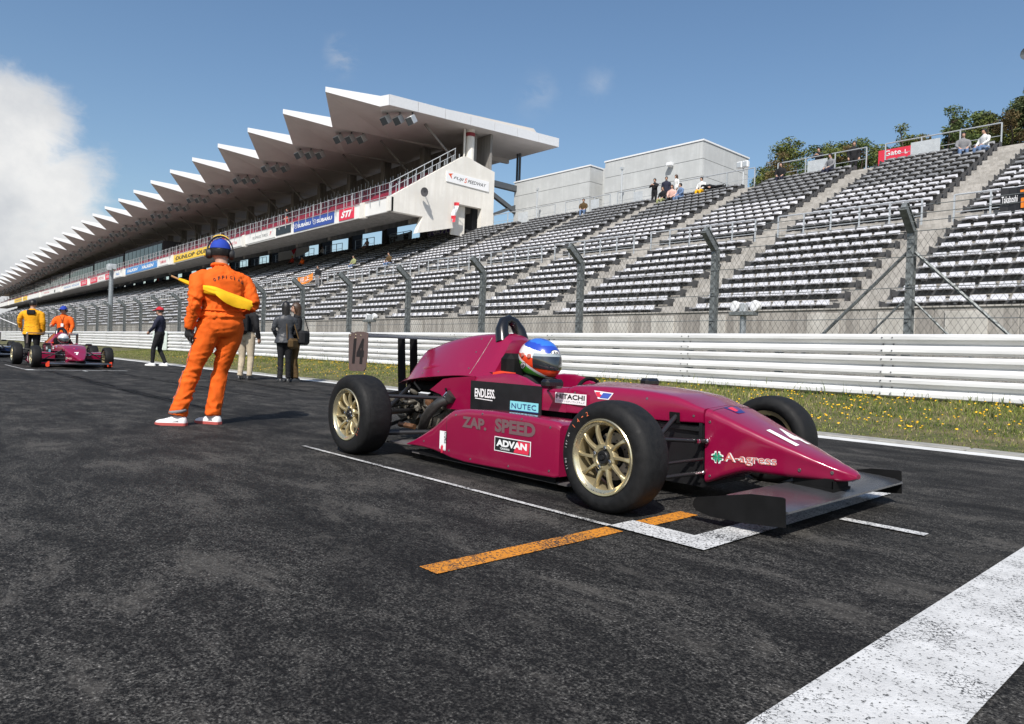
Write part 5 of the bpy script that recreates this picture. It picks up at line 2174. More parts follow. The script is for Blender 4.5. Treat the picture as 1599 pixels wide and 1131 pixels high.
def build_car(label, group):
    car = thing('racing_car', label, 'racing car', (-3.4, CY, 0), group)
    ws = [put_wheel(car, -2.222, .935, .272, -1, FW_, .25), put_wheel(car, -2.222, .845, .272, 1, FW_, .6),
          put_wheel(car, -4.520, 1.024, .283, -1, RW_, .1), put_wheel(car, -4.520, 1.0, .283, 1, RW_, .9)]
    # ---- nose: half sections from bottom centre to top centre
    nose = MB()
    S_ = [(-2.098, [(0, .097), (.215, .097, .03), (.225, .30, .3), (.238, .497, .045), (0, .512)]),
          (-2.010, [(0, .13), (.20, .140, .03), (.212, .30, .3), (.226, .466, .042), (0, .482)]),
          (-1.900, [(0, .165), (.172, .180, .03), (.190, .30, .3), (.206, .422, .038), (0, .438)]),
          (-1.780, [(0, .172), (.150, .184, .03), (.162, .28, .3), (.177, .373, .034), (0, .389)]),
          (-1.640, [(0, .175), (.118, .186, .03), (.128, .26, .3), (.141, .322, .032), (0, .338)]),
          (-1.520, [(0, .178), (.088, .189, .03), (.094, .24, .3), (.103, .275, .030), (0, .294)]),
          (-1.450, [(0, .184), (.066, .193, .03), (.071, .225, .3), (.076, .250, .030), (0, .268)]),
          (-1.408, [(0, .192), (.048, .200, .025), (.052, .220, .1), (.052, .238, .024), (0, .249)]),
          (-1.384, [(0, .206), (.022, .210, .012), (.024, .217, .05), (.022, .226, .012), (0, .231)])]
    nose.loft(loft_sections(S_[::-1], .03, 5, 3))
    part('nose_cone', nose, M_mag, car, smooth=38)
    # ---- front cowl behind it (upper red skin) and the dark tub beneath
    cowl = MB()
    S_ = [(-2.104, [(0, .40), (.242, .421, .008), (.243, .45, .3), (.241, .497, .045), (0, .513)]),
          (-2.277, [(0, .40), (.262, .414, .008), (.264, .46, .3), (.263, .549, .05), (0, .566)]),
          (-2.521, [(0, .40), (.290, .412, .008), (.291, .47, .3), (.284, .573, .05), (0, .593)]),
          (-2.75, [(0, .40), (.312, .408, .008), (.314, .47, .3), (.306, .578, .045), (0, .600)]),
          (-2.98, [(0, .40), (.333, .403, .008), (.333, .47, .3), (.325, .571, .04), (0, .598)]),
          (-3.02, [(0, .40), (.335, .403, .008), (.335, .47, .3), (.327, .562, .04), (0, .570)])]
    cowl.loft(loft_sections(S_, .03, 5, 3))
    part('front_cowl', cowl, M_mag, car, smooth=38)
    q = MB()
    q.bb(-2.106, -3.9, CY - .225, CY + .225, .075, .402)
    q.bb(-2.11, -2.13, CY - .24, CY + .24, .10, .42)
    q.bb(-2.9, -3.9, CY - .325, CY + .325, .06, .36)
    part('tub', q, M_carbon, car)
    for z in (.404, .388):
        pass
    q = MB()
    q.bb(-2.125, -2.55, CY - .243, CY - .228, .375, .395)
    part('tub_rail', q, M_arm, car)
    q = MB()
    q.bb(-2.125, -2.55, CY + .228, CY + .243, .375, .395)
    part('tub_rail', q, M_arm, car)
    # ---- cockpit sides: a wall each side with the rim rising to the engine cover
    for s in (-1, 1):
        w_ = MB()
        rings = []
        for x, zt, wo in ((-3.022, .562, .335), (-3.12, .556, .337), (-3.22, .556, .338), (-3.33, .566, .338), (-3.42, .600, .336), (-3.53, .622, .333), (-3.65, .622, .331), (-3.78, .606, .330), (-3.93, .590, .332)):
            hh = [(wo, .403), (wo, .50), (wo - .004, zt - .03), (wo - .016, zt - .006), (wo - .034, zt), (wo - .050, zt - .008), (wo - .056, zt - .03), (wo - .056, .403)]
            rings.append([Vector((x, CY + s * a, b)) for a, b in hh])
        w_.loft(rings)
        part('cockpit_side', w_, M_mag, car, smooth=40)
        fl = MB()
        ps = [(-3.928, .588), (-4.20, .562), (-4.30, .548), (-4.46, .457), (-4.325, .431), (-4.25, .388), (-4.24, .330), (-3.928, .335)]
        fl.prism([(x, CY + s * .325, z) for x, z in ps], (0, s * .012, 0))
        part('side_panel', fl, M_mag, car)
        bp = MB()
        bp.prism([(x, CY + s * .3372, z) for x, z in ((-3.955, .556), (-3.235, .553), (-3.232, .345), (-3.952, .335))], (0, s * .0085, 0))
        part('black_panel', bp, M_carbon, car)
    q = MB()
    q.bb(-3.03, -3.93, CY - .27, CY + .27, .30, .40)
    q.bb(-3.80, -3.94, CY - .27, CY + .27, .30, .62)
    q.bb(-3.0, -3.03, CY - .27, CY + .27, .40, .54)
    part('cockpit_floor', q, M_matte, car)
    q = MB()
    q.bb(-3.70, -3.84, CY - .20, CY + .20, .55, .76, bev=.04)
    part('headrest', q, M_matte, car)
    q = MB()
    q.prism([(-3.62, CY + s * .275, .602) for s in (-1,)] + [(-3.80, CY - .275, .60), (-3.80, CY - .20, .612), (-3.62, CY - .22, .606)], (0, 0, .02))
    part('rim_strip', q, M_orange_red, car)
    # ---- engine cover
    ec = MB()
    S_ = [(-3.800, [(0, .52), (.292, .575, .01), (.205, .70, .12), (.110, .850, .03), (0, .862)]),
          (-3.880, [(0, .52), (.306, .578, .01), (.212, .72, .12), (.112, .893, .035), (0, .906)]),
          (-4.100, [(0, .52), (.326, .583, .01), (.222, .73, .14), (.112, .893, .04), (0, .908)]),
          (-4.350, [(0, .52), (.334, .566, .01), (.228, .715, .14), (.112, .872, .05), (0, .889)]),
          (-4.600, [(0, .50), (.330, .543, .01), (.215, .69, .14), (.106, .828, .05), (0, .846)]),
          (-4.800, [(0, .48), (.296, .520, .01), (.180, .665, .12), (.092, .778, .05), (0, .797)]),
          (-4.880, [(0, .47), (.272, .510, .01), (.165, .655, .08), (.080, .755, .04), (0, .774)]),
          (-4.912, [(0, .46), (.262, .506, .01), (.150, .590, .06), (.070, .632, .04), (0, .645)]),
          (-5.020, [(0, .45), (.222, .492, .01), (.130, .545, .08), (.060, .574, .04), (0, .582)]),
          (-5.215, [(0, .455), (.130, .470, .01), (.090, .484, .05), (.050, .496, .03), (0, .500)])]
    ec.loft(loft_sections(S_, .03, 5, 3))
    part('engine_cover', ec, M_mag, car, smooth=40)
    # scoop on the flank and the panel seam
    for s in (-1, 1):
        sc = MB()
        rings = []
        for x, w0, z0, ww, hh in ((-4.38, .272, .640, .004, .004), (-4.50, .268, .625, .020, .035), (-4.62, .260, .610, .024, .042), (-4.72, .240, .600, .004, .006)):
            rings.append([Vector((x, CY + s * (w0 + ww * math.sin(k * .785) * .9 - ww * .3), z0 + hh * math.cos(k * .785))) for k in range(8)])
        sc.loft(rings)
        part('scoop', sc, M_mag, car, smooth=60)
    seam = MB()
    bv = bvh_of(ec)
    pts = []
    for z in [.60 + .015 * k for k in range(19)]:
        h = bv.ray_cast(Vector((-4.02 + (z - .6) * .12, CY - 1, z)), Vector((0, 1, 0)))
        if h[0] is not None:
            pts.append(h[0])
    seam.tube(pts, .0018, 4)
    part('panel_seam', seam, M_carbon, car)
    # roll hoop
    hp = MB()
    pts = [(-3.90, CY - .100, .84), (-3.93, CY - .088, .93), (-3.95, CY - .052, .992), (-3.955, CY, 1.010), (-3.95, CY + .052, .992), (-3.93, CY + .088, .93), (-3.90, CY + .100, .84)]
    hp.tube(pts, [.054, .049, .041, .038, .041, .049, .054], 14)
    part('roll_hoop', hp, M_hoop, car, smooth=60)
    # ---- side pods
    for s in (-1, 1):
        sp = MB()
        rings = []
        # x, outer width, bottom z, outer top z, inner top z, inner width
        for x, wo, zb, zo, zi, wi, rc in ((-2.655, .772, .095, .376, .392, .33, .03), (-2.680, .780, .086, .394, .404, .33, .034), (-2.90, .782, .080, .408, .414, .33, .034), (-3.20, .782, .072, .411, .414, .33, .034), (-3.46, .782, .067, .404, .410, .33, .04), (-3.60, .782, .076, .388, .402, .33, .05), (-3.70, .781, .092, .342, .382, .33, .07), (-3.80, .780, .104, .272, .345, .35, .08), (-3.92, .780, .108, .196, .270, .40, .06), (-4.03, .780, .106, .138, .180, .46, .03), (-4.10, .778, .103, .112, .124, .50, .008)):
            pl = [(wi, zb), (wo, zb, .012), (wo, zo, rc), (wi, min(zi, .366))]
            pr = rpoly(pl, .03, 5)
            rings.append([Vector((x, CY + s * a, b)) for a, b in pr])
        sp.loft(rings)
        pod = part('side_pod', sp, M_mag, car, smooth=42)
        DECAL[('pod', s)] = sp
        inl = MB()
        inl.prism([(-2.652, CY + s * a, z) for a, z in ((.35, .14), (.715, .14), (.715, .345), (.35, .36))], (-.004, 0, 0))
        part('inlet', inl, M_matte, pod)
        sk = MB()
        sk.prism([(x, CY + s * .74, z) for x, z in ((-2.70, .085), (-2.70, .052), (-4.0, .052), (-4.0, .085))], (0, s * .006, 0))
        part('skirt', sk, M_matte, pod)
        # inner red fairing between pod and tub at the front
        fr = MB()
        fr.bb(-2.60, -2.70, CY + s * .34, CY + s * .70, .20, .375, bev=.02)
        part('pod_fairing', fr, M_mag, car, smooth=40)
    q = MB()
    q.bb(-2.62, -4.1, CY - .735, CY + .735, .045, .056)
    rings = [[Vector((x, CY - .74, z)), Vector((x, CY + .74, z)), Vector((x, CY + .74, z + .008)), Vector((x, CY - .74, z + .008))] for x, z in ((-4.06, .095), (-4.2, .088), (-4.42, .082))]
    q.loft(rings)
    part('underfloor', q, M_floor, car)
    # ---- engine and gearbox
    e = MB()
    e.bb(-4.25, -4.72, CY - .19, CY + .19, .12, .42, bev=.03)
    e.bb(-4.72, -5.28, CY - .12, CY + .12, .14, .36, bev=.05)
    e.lathe((-4.92, CY - .20, .24), (0, 1, 0), [(0, .06), (.03, .10), (.12, .11), (.30, .11), (.38, .09), (.40, .05)], 16)
    for k in range(4):
        e.bb(-4.30 - .1 * k, -4.36 - .1 * k, CY - .26, CY - .16, .30, .39, bev=.015)
    e.lathe((-4.70, CY - .26, .17), (0, 1, 0), [(0, .05), (.02, .075), (.1, .08), (.5, .07)], 14)
    e.tube([(-5.30, CY - .2, .335), (-5.10, CY - .19, .335)], .045, 12)
    part('gearbox', e, M_alu, car, smooth=35)
    e = MB()
    random.seed(3)
    for k in range(26):
        x, y, z = random.uniform(-5.1, -4.22), CY - random.uniform(.10, .30), random.uniform(.16, .47)
        e.box((x, y, z), (random.uniform(.02, .09), random.uniform(.02, .06), random.uniform(.015, .06)), Matrix.Rotation(random.uniform(-.8, .8), 3, 'Y'), 0, .006)
    for k in range(12):
        p = Vector((random.uniform(-5.0, -4.2), CY - random.uniform(.12, .30), random.uniform(.2, .46)))
        p2 = p + Vector((random.uniform(-.2, .2), random.uniform(-.08, .06), random.uniform(-.12, .1)))
        e.tube([p, p.lerp(p2, .5) + Vector((0, -.03, .02)), p2], .009, 6)
    e.bb(-4.3, -5.0, CY - .2, CY + .2, .42, .50, bev=.02)
    part('engine_ancillary', e, M_matte, car)
    e = MB()
    for k in range(7):
        x, y, z = random.uniform(-5.05, -4.3), CY - random.uniform(.22, .31), random.uniform(.18, .44)
        e = MB()
        e.lathe((x, y, z), (random.uniform(-1, 1), -.6, random.uniform(-.4, .4)), [(-.03, .012), (.0, .018), (.035, .014), (.036, 0)], 8)
        part('pipe_fitting', e, M_alu, car, smooth=40)
    e = MB()
    e.lathe((-4.50, CY - .30, .36), (.3, -1, 0), [(-.03, .02), (0, .035), (.03, .03), (.035, 0)], 10)
    e.tube([(-4.84, CY - .35, .155), (-4.66, CY - .33, .150)], .022, 8)
    part('copper_fitting', e, M_rust, car, smooth=40)
    e = MB()
    e.tube([(-4.20, CY - .34, .405), (-4.26, CY - .39, .375), (-4.33, CY - .42, .31), (-4.39, CY - .42, .245), (-4.44, CY - .40, .19), (-4.52, CY - .36, .15)], [.034, .037, .039, .039, .037, .034], 12)
    e.tube([(-4.17, CY - .335, .44), (-4.20, CY - .345, .40)], [.05, .046], 12)
    part('exhaust', e, M_pipe, car, smooth=60)
    e = MB()
    e.tube([(-4.20, CY - .37, .455), (-4.215, CY - .39, .425), (-4.17, CY - .37, .395)], .008, 6)
    part('clamp', e, M_nut, car)
    # ---- suspension
    def arm(p0, p1, r_, s):
        a_ = MB()
        a_.tube([(p0[0], CY + s * p0[1], p0[2]), (p1[0], CY + s * p1[1], p1[2])], r_, 8)
        part('suspension_arm', a_, M_arm, car, smooth=50)

    for s in (-1, 1):
        W_ = .80
        for p0, p1, r_ in (((-2.24, W_, .36), (-2.08, .235, .326), .011), ((-2.24, W_, .36), (-2.56, .25, .34), .011), ((-2.22, W_, .135), (-2.10, .22, .155), .012), ((-2.22, W_, .135), (-2.62, .25, .13), .012),
                           ((-2.22, W_ - .04, .15), (-2.262, .255, .452), .014), ((-2.14, W_, .22), (-2.10, .24, .23), .009)):
            arm(p0, p1, r_, s)
        for p0, p1, r_ in (((-4.50, .86, .42), (-5.06, .14, .40), .014), ((-4.50, .86, .42), (-4.28, .24, .40), .014), ((-4.52, .86, .14), (-5.06, .14, .17), .016), ((-4.52, .86, .14), (-4.26, .30, .155), .018),
                           ((-4.52, .84, .17), (-4.92, .16, .50), .017), ((-4.62, .86, .30), (-5.05, .12, .30), .012), ((-4.52, .86, .285), (-4.9, .1, .26), .020)):
            arm(p0, p1, r_, s)
        a = MB()
        a.bb(-2.30, -2.16, CY + s * .74, CY + s * .80, .12, .38, bev=.02)
        part('upright', a, M_arm, car)
        a = MB()
        a.bb(-4.60, -4.44, CY + s * .78, CY + s * .86, .12, .44, bev=.02)
        part('upright', a, M_arm, car)
        a = MB()
        a.prism([(-2.235, CY + s * .262, .41), (-2.300, CY + s * .262, .41), (-2.300, CY + s * .268, .468), (-2.235, CY + s * .268, .468)], (0, s * .006, 0))
        part('rocker_slot', a, M_matte, car)
    for s in (-1, 1):
        f = MB()
        f.tube([(-2.10, CY + s * .25, .326), (-2.092, CY + s * .33, .331)], [.012, .014], 8)
        f.ball((-2.083, CY + s * .236, .326), .016, 8)
        f.ball((-2.093, CY + s * .30, .329), .014, 8)
        f.ball((-2.10, CY + s * .235, .155), .013, 8)
        f.tube([(-2.10, CY + s * .24, .155), (-2.108, CY + s * .30, .152)], .009, 6)
        part('rod_end', f, M_nut, car, smooth=60)
    # ---- front wing
    fwg = MB()
    rings = []
    for y in (2.912, 3.2, 3.58, 3.96, 4.248):
        rings.append([Vector((x, y, z)) for x, z in ((-1.405, .118), (-1.408, .126), (-1.45, .138), (-1.54, .146), (-1.64, .150), (-1.70, .152), (-1.70, .148), (-1.60, .136), (-1.50, .122), (-1.43, .112))])
    fwg.loft(rings)
    part('front_wing', fwg, M_wing, car, smooth=50)
    for y, lab in ((2.905, None), (4.255, None)):
        ep = MB()
        pl = [(-1.412, .060), (-1.60, .042), (-1.775, .040), (-1.850, .054), (-1.869, .078), (-1.862, .104), (-1.845, .116), (-1.58, .176), (-1.430, .186), (-1.419, .182)]
        ep.prism([(x, y - .004, z) for x, z in pl], (0, .008, 0))
        part('wing_endplate', ep, M_matte, car)
    q = MB()
    q.prism([(-1.66, CY - .085, .135), (-1.47, CY - .085, .13), (-1.47, CY - .085, .20), (-1.68, CY - .085, .20)], (0, .012, 0))
    q.prism([(-1.66, CY + .073, .135), (-1.47, CY + .073, .13), (-1.47, CY + .073, .20), (-1.68, CY + .073, .20)], (0, .012, 0))
    q.bb(-1.475, -1.465, CY - .085, CY + .085, .135, .19)
    q.bb(-1.67, -1.46, CY - .1, CY + .1, .140, .152)
    part('wing_pillar', q, M_matte, car)
    # ---- rear wing
    rw = MB()
    rings = []
    for y in (CY - .60, CY, CY + .60):
        rings.append([Vector((x, y, z)) for x, z in ((-4.955, .852), (-4.96, .862), (-5.03, .876), (-5.12, .882), (-5.22, .888), (-5.24, .888), (-5.24, .883), (-5.12, .862), (-5.02, .850))])
    rw.loft(rings)
    part('rear_wing', rw, M_wing, car, smooth=50)
    for s in (-1, 1):
        ep = MB()
        pl = [(-4.945, .884), (-4.945, .70), (-4.965, .60), (-4.99, .574), (-5.20, .570), (-5.225, .585), (-5.236, .70), (-5.243, .870), (-5.12, .893), (-5.03, .893)]
        ep.prism([(x, CY + s * .604, z) for x, z in pl], (0, s * .007, 0))
        rp = part('wing_endplate', ep, M_plate, car)
        bl = MB()
        for x, z in ((-5.215, .862), (-5.13, .868), (-5.05, .862), (-5.13, .842)):
            bl.lathe((x, CY + s * .611, z), (0, s, 0), [(0, .008), (.004, .006), (.005, 0)], 8)
        part('bolt', bl, M_goldlip, rp)
        st = MB()
        st.prism([(-5.300, CY + s * .06, .30), (-5.180, CY + s * .06, .30), (-5.215, CY + s * .06, .62), (-5.235, CY + s * .06, .885), (-5.340, CY + s * .06, .885), (-5.325, CY + s * .06, .62)], (0, s * .008, 0))
        part('wing_strut', st, M_matte, car)
    # ---- mirrors
    for s, cx, cw, cz in ((-1, -3.03, .46, .582), (1, -2.99, .47, .592)):
        m_ = MB()
        m_.box((cx, CY + s * cw, cz), (.075, .155, .058), None, 0, .018)
        mo = part('mirror', m_, M_hoop, car, smooth=30)
        m_ = MB()
        m_.tube([(cx, CY + s * (cw - .03), cz - .02), (cx - .16, CY + s * .335, cz - .050)], .006, 6)
        part('mirror_stalk', m_, M_arm, mo)
    sw = MB()
    sw.tube([(-3.13, CY + .125 * math.cos(k * .3142), .505 + .105 * math.sin(k * .3142)) for k in range(20)], .013, 8, closed=True)
    sw.bb(-3.12, -3.14, CY - .11, CY + .11, .49, .52)
    sw.bb(-3.12, -3.15, CY - .05, CY + .05, .46, .56, bev=.01)
    part('steering_wheel', sw, M_matte, car)
    # round instrument hump ahead of the wheel
    q = MB()
    q.lathe((-2.80, CY + .0, .60), (1, 0, .0), [(-.16, .0), (-.155, .075), (.0, .07), (.12, .02), (.125, 0)], 16)
    car['parts_ready'] = True
    del car['parts_ready']
    scw = MB()
    bvn = bvh_of(nose)
    for x, z in ((-1.623, .228), (-1.478, .232)):
        for s in (-1, 1):
            h = bvn.ray_cast(Vector((x, CY + s * .6, z)), Vector((0, -s, 0)))
            scw.lathe(h[0] - Vector((0, -s, 0)) * .0005, (0, s, 0), [(0, .009), (.003, .008), (.0032, .004), (.001, .003), (.001, 0)], 10)
    part('nose_screw', scw, M_disc, car)
    # quarter turn fasteners and shut lines on the bodywork
    bvc = bvh_of(ec)
    for b_, pts_ in ((bvc, [(-4.06, .64), (-4.08, .76), (-4.10, .86), (-4.40, .60), (-4.62, .58), (-4.78, .70)]), (bvh_of(DECAL[('pod', -1)]), [(-2.72, .36), (-2.95, .385), (-3.30, .385), (-3.56, .355), (-2.72, .12), (-3.05, .10), (-3.40, .095), (-3.62, .12), (-3.90, .15)]), (bvh_of(cowl), [(-2.16, .455), (-2.45, .53), (-2.62, .44), (-2.96, .53)]), (bvn, [(-2.07, .43), (-2.07, .14)])):
        for x, z in pts_:
            h = b_.ray_cast(Vector((x, CY - 1.5, z)), Vector((0, 1, 0)))
            if h[0] is None:
                continue
            n_ = h[1] if h[1].y < 0 else -h[1]
            fq = MB()
            fq.lathe(h[0], n_, [(-.001, .0075), (.0022, .0065), (.0024, .003), (.0012, .0025), (.0012, 0)], 10)
            part('fastener', fq, M_disc, car)
    sm = MB()
    bp_ = bvh_of(DECAL[('pod', -1)])
    pl_ = []
    for k in range(22):
        h = bp_.ray_cast(Vector((-3.655, CY - 1.5, .105 + .012 * k)), Vector((0, 1, 0)))
        if h[0] is not None:
            pl_.append(h[0])
    sm.tube(pl_, .0014, 4)
    part('panel_seam', sm, M_carbon, car)
    jn = MB()
    for sgn in (0,):
        pts = []
        for k in range(25):
            a = -1 + 2 * k / 24
            h = bvh_of(nose, cowl).ray_cast(Vector((-2.101 + .0 * a, CY + a * .22, 1)), Vector((0, 0, -1))) if k == 0 else None
        q_ = bvh_of(nose)
        for k in range(25):
            a = -1 + 2 * k / 24
            h = q_.ray_cast(Vector((-2.085 + .02 * abs(a), CY + a * .225, 1)), Vector((0, 0, -1)))
            if h[0] is not None:
                pts.append(h[0])
        jn.tube(pts, .0018, 4)
    part('panel_seam', jn, M_carbon, car)
    return car, dict(nose=bvn, cowl=bvh_of(cowl), pod=bvh_of(DECAL[('pod', -1)]), podf=bvh_of(DECAL[('pod', 1)]), wheels=ws)


def decals(car, bv, num, far=True):
    Xv, Zv, NY = (1, 0, 0), (0, 0, 1), (0, 1, 0)

    def side_text(b, body, x, z, w_, h, m_, w0, name='lettering', off=.0025, ux=Xv, **kw):
        mb = MB()
        co, fs = text_mesh('t', body, h, w_, **kw)
        if b is None:
            o = Vector((x, CY - w0, z))
            mb.add([o + Vector(ux) * float(p[0]) + Vector((0, 0, 1)) * float(p[1]) for p in co], fs)
        else:
            lay(b, co, fs, (x, CY - 1.5, z), ux, Zv, NY, off, mb)
        return part(name, mb, m_, car)

    def side_quad(b, x, z, w_, h, m_, w0, name='sticker', off=.0018):
        mb = MB()
        if b is None:
            quad(mb, (x, CY - w0, z), Xv, Zv, w_, h)
        else:
            co, fs = grid_quad(w_, h)
            lay(b, co, fs, (x, CY - 1.5, z), Xv, Zv, NY, off, mb)
        return part(name, mb, m_, car)
    pod = bv['pod']
    F_ = M_faded
    side_text(pod, 'ZAP.', -3.49, .286, .235, .070, F_, .783, bold=.05)
    side_text(pod, 'SPEED', -3.178, .289, .345, .082, F_, .783, bold=.05)
    side_quad(pod, -3.178, .178, .312, .086, M_wht, .783, off=.0015)
    side_quad(pod, -3.172, .183, .300, .076, M_blk, .783, off=.0022)
    mb = MB()
    co = np.array([(.165, 0, 0), (.29, 0, 0), (.30, .07, 0), (.20, .07, 0)])
    lay(pod, co, [(0, 1, 2, 3)], (-3.172, CY - 1.5, .186), Xv, Zv, NY, .0029, mb)
    part('sticker', mb, M_redp, car)
    side_text(pod, 'ADVAN', -3.158, .208, .262, .040, M_wht, .783, off=.0036, bold=.05)
    side_text(pod, 'YOKOHAMA', -3.125, .190, .085, .013, M_wht, .783, off=.0036, bold=.02)
    side_quad(pod, -3.722, .085, .068, .155, M_wht, .783)
    mb = MB()
    co, fs = text_mesh('t', 'KYGNUS', .030, .072, bold=.02)
    lay(pod, co, fs, (-3.672, CY - 1.5, .235), (0, 0, -1), Xv, NY, .003, mb)
    part('lettering', mb, M_blk, car)
    mb = MB()
    co = np.array([(.012, .01, 0), (.036, .012, 0), (.042, .055, 0), (.030, .068, 0), (.014, .05, 0)])
    lay(pod, co, [(0, 1, 2, 3, 4)], (-3.722, CY - 1.5, .085), Xv, Zv, NY, .003, mb)
    part('sticker', mb, M_redp, car)
    w0 = .3472
    side_text(None, 'ENDLESS.', -3.905, .442, .222, .062, M_wht, w0, bold=.03)
    mb = MB()
    mb.add([(-3.90, CY - w0, .430), (-3.71, CY - w0, .424), (-3.71, CY - w0, .430), (-3.90, CY - w0, .436)], [(0, 1, 2, 3)])
    part('lettering', mb, M_wht, car)
    side_quad(None, -3.528, .379, .272, .062, M_cyan, w0)
    side_text(None, 'NUTEC', -3.510, .394, .236, .034, M_dkblue, w0 + .003, bold=.0, spacing=1.08)
    side_quad(None, -3.528, .376, .272, .006, M_dkblue, w0 + .001)
    side_quad(bv['cowl'], -3.114, .458, .0, .0, M_wht, .34) if False else None
    # word on the cockpit side: sits across cowl and side wall, both flush here
    side_quad(None, -3.116, .459, .262, .066, M_wht, .3400)
    side_text(None, 'HITACHI', -3.106, .487, .240, .031, M_blk, .3418, bold=.03)
    side_text(None, '日立オートモティブシステムズ', -3.106, .466, .240, .014, M_galvd, .3410)
    mb = MB()
    lay(bv['cowl'], np.array([(0, .048, 0), (.035, 0, 0), (.112, -.001, 0), (.142, .040, 0)]), [(0, 1, 2, 3)], (-2.818, CY - 1.5, .506), Xv, Zv, NY, .0025, mb)
    part('sticker', mb, M_wht, car)
    mb = MB()
    lay(bv['cowl'], np.array([(.048, .006, 0), (.108, .005, 0), (.132, .036, 0), (.07, .038, 0)]), [(0, 1, 2, 3)], (-2.818, CY - 1.5, .506), Xv, Zv, NY, .0038, mb)
    part('sticker', mb, M_blue_p, car)
    mb = MB()
    lay(bv['cowl'], np.array([(.012, .040, 0), (.03, .012, 0), (.052, .012, 0), (.062, .026, 0), (.045, .030, 0), (.05, .041, 0)]), [(0, 1, 2, 3, 4, 5)], (-2.818, CY - 1.5, .506), Xv, Zv, NY, .0046, mb)
    part('sticker', mb, M_redp, car)
    # nose side word with its white outline, and the four leaf clover
    n_ = bv['nose']
    for bold, m_, off in ((.040, M_wht, .0025), (.0, M_salmon, .0042)):
        mb = MB()
        co, fs = text_mesh('t', 'A-agress', .062, .262, bold=bold)
        lay(n_, co, fs, (-1.990, CY - 1.5, .214), (1, 0, .03), Zv, NY, off, mb)
        part('lettering', mb, m_, car)
    for m_, k_, off in ((M_wht, 1.3, .0025), (M_green_p, 1.0, .0042)):
        mb = MB()
        for q_ in range(4):
            a = math.pi / 4 + q_ * math.pi / 2
            co = [(0, 0, 0)]
            for t_ in range(9):
                b_ = a - .62 + 1.24 * t_ / 8
                rr = .026 * k_ * (1 - .22 * abs(math.cos((t_ - 4) * .39)) if t_ in (3, 4, 5) else 1)
                co.append((math.cos(b_) * rr, math.sin(b_) * rr, 0))
            lay(n_, np.array(co), [tuple(range(10))], (-2.027, CY - 1.5, .246), Xv, Zv, NY, off, mb)
        part('sticker', mb, m_, car)
    # number on top of the nose, read from the front
    mb = MB()
    co, fs = text_mesh('t', num, .165, .178 if len(num) > 1 else .10, bold=.05, spacing=1.12)
    lay(n_, co, fs, (-1.664, CY - .080, 1.5), (0, 1, 0), (-1, 0, 0), (0, 0, -1), .0025, mb)
    part('number', mb, M_wht, car)
    mb = MB()
    lay(n_, np.array([(-.05, 0, 0), (.08, 0, 0), (.05, .075, 0), (-.02, .075, 0)]), [(0, 1, 2, 3)], (-2.075, CY - .04, 1.5), (0, 1, 0), (1, 0, 0), (0, 0, -1), .0025, mb)
    part('sticker', mb, M_dkblue, car)
    mb = MB()
    lay(n_, np.array([(-.03, .012, 0), (.02, .012, 0), (.01, .055, 0), (-.02, .055, 0)]), [(0, 1, 2, 3)], (-2.075, CY - .04, 1.5), (0, 1, 0), (1, 0, 0), (0, 0, -1), .0036, mb)
    part('sticker', mb, M_redp, car)
    mb = MB()
    lay(bv['cowl'], np.array([(-.10, 0, 0), (.10, 0, 0), (.11, .17, 0), (-.11, .17, 0)]), [(0, 1, 2, 3)], (-2.36, CY, 1.5), (0, 1, 0), (-1, 0, 0), (0, 0, -1), .0025, mb)
    # number on the rear end plates
    mb = MB()
    co, fs = text_mesh('t', num, .205, .185 if len(num) > 1 else .10, bold=.06, shear=.12)
    mb.add([Vector((-5.175, CY - .6125, .632)) + Vector((float(p[0]), 0, float(p[1]))) for p in co], fs)
    part('number', mb, M_blk, car)
    if num == '14':
        tw = MB()
        # chalk marks on the front tyre wall, written round the tread centre
        def arc(body, r_, a0, da, h, mb_, cx=-2.222, cz=.272, y=CY - .9445):
            a = a0
            for ch in body:
                if ch != ' ':
                    co_, fs_ = text_mesh('t', ch, h * (.22 if ch == '-' else 1), h * .6 if ch == '-' else None)
                    if ch == '-':
                        co_ = co_ + np.array([0, h * .4, 0])
                    ur = Vector((math.sin(a), 0, math.cos(a)))
                    ut = Vector((math.cos(a), 0, -math.sin(a)))
                    mb_.add([Vector((cx, y, cz)) + ur * (r_ + float(p[1])) + ut * float(p[0]) for p in co_], fs_)
                a += da
        arc('14-2', .212, R(-53), R(9), .021, tw)
        part('chalk_mark', tw, M_orange_ch, car)
        tw = MB()
        arc('SIDE', .222, R(-112), R(4.2), .010, tw)
        arc('187 x9', .222, R(-84), R(3.6), .010, tw)
        part('chalk_mark', tw, M_white_ch, car)
        tw = MB()
        arc('1-2', .206, R(112), R(6), .016, tw, -4.52, .283, CY - 1.0335)
        part('chalk_mark', tw, M_orange_ch, car)
        tw = MB()
        arc('RACING SPORT', .1685, R(-72), R(5.2), .009, tw, y=CY - .9335)
        arc('Forged wheel', .1685, R(172), R(5.2), .009, tw, y=CY - .9335)
        part('rim_script', tw, M_blk, car)


car1, BV1 = build_car('magenta open wheel racing car with black fourteen on its rear wing plate, driver aboard', 'formula cars on the grid')
car2 = copy_tree(car1)
car3 = copy_tree(car1)
decals(car1, BV1, '14')
_n = len(bpy.data.objects)
before = set(bpy.data.objects)
ORI[car2.name] = ORI[car1.name].copy()
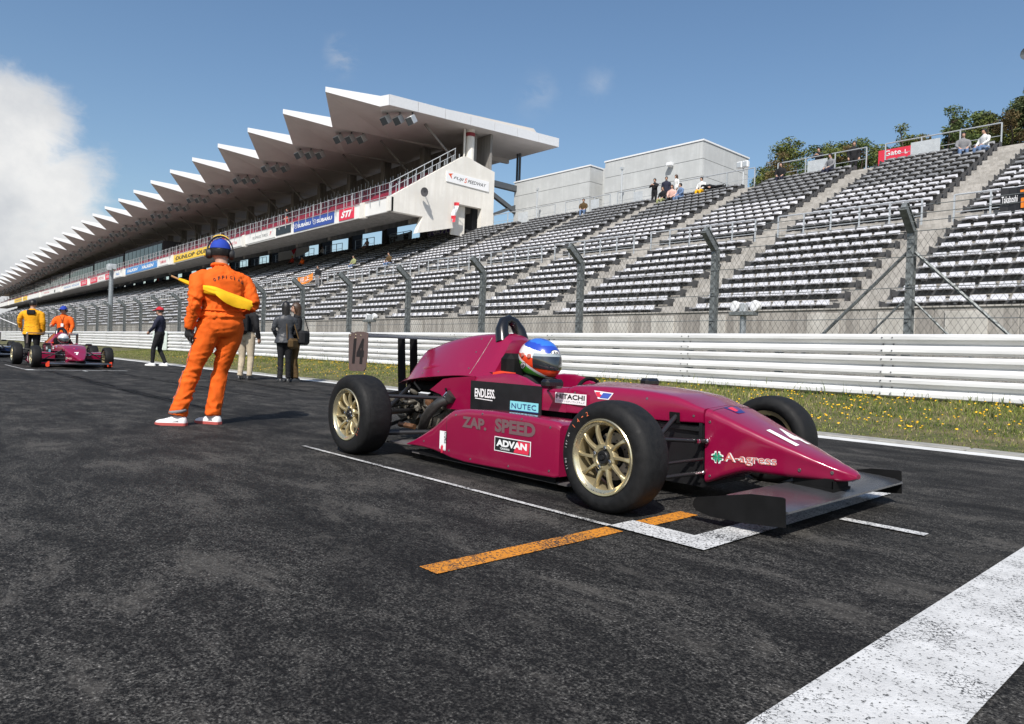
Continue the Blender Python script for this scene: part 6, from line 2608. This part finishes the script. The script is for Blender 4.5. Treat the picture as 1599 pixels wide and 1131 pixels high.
# the number seven carries the same sponsors' marks; laid out on the same skin, then hung on it
decals(car2, BV1, '7')
car2['label'] = 'magenta open wheel racing car marked seven with red front wing ends, further back'
car2.location = (-22.1, 4.02, 0)
car3['label'] = 'dark blue open wheel racing car half cut off behind the magenta number seven car'
car3.location = (-31.5, 3.3, 0)
for c, dark in ((car2, False), (car3, True)):
    for ch in c.children:
        if ch.type == 'MESH' and dark and ch.data.materials and ch.data.materials[0] == M_mag:
            ch.material_slots[0].link = 'OBJECT'
            ch.material_slots[0].material = M_navy_car
        if ch.name.startswith('wing_endplate') and ch.data.materials[0] == M_matte and not dark:
            ch.material_slots[0].link = 'OBJECT'
            ch.material_slots[0].material = M_orange_red

# ================================================================== drivers
def helmet_mat(name, top, mid, low, acc):
    m, t, b = new_mat(name)
    co = t.n('ShaderNodeTexCoord').outputs['Object']
    sx = t.n('ShaderNodeSeparateXYZ')
    t.l(co, sx.inputs[0])
    # object space: x right, y forward, z up; slanting bands
    wob = t.math('MULTIPLY', t.math('SUBTRACT', t.noise(t.scale(co, (14, 14, 40)), 1.2, 2), .5), .035)
    s = t.math('ADD', t.math('ADD', sx.outputs[2], t.math('MULTIPLY', sx.outputs[1], .2)), wob)
    col = t.ramp(t.math('ADD', t.math('MULTIPLY', s, 2.5), .5), [(0.0, low[0]), (.22, low[0]), (.225, low[1]), (.262, low[1]), (.265, mid[1]), (.31, mid[1]), (.315, mid[0]), (.545, mid[0]), (.55, top[1]), (.69, top[1]), (.695, top[0]), (.80, acc), (.86, top[0])], 'CONSTANT')
    s2 = t.math('ADD', t.math('ADD', sx.outputs[2], t.math('MULTIPLY', sx.outputs[1], .55)), t.math('MULTIPLY', wob, .4))
    col = t.mix(t.math('LESS_THAN', s2, -.034), col, low[1])
    col = t.mix(t.math('LESS_THAN', s2, -.058), col, low[0])
    t.l(col, b.inputs['Base Color'])
    b.inputs['Roughness'].default_value = .25
    b.inputs['Coat Weight'].default_value = 1.0
    b.inputs['Coat Roughness'].default_value = .04
    return m


W_ = (0.78, 0.78, 0.78)
M_helm1 = helmet_mat('helmet paint', ((0.02, 0.06, 0.42), W_), ((0.75, 0.06, 0.015), (0.75, 0.06, 0.015)), ((0.10, 0.50, 0.04), W_), (0.03, 0.15, 0.60))
M_helm2 = helmet_mat('silver helmet paint', ((0.5, 0.5, 0.52), (0.62, 0.62, 0.64)), ((0.30, 0.05, 0.06), (0.5, 0.5, 0.5)), ((0.2, 0.2, 0.22), W_), (0.7, 0.7, 0.7))
M_visor = mat('smoked visor', (0.02, 0.024, 0.028), .06, spec=.9, coat=1.0)
M_visor_clear = mat('clear grey strip', (0.33, 0.38, 0.40), .12, coat=1.0)


def helmet(t, c, heading, hm, pitch=0.0, full=True):
    Rz = Matrix.Rotation(heading - math.pi / 2, 3, 'Z') @ Matrix.Rotation(pitch, 3, 'X')
    base = bpy.data.objects.new('helmet', None)

    def shell(name, fn, m, parent, smooth=60, n=30, k=15):
        mb = MB()
        rings = []
        for i in range(k + 1):
            ring = []
            for j in range(n):
                v = fn(i / k, 2 * math.pi * j / n)
                if v is None:
                    continue
                ring.append(Vector(v))
            rings.append(ring)
        mb.loft(rings, 0)
        o = bpy.data.objects.new(name, mesh_of(name, mb, m, smooth))
        COL.objects.link(o)
        o.parent = parent
        return o

    def surf(f, a, g=1.0, K=1.05):
        g *= K
        th = .04 + f * 2.42
        z = math.cos(th)
        r = math.sin(th)
        x, y = r * math.sin(a), r * math.cos(a)
        chin = max(0, math.cos(a)) ** 1.5 * max(0, min(1, (-z + .25) / .6))
        return (x * .127 * g * (1 - .06 * max(0, -z)), y * .158 * g + chin * .028 + (.012 if y > 0 else 0) * r, z * .140 * g - (.02 * chin))
    h = shell('helmet', lambda f, a: surf(f, a), hm, t)
    h.matrix_local = Matrix.Translation(Vector(c)) @ Rz.to_4x4()

    def patch(name, f0, f1, a0, a1, g, m, nn=18, kk=6, z0=0):
        mb = MB()
        for i in range(kk + 1):
            for j in range(nn + 1):
                f = f0 + (f1 - f0) * i / kk
                a = a0 + (a1 - a0) * j / nn
                ff = f + z0 * (abs(a) / max(abs(a0), abs(a1))) ** 2
                mb.v.append(tuple(Vector(surf(ff, a, g))))
        for i in range(kk):
            for j in range(nn):
                q_ = i * (nn + 1) + j
                mb.f.append((q_, q_ + 1, q_ + nn + 2, q_ + nn + 1))
                mb.m.append(0)
        o = bpy.data.objects.new(name, mesh_of(name, mb, m, 60))
        COL.objects.link(o)
        o.parent = h
        return o
    patch('visor', .545, .775, -1.25, 1.25, 1.016, M_visor, z0=.02)
    patch('visor_strip', .50, .555, -1.22, 1.22, 1.022, M_visor_clear, z0=.02)
    patch('vent_strip', .925, .945, -.6, .6, 1.012, M_blk)
    mb = MB()
    for s in (-1, 1):
        for f, a in ((.58, 1.42), (.575, 1.75)):
            p = Vector(surf(f, s * a))
            mb.lathe(p, p.normalized(), [(-.004, .017), (.008, .015), (.010, .006), (.010, 0)], 12)
    o = bpy.data.objects.new('visor_pivot', mesh_of('visor_pivot', mb, mat('red grey knob', (.42, .16, .13), .4), 30))
    COL.objects.link(o)
    o.parent = h
    # maker's ovals: brow and cheek
    bvh_ = BVHTree.FromPolygons([v.co for v in h.data.vertices], [tuple(p.vertices) for p in h.data.polygons])
    for org, ux, uy, dr, sz in (((0, .6, .053), (-1, 0, 0), (0, 0, 1), (0, -1, 0), 1.0), ((-.6, -.035, -.055), (0, 1, -.45), (0, .45, 1), (1, 0, 0), 1.0), ((.6, -.035, -.055), (0, -1, -.45), (0, -.45, 1), (-1, 0, 0), 1.0)):
        ux, uy = Vector(ux).normalized(), Vector(uy).normalized()
        ov = [(math.cos(k * .3142) * .042 * sz, math.sin(k * .3142) * .020 * sz, 0) for k in range(20)]
        iv = [(x * .90, y * .84, 0) for x, y, z in ov]
        for pts_, m_, off in ((ov, M_blk, .0025), (iv, M_wht, .0035)):
            mb = MB()
            lay(bvh_, np.array(pts_ + [(0, 0, 0)]), [(k, (k + 1) % 20, 20) for k in range(20)], org, ux, uy, dr, off, mb)
            oo = bpy.data.objects.new('badge', mesh_of('badge', mb, m_))
            COL.objects.link(oo)
            oo.parent = h
        mb = MB()
        co, fs = text_mesh('t', 'Arai', .024, .052, bold=.03, shear=.2)
        co = co - np.array([.026, .012, 0])
        lay(bvh_, co, fs, org, ux, uy, dr, .0045, mb)
        oo = bpy.data.objects.new('badge', mesh_of('badge', mb, M_blk))
        COL.objects.link(oo)
        oo.parent = h
    return h


def driver(label, cpos, hm, heading=0.0, turn=0.0):
    """seated in the tub: torso and arms reaching to the wheel; origin at the hips"""
    t = thing('person', label, 'person', cpos, 'drivers sitting in their cars')
    bd = Body()
    bd.torso([(0, 0, .02, .14, .11), (0, .0, .12, .16, .11), (0, -.02, .28, .19, .11), (0, -.03, .36, .19, .10), (0, -.03, .42, .08, .07), (0, -.02, .47, .06, .06), (0, 0, .56, .06, .07)], 0)
    for s in (-1, 1):
        bd.limb([(s * .16, -.03, .35), (s * .20, .10, .22), (s * .19, .24, .18)], [.06, .05, .045], 0)
        bd.limb([(s * .19, .24, .18), (s * .14, .42, .20)], [.045, .035], 0)
        hand(bd, (s * .14, .43, .20), (-.2 * s, .9, .25), (0, -.3, -1), 1, .9, side=s)
        bd.limb([(s * .09, .02, .03), (s * .12, .40, .10), (s * .10, .85, .06)], [.085, .065, .045], 0)
    me = bd.fuse('body', .016, .003, (0,))
    for m in (M_black_c, M_black_c):
        me.materials.append(m)
    o = bpy.data.objects.new('body', me)
    COL.objects.link(o)
    o.parent = t
    t.rotation_euler = (0, 0, heading - math.pi / 2)
    helmet(t, (0, .02, .55), math.pi / 2 + turn, hm, R(-3))
    return t


driver('driver in a white red and blue helmet sitting in the car with fourteen', (-3.64, CY, .18), M_helm1)
driver('driver in a silver helmet sitting in the car marked seven', (-22.34, 4.02, .18), M_helm2)

# ================================================================== the marshal
PM = dict(pel=(.0, .0), lean=(-.01, .02), pz=.915, kneeL=(-.22, .085, .50), ankL=(-.335, .105, .10), kneeR=(.03, .10, .50), ankR=(-.02, .115, .10), toeL=(-.80, .70), toeR=(-.50, .88),
          elL=(-.262, -.075, 1.13), wrL=(-.285, .01, .885), elR=(.262, -.07, 1.13), wrR=(.19, .15, 1.06), head=(0, .02), palmL=(.9, .2, 0), handL=(.05, .25, -1))
tm, bo, q, Rz, H, Q = person('person in an orange overall and blue cap standing with a rolled yellow flag', (-6.66, 2.455, 0), R(178), 1.70, PM, M_suit, M_suit, voxel=.0135, bulk=1.12, shoes=M_shoe_w, sole=M_sole, wr=.016, hairm=M_hair, gloves=M_rubber_g, look=R(-22), flare=1.25)
cap(q, Rz, M_blue_c, tm, True)
mb = MB()
for s in (-1, 1):
    c = q((s * .096, -.006, -.014))
    ax = Rz @ Vector((s, 0, 0))
    mb = MB()
    mb.lathe(c, ax, [(-.026, .036), (-.018, .048), (.010, .050), (.024, .041), (.029, .026), (.029, 0)], 18)
    hp_ = lpart('ear_cup', mb, M_rubber_g, tm, 40)
mb = MB()
for yo, r_ in ((-.004, .007), (-.022, .006), (.014, .006)):
    mb.tube([q((math.sin(a) * .110, -.01 + yo, .012 + math.cos(a) * .140)) for a in [(-90 + 15 * k) * math.pi / 180 for k in range(13)]], r_, 6)
lpart('headband', mb, M_rubber_g, hp_, 60)
mb = MB()
mb.tube([q((math.sin(a) * .112, -.014, .014 + math.cos(a) * .145)) for a in [(-35 + 8 * k) * math.pi / 180 for k in range(10)]], .008, 6)
lpart('headband_pad', mb, M_yel, hp_, 60)
mb = MB()
mb.ball(q((-.135, .0, -.03)), .012, 6)
lpart('headset_lamp', mb, M_yel, hp_)
mb = MB()
mb.tube([q((math.sin(a) * .066, -.03 + math.cos(a) * .068, -.125 - .01 * math.cos(a))) for a in [k * .5236 for k in range(12)]], .016, 8, closed=True)
lpart('collar', mb, M_suit, tm, 60)
# lettering across the shoulders, following the cloth
mb = MB()
word = 'OFFICIAL'
for k, ch in enumerate(word):
    co, fs = text_mesh('t', ch, .030, .022 if ch != 'I' else .007, bold=.03)
    a = (k - 3.5)
    x = .012 + a * .0355
    tw_ = -a * .045
    ux = Vector((math.cos(tw_), 0, math.sin(tw_)))
    uy = Vector((-math.sin(tw_), 0, math.cos(tw_)))
    m1 = drape(bo, co, fs, (x - .011, -.8, 1.350 - .0028 * a * a), ux, uy, (0, 1, 0), .004)
    y0 = min(v[1] for v in m1.v)
    mb.add([(v[0], min(v[1], y0 + .006), v[2]) for v in m1.v], m1.f)
lpart('lettering', mb, M_blk, tm)


def trace(body, pts, dr, off=.003):
    me = body.data
    bv = BVHTree.FromPolygons([v.co for v in me.vertices], [tuple(p.vertices) for p in me.polygons])
    out = []
    for p in pts:
        h = bv.find_nearest(Vector(p))
        out.append(h[0] + h[1] * off)
    return out


mb = MB()
mb.tube(trace(bo, [(-.24 - .0085 * k, -.02 + .005 * k, .93 - .032 * k) for k in range(24)], 0, .001), .0022, 5)
lpart('piping', mb, M_grey_c, tm, 60)
mb = MB()
mb.tube(trace(bo, [(math.sin(a) * .19, -.005 + math.cos(a) * .145, 1.06) for a in [k * .2618 for k in range(24)]], 0, .004), .009, 6, closed=True)
lpart('belt', mb, M_suit, tm, 60)
mb = MB()
mb.tube(trace(bo, [(.055 + .0 * k, -.3, 1.00 - .012 * k) for k in range(9)], 0, .003), .003, 4)
mb.tube(trace(bo, [(.055 + .012 * k, -.3, 1.00) for k in range(8)], 0, .003), .003, 4)
lpart('pocket_edge', mb, M_suit, tm)
mb = MB()
mb.tube([(-.327 + math.sin(a) * .066, .104 + math.cos(a) * .066, .135 + .012 * math.sin(a)) for a in [k * .5236 for k in range(12)]], .017, 8, closed=True)
lpart('ankle_band', mb, M_grey_c, tm, 60)
M_suit_dk = cloth('orange suit seam', (0.60, 0.10, 0.008))
for nm_, pts_ in (('yoke_seam', [(-.15 + .02 * k, -.3, 1.245 - .02 * abs(k - 7.5) / 7.5) for k in range(16)]), ('back_seam', [(0, -.3, 1.235 - .012 * k) for k in range(14)]),
                  ('seat_seam', [(.0 + .002 * k, -.3, 1.03 - .013 * k) for k in range(15)]), ('pocket_welt', [(-.13 + .012 * k, -.3, .985 - .003 * k) for k in range(8)]), ('leg_seam', [(.235 - .006 * k, -.05, .90 - .034 * k) for k in range(23)])):
    mb = MB()
    mb.tube(trace(bo, pts_, 0, .0005), .0022, 4)
    lpart(nm_, mb, M_suit_dk, tm)
for k_ in ('ankL', 'ankR'):
    a_ = Vector(Q[k_])
    f_ = Vector((Q['toe' + k_[-1]][0], Q['toe' + k_[-1]][1], 0)).normalized()
    r_ = Vector((f_.y, -f_.x, 0))
    mb = MB()
    for j in range(4):
        c_ = Vector((a_.x, a_.y, 0)) + f_ * (.035 + .022 * j) + Vector((0, 0, .093 - .012 * j))
        mb.tube([c_ - r_ * .026 + Vector((0, 0, -.008)), c_ + Vector((0, 0, .004)), c_ + r_ * .026 + Vector((0, 0, -.008))], .0035, 5)
    lpart('lace', mb, M_grey_c, tm)
    mb = MB()
    for s_ in (-1, 1):
        c_ = Vector((a_.x, a_.y, 0)) + r_ * .0385 * s_
        mb.add([c_ + f_ * -.03 + Vector((0, 0, .035)), c_ + f_ * .03 + Vector((0, 0, .033)), c_ + f_ * .035 + Vector((0, 0, .055)) - r_ * .004 * s_, c_ + f_ * -.02 + Vector((0, 0, .065)) - r_ * .004 * s_], [(0, 1, 2, 3)])
    lpart('shoe_patch', mb, M_grey_c, tm)
mb = MB()
wl = Vector(Q['wrL'])
for k in range(3):
    p0 = wl + Vector((.03 + .006 * k, .035 + .01 * k, -.08))
    mb.add([p0 + Vector((0, -.06, -.03)), p0 + Vector((0, .05, -.06)), p0 + Vector((.02, .09, .19)), p0 + Vector((.02, -.02, .22))], [(0, 1, 2, 3)])
ob = lpart('paper', mb, M_white_c, None)
ob.matrix_world = Matrix.Identity(4)
tagm = lambda o, *a: tag(o, *a)
M_loc = Matrix.Translation(Vector((-6.66, 2.455, 0))) @ Matrix.Rotation(R(178 - 90), 4, 'Z')
ob.matrix_world = M_loc
tag(ob, 'folded white papers held in the black gloved hand', 'paper')
ob.name = 'paper_sheets'
# the rolled flag tucked under the arm
fl = thing('rolled_flag', 'rolled yellow flag on a wooden stick tucked under the arm of the overall', 'flag', (-6.66, 2.455, 0))
fl.rotation_euler = (0, 0, R(88))
FP_ = [Vector((-.43, .075, 1.345)), Vector((-.23, .0, 1.262)), Vector((-.09, -.165, 1.215)), Vector((.19, -.195, 1.125))]


def fpt(f):
    f = max(0.0, min(1.0, f)) * 3
    i = min(2, int(f))
    t_ = f - i
    P_ = [FP_[max(0, i - 1)], FP_[i], FP_[i + 1], FP_[min(3, i + 2)]]
    return .5 * ((2 * P_[1]) + (P_[2] - P_[0]) * t_ + (2 * P_[0] - 5 * P_[1] + 4 * P_[2] - P_[3]) * t_ * t_ + (3 * P_[1] - P_[0] - 3 * P_[2] + P_[3]) * t_ ** 3)


A, B_ = FP_[0], FP_[3]
mb = MB()
u = (B_ - A).normalized()
mb.tube([fpt(0), fpt(.1), fpt(.22)], .0095, 8)
lpart('stick', mb, mat('wooden stick', (.42, .23, .10), .6), fl, 60)
mb = MB()
pts, rs = [], []
for k in range(17):
    f = k / 16
    pts.append(fpt(.12 + f * .88) + Vector((0, -.008 * math.sin(f * 6), 0)))
    rs.append(.012 + .023 * min(1, f * 2.6) ** .8 * (1 - .12 * math.sin(f * 11)))
rg_ = []
for k in range(len(pts)):
    d_ = (pts[min(16, k + 1)] - pts[max(0, k - 1)]).normalized()
    n1_ = d_.cross(Vector((0, 0, 1))).normalized()
    n2_ = d_.cross(n1_)
    rg_.append([pts[k] + (n1_ * math.cos(a) + n2_ * math.sin(a)) * rs[k] * (1 + .13 * math.sin(3 * a + k * .55) + .08 * math.sin(7 * a - k * .9)) for a in [j * 2 * math.pi / 24 for j in range(24)]])
mb.loft(rg_, 0)
lpart('roll', mb, M_yellow_c, fl, 60)
mb = MB()
rr_ = []
for k in range(11):
    f = k / 10
    p = fpt(.58 + f * .42)
    dz = .070 * math.sin(min(1, f * 1.25) * 2.4) ** .8 if f < .98 else .02
    rr_.append([p + Vector((0, -.030, .005)), p + Vector((.005, -.042, -dz * .5)), p + Vector((.0, -.030 - .01 * math.sin(k), -dz - .012)), p + Vector((0, -.018, -dz * .6))])
mb.loft(rr_, 0)
lpart('loose_fold', mb, M_yellow_c, fl, 60)

# ================================================================== people on the track side
P1 = dict(elL=(-.24, .06, 1.12), wrL=(-.16, .22, .98), elR=(.25, -.02, 1.10), wrR=(.24, .10, .90))
t1, b1, q, Rz, H, Q = person('person in a red cap and dark navy jacket walking by the track edge', (-23.3, 6.72, 0), R(232), 1.80, dict(P1, ankL=(-.10, .14, .10), kneeL=(-.10, .12, .50), ankR=(.10, -.14, .10)), M_navy, M_black_c, hairm=M_hair, shoes=M_shoe_w, sole=M_white_c, facep=True, capm=M_red_c, look=R(6))
t2, b2, q, Rz, H, Q = person('person in beige trousers with a black backpack, half hidden by the orange overall', (-15.0, 6.05, 0), R(125), 1.74, {}, M_black_c, M_khaki, hairm=M_hair, bulk=1.05, shoes=M_shoe_b)
bp_ = thing('backpack', 'black backpack on the back of the person in beige trousers', 'bag', t2.location[:])
bp_.rotation_euler = t2.rotation_euler
mb = MB()
mb.box((0, -.20, 1.20), (.33, .20, .46), None, 0, .07)
lpart('pack', mb, M_black_c, bp_, 30)
mb = MB()
mb.box((0, -.31, 1.12), (.25, .06, .24), None, 0, .03)
lpart('front_pocket', mb, M_black_c, bp_, 30)
for s in (-1, 1):
    mb = MB()
    mb.tube([(s * .11, -.12, 1.42), (s * .12, .02, 1.46), (s * .13, .13, 1.32), (s * .15, .08, 1.12), (s * .14, -.12, 1.05)], .018, 6)
    lpart('shoulder_strap', mb, M_black_c, bp_, 60)
PW = dict(elL=(-.24, -.02, 1.12), wrL=(-.16, .12, .96), elR=(.24, .02, 1.12), wrR=(.22, .20, 1.0), kneeL=(-.075, .02, .48), kneeR=(.075, .03, .48), ankL=(-.08, -.02, .1), ankR=(.09, .06, .1))
t3, b3, q, Rz, H, Q = person('person with black hair in a shiny dark grey jacket and flared black trousers', (-13.92, 6.42, 0), R(160), 1.66, PW, M_greyj, M_black_c, hair='long', hairm=M_hair, coat=.16, flare=1.2, bulk=.92, shoes=M_shoe_b, wr=.010)
t4, b4, q, Rz, H, Q = person('person with brown hair in a black coat standing close beside the grey jacket', (-14.05, 6.72, 0), R(250), 1.66, PW, M_black_c, M_brown_c, hair='long', hairm=M_hair_br, coat=.14, flare=1.1, bulk=.92, facep=True)
for nm, lb, c, sz, m_ in (('handbag', 'black shoulder bag hanging in front of the person in the black coat', (-13.78, 6.76, .93), (.16, .30, .30), M_black_c), ('handbag', 'brown shoulder bag hanging at the hip of the grey jacket', (-13.72, 6.50, .80), (.12, .30, .22), M_brown_c)):
    b_ = thing(nm, lb, 'bag', c)
    mb = MB(); mb.box(c, sz, Matrix.Rotation(R(35), 3, 'Z'), 0, .05)
    part('bag_body', mb, m_, b_, smooth=30)
    mb = MB(); mb.tube([Vector(c) + Vector((-.02, -.12, .1)), Vector(c) + Vector((-.10, -.10, .42)), Vector(c) + Vector((-.12, .06, .44)), Vector(c) + Vector((.0, .12, .1))], .012, 6)
    part('strap', mb, m_, b_)
t5, b5, q, Rz, H, Q = person('person in an amber yellow jacket seen from behind beside the car marked seven', (-24.4, 3.62, 0), R(158), 1.82, dict(elL=(-.30, .0, 1.16), wrL=(-.30, .12, .95)), M_amber_c, M_black_c, coat=.22, bulk=1.12, hairm=M_hair, wr=.010)
mb = MB()
mb.box((0, -.155, 1.36), (.20, .05, .13), None, 0, .04)
lpart('dark_hood', mb, M_black_c, t5, 30)
t6, b6, q, Rz, H, Q = person('person in an orange overall and blue cap facing the camera behind the car marked seven', (-25.3, 4.55, 0), R(-38), 1.72, dict(elL=(-.28, .02, 1.12), wrL=(-.28, .16, .90), elR=(.26, .10, 1.14), wrR=(.20, .30, 1.10)), M_suit, M_suit, bulk=1.08, facep=True, capm=M_blue_c, shoes=M_shoe_w, sole=M_sole, wr=.010)
mb = MB()
mb.box((-.04, .155, 1.13), (.075, .008, .10), None, 0)
lpart('badge', mb, M_white_c, t6)
mb = MB()
mb.tube([(-.07, .10, 1.42), (-.05, .15, 1.28), (-.04, .155, 1.18)], .006, 5)
mb.tube([(.07, .10, 1.42), (-.02, .15, 1.28), (-.04, .155, 1.18)], .006, 5)
lpart('lanyard', mb, M_black_c, t6)
mb = MB()
for s in (-1, 1):
    mb.lathe(q((s * .09, -.005, -.01)), Rz @ Vector((s, 0, 0)), [(-.02, .04), (0, .05), (.02, .04), (.022, 0)], 12)
lpart('headphones', mb, M_rubber_g, t6, 40)
fg = thing('signal_flag', 'small orange flag held out on a stick by the yellow jacket', 'flag', (-25.0, 3.1, 1.2))
mb = MB(); mb.tube([(-24.62, 3.28, 1.08), (-25.1, 2.9, 1.28)], .010, 6)
part('stick', mb, M_wht, fg)
mb = MB()
rr_ = [[(-25.1 - .03 * k, 2.9 - .035 * k, 1.30 + .012 * math.sin(k)), (-25.1 - .03 * k, 2.9 - .035 * k + .02 * math.sin(k * 1.4), 1.19 - .01 * k)] for k in range(7)]
for k in range(6):
    mb.add([rr_[k][0], rr_[k + 1][0], rr_[k + 1][1], rr_[k][1]], [(0, 1, 2, 3)])
part('cloth', mb, M_orange_red, fg)
# ================================================================== spectators on the stand
PS = dict(pz=.46, kneeL=(-.12, .40, .47), ankL=(-.12, .36, .09), kneeR=(.12, .40, .47), ankR=(.13, .40, .09), elL=(-.25, .10, .70), wrL=(-.15, .30, .56), elR=(.25, .10, .70), wrR=(.15, .30, .56), lean=(0, .05))
PR = dict(elL=(-.25, .16, 1.16), wrL=(-.08, .30, 1.25), elR=(.25, .16, 1.16), wrR=(.08, .30, 1.25))
_proto = {}


def proto(kind, hair):
    key = (kind, hair)
    if key not in _proto:
        bd = Body()
        Qp = dict(STAND)
        Qp.update({'sit': PS, 'stand': {}, 'rail': PR}[kind])
        hc, H = skeleton(bd, Qp, 1.05)
        q, Rz = head_on(bd, hc, 0.0)
        me = bd.fuse('body', .026, .006, (1, 2), 2)
        for m in (M_skin, M_black_c, M_black_c):
            me.materials.append(m)
        tmp = bpy.data.objects.new('tmp', None)
        COL.objects.link(tmp)
        ho = hair_cap(q, Rz, M_hair, tmp, .14 if hair == 'long' else 0)
        hm = ho.data
        bpy.data.objects.remove(ho)
        sh = MB()
        for k in 'LR':
            a = Vector(Qp['ank' + k])
            sh.box((a.x, a.y + .05, .04), (.09, .26, .08), None, 0, .03)
        sm = mesh_of('shoes', sh, M_shoe_b)
        bpy.data.objects.remove(tmp)
        _proto[key] = (me, hm, sm)
    return _proto[key]


def spectator(label, kind, pos, face, top, bot, hairm=M_hair, hair='short', group='spectators sitting and standing on the open stand', sc=1.0, shoes=M_shoe_b):
    me, hm, sm = proto(kind, hair)
    t = thing('person', label, 'person', pos, group)
    t.rotation_euler = (0, 0, face - math.pi / 2)
    t.scale = (sc, sc, sc)
    o = share('body', me, t)
    for i, m in ((1, top), (2, bot)):
        o.material_slots[i].link = 'OBJECT'
        o.material_slots[i].material = m
    h = share('hair', hm, t)
    h.material_slots[0].link = 'OBJECT'
    h.material_slots[0].material = hairm
    s_ = share('shoe_pair', sm, t)
    s_.name = 'footwear'
    s_.material_slots[0].link = 'OBJECT'
    s_.material_slots[0].material = shoes
    return t


DN = R(-90)


def row(r):
    y, z, _ = ROWS[r]
    return y, z


def sit(label, x, r, face, top, bot, **kw):
    y, z = row(r)
    return spectator(label, 'sit', (x, y - .02, z - .19), face, top, bot, **kw)


TOPZ = 10.06
sit('spectator in dark clothes sitting alone on the top row near the grey lamp', -17.7, 22, R(-75), M_black_c, M_navy)
spectator('spectator in black jacket standing behind the top rail next to the grey panel', 'rail', (-16.4, 35.7, TOPZ), R(-85), M_black_c, M_black_c)
spectator('child in a white top held beside the person standing at the top rail', 'stand', (-16.0, 35.75, TOPZ), R(-100), M_white_c, M_grey_c, sc=.62)
sit('spectator in a grey jacket and jeans sitting below the top rail', -15.15, 22, R(-110), M_grey_c, M_navy)
spectator('spectator in brown and black standing behind the top rail beside the stairway', 'stand', (-14.7, 35.8, TOPZ), R(-60), M_black_c, M_black_c, M_hair_br)
sit('spectator in grey sweater and jeans sitting next to the big stairway', -9.4, 21, R(-70), M_grey_c, M_denim)
sit('spectator in a white jacket sitting at the end of the row by the big stairway', -8.6, 21, R(-120), M_white_c, M_denim)
sit('spectator in a dark brown top and jeans sitting alone before the grey blocks', -31.1, 22, R(-60), M_brown_c, M_denim)
spectator('spectator in black leaning with both arms raised, first of three before the grey block', 'rail', (-26.0, 35.0, 9.87), R(-80), M_black_c, M_black_c)
spectator('spectator in dark blue standing in the middle of three before the grey block', 'stand', (-25.2, 35.05, 9.87), R(-60), M_navy, M_navy)
spectator('spectator in a long white coat, last of three standing before the grey block', 'stand', (-24.5, 35.05, 9.87), R(-120), M_white_c, M_white_c, M_hair_br, hair='long')
sit('spectator in black with khaki trousers in the seated group below the white coat', -24.4, 21, R(-90), M_black_c, M_green_c)
sit('spectator in a pale top in the middle of the seated group', -23.8, 21, R(-75), M_pink_c, M_black_c, hairm=M_hair_br, hair='long')
sit('spectator in a blue jacket and jeans at the end of the seated group', -23.2, 21, R(-110), M_denim, M_denim)
sit('spectator in a white shirt with a yellow lap bag sitting at the block corner', -22.3, 22, R(-90), M_white_c, M_yellow_c)
ly = spectator('spectator in black lying across the top row seats', 'stand', (-20.9, 34.4, 10.25), R(0), M_black_c, M_black_c)
ly.rotation_euler = (R(-84), 0, R(90))
spectator('spectator in black standing before the doorway of the end wall', 'stand', (-45.4, 35.0, 9.87), R(-80), M_black_c, M_brown_c)
sit('spectator in pale pink sitting under the deck by the purple banner', -57.8, 22, R(-80), M_pink_c, M_pink_c)
sit('spectator in white sitting near the dark columns under the deck', -66.4, 22, R(-80), M_white_c, M_black_c)
sit('spectator in orange sitting in the rows behind the blue headset cap', -64.0, 17, R(-80), M_suit, M_black_c)
sit('spectator in brick red sitting one row above the orange one', -69.0, 19, R(-80), M_brick_c, M_black_c, hairm=M_yel)
sit('spectator in a yellow green top sitting on the terrace behind the bent posts', -49.7, 13, R(-80), M_green_c, M_denim)
sit('spectator in dark brown and jeans sitting low on the terrace behind the bent posts', -43.6, 12, R(-80), M_brown_c, M_denim)
bo_ = spectator('spectator in black standing beside a bright orange sheet in the lower rows', 'stand', (-48.9, 24.95, 5.09), R(-70), M_black_c, M_grey_c)
hung_cloth('sheet', 'bright orange sheet held up by the spectator in black', 'sheet', (-51.9, 24.8, 6.05), (-49.3, 24.8, 6.3), .55, mat('orange sheet', (.80, .25, .03), .7), [('見よ', .2, .6, .15, .7, M_wht, {})])
sit('spectator in red sitting with a white one far along the top row', -120.7, 22, R(-80), M_brick_c, M_black_c)
sit('spectator in white sitting with a red one far along the top row', -117.0, 22, R(-80), M_white_c, M_black_c)
sit('spectator in white sitting alone far along behind the grey pillar', -146, 22, R(-80), M_white_c, M_black_c)
spectator('spectator in black standing at the top of the deck stairs beside the end wall', 'stand', (-43.2, 33.9, 14.55), R(-60), M_black_c, M_black_c)
spectator('spectator in dark clothes standing among the red seats behind the front rail', 'stand', (-59.8, 27.4, 11.1), R(-80), M_black_c, M_brick_c)
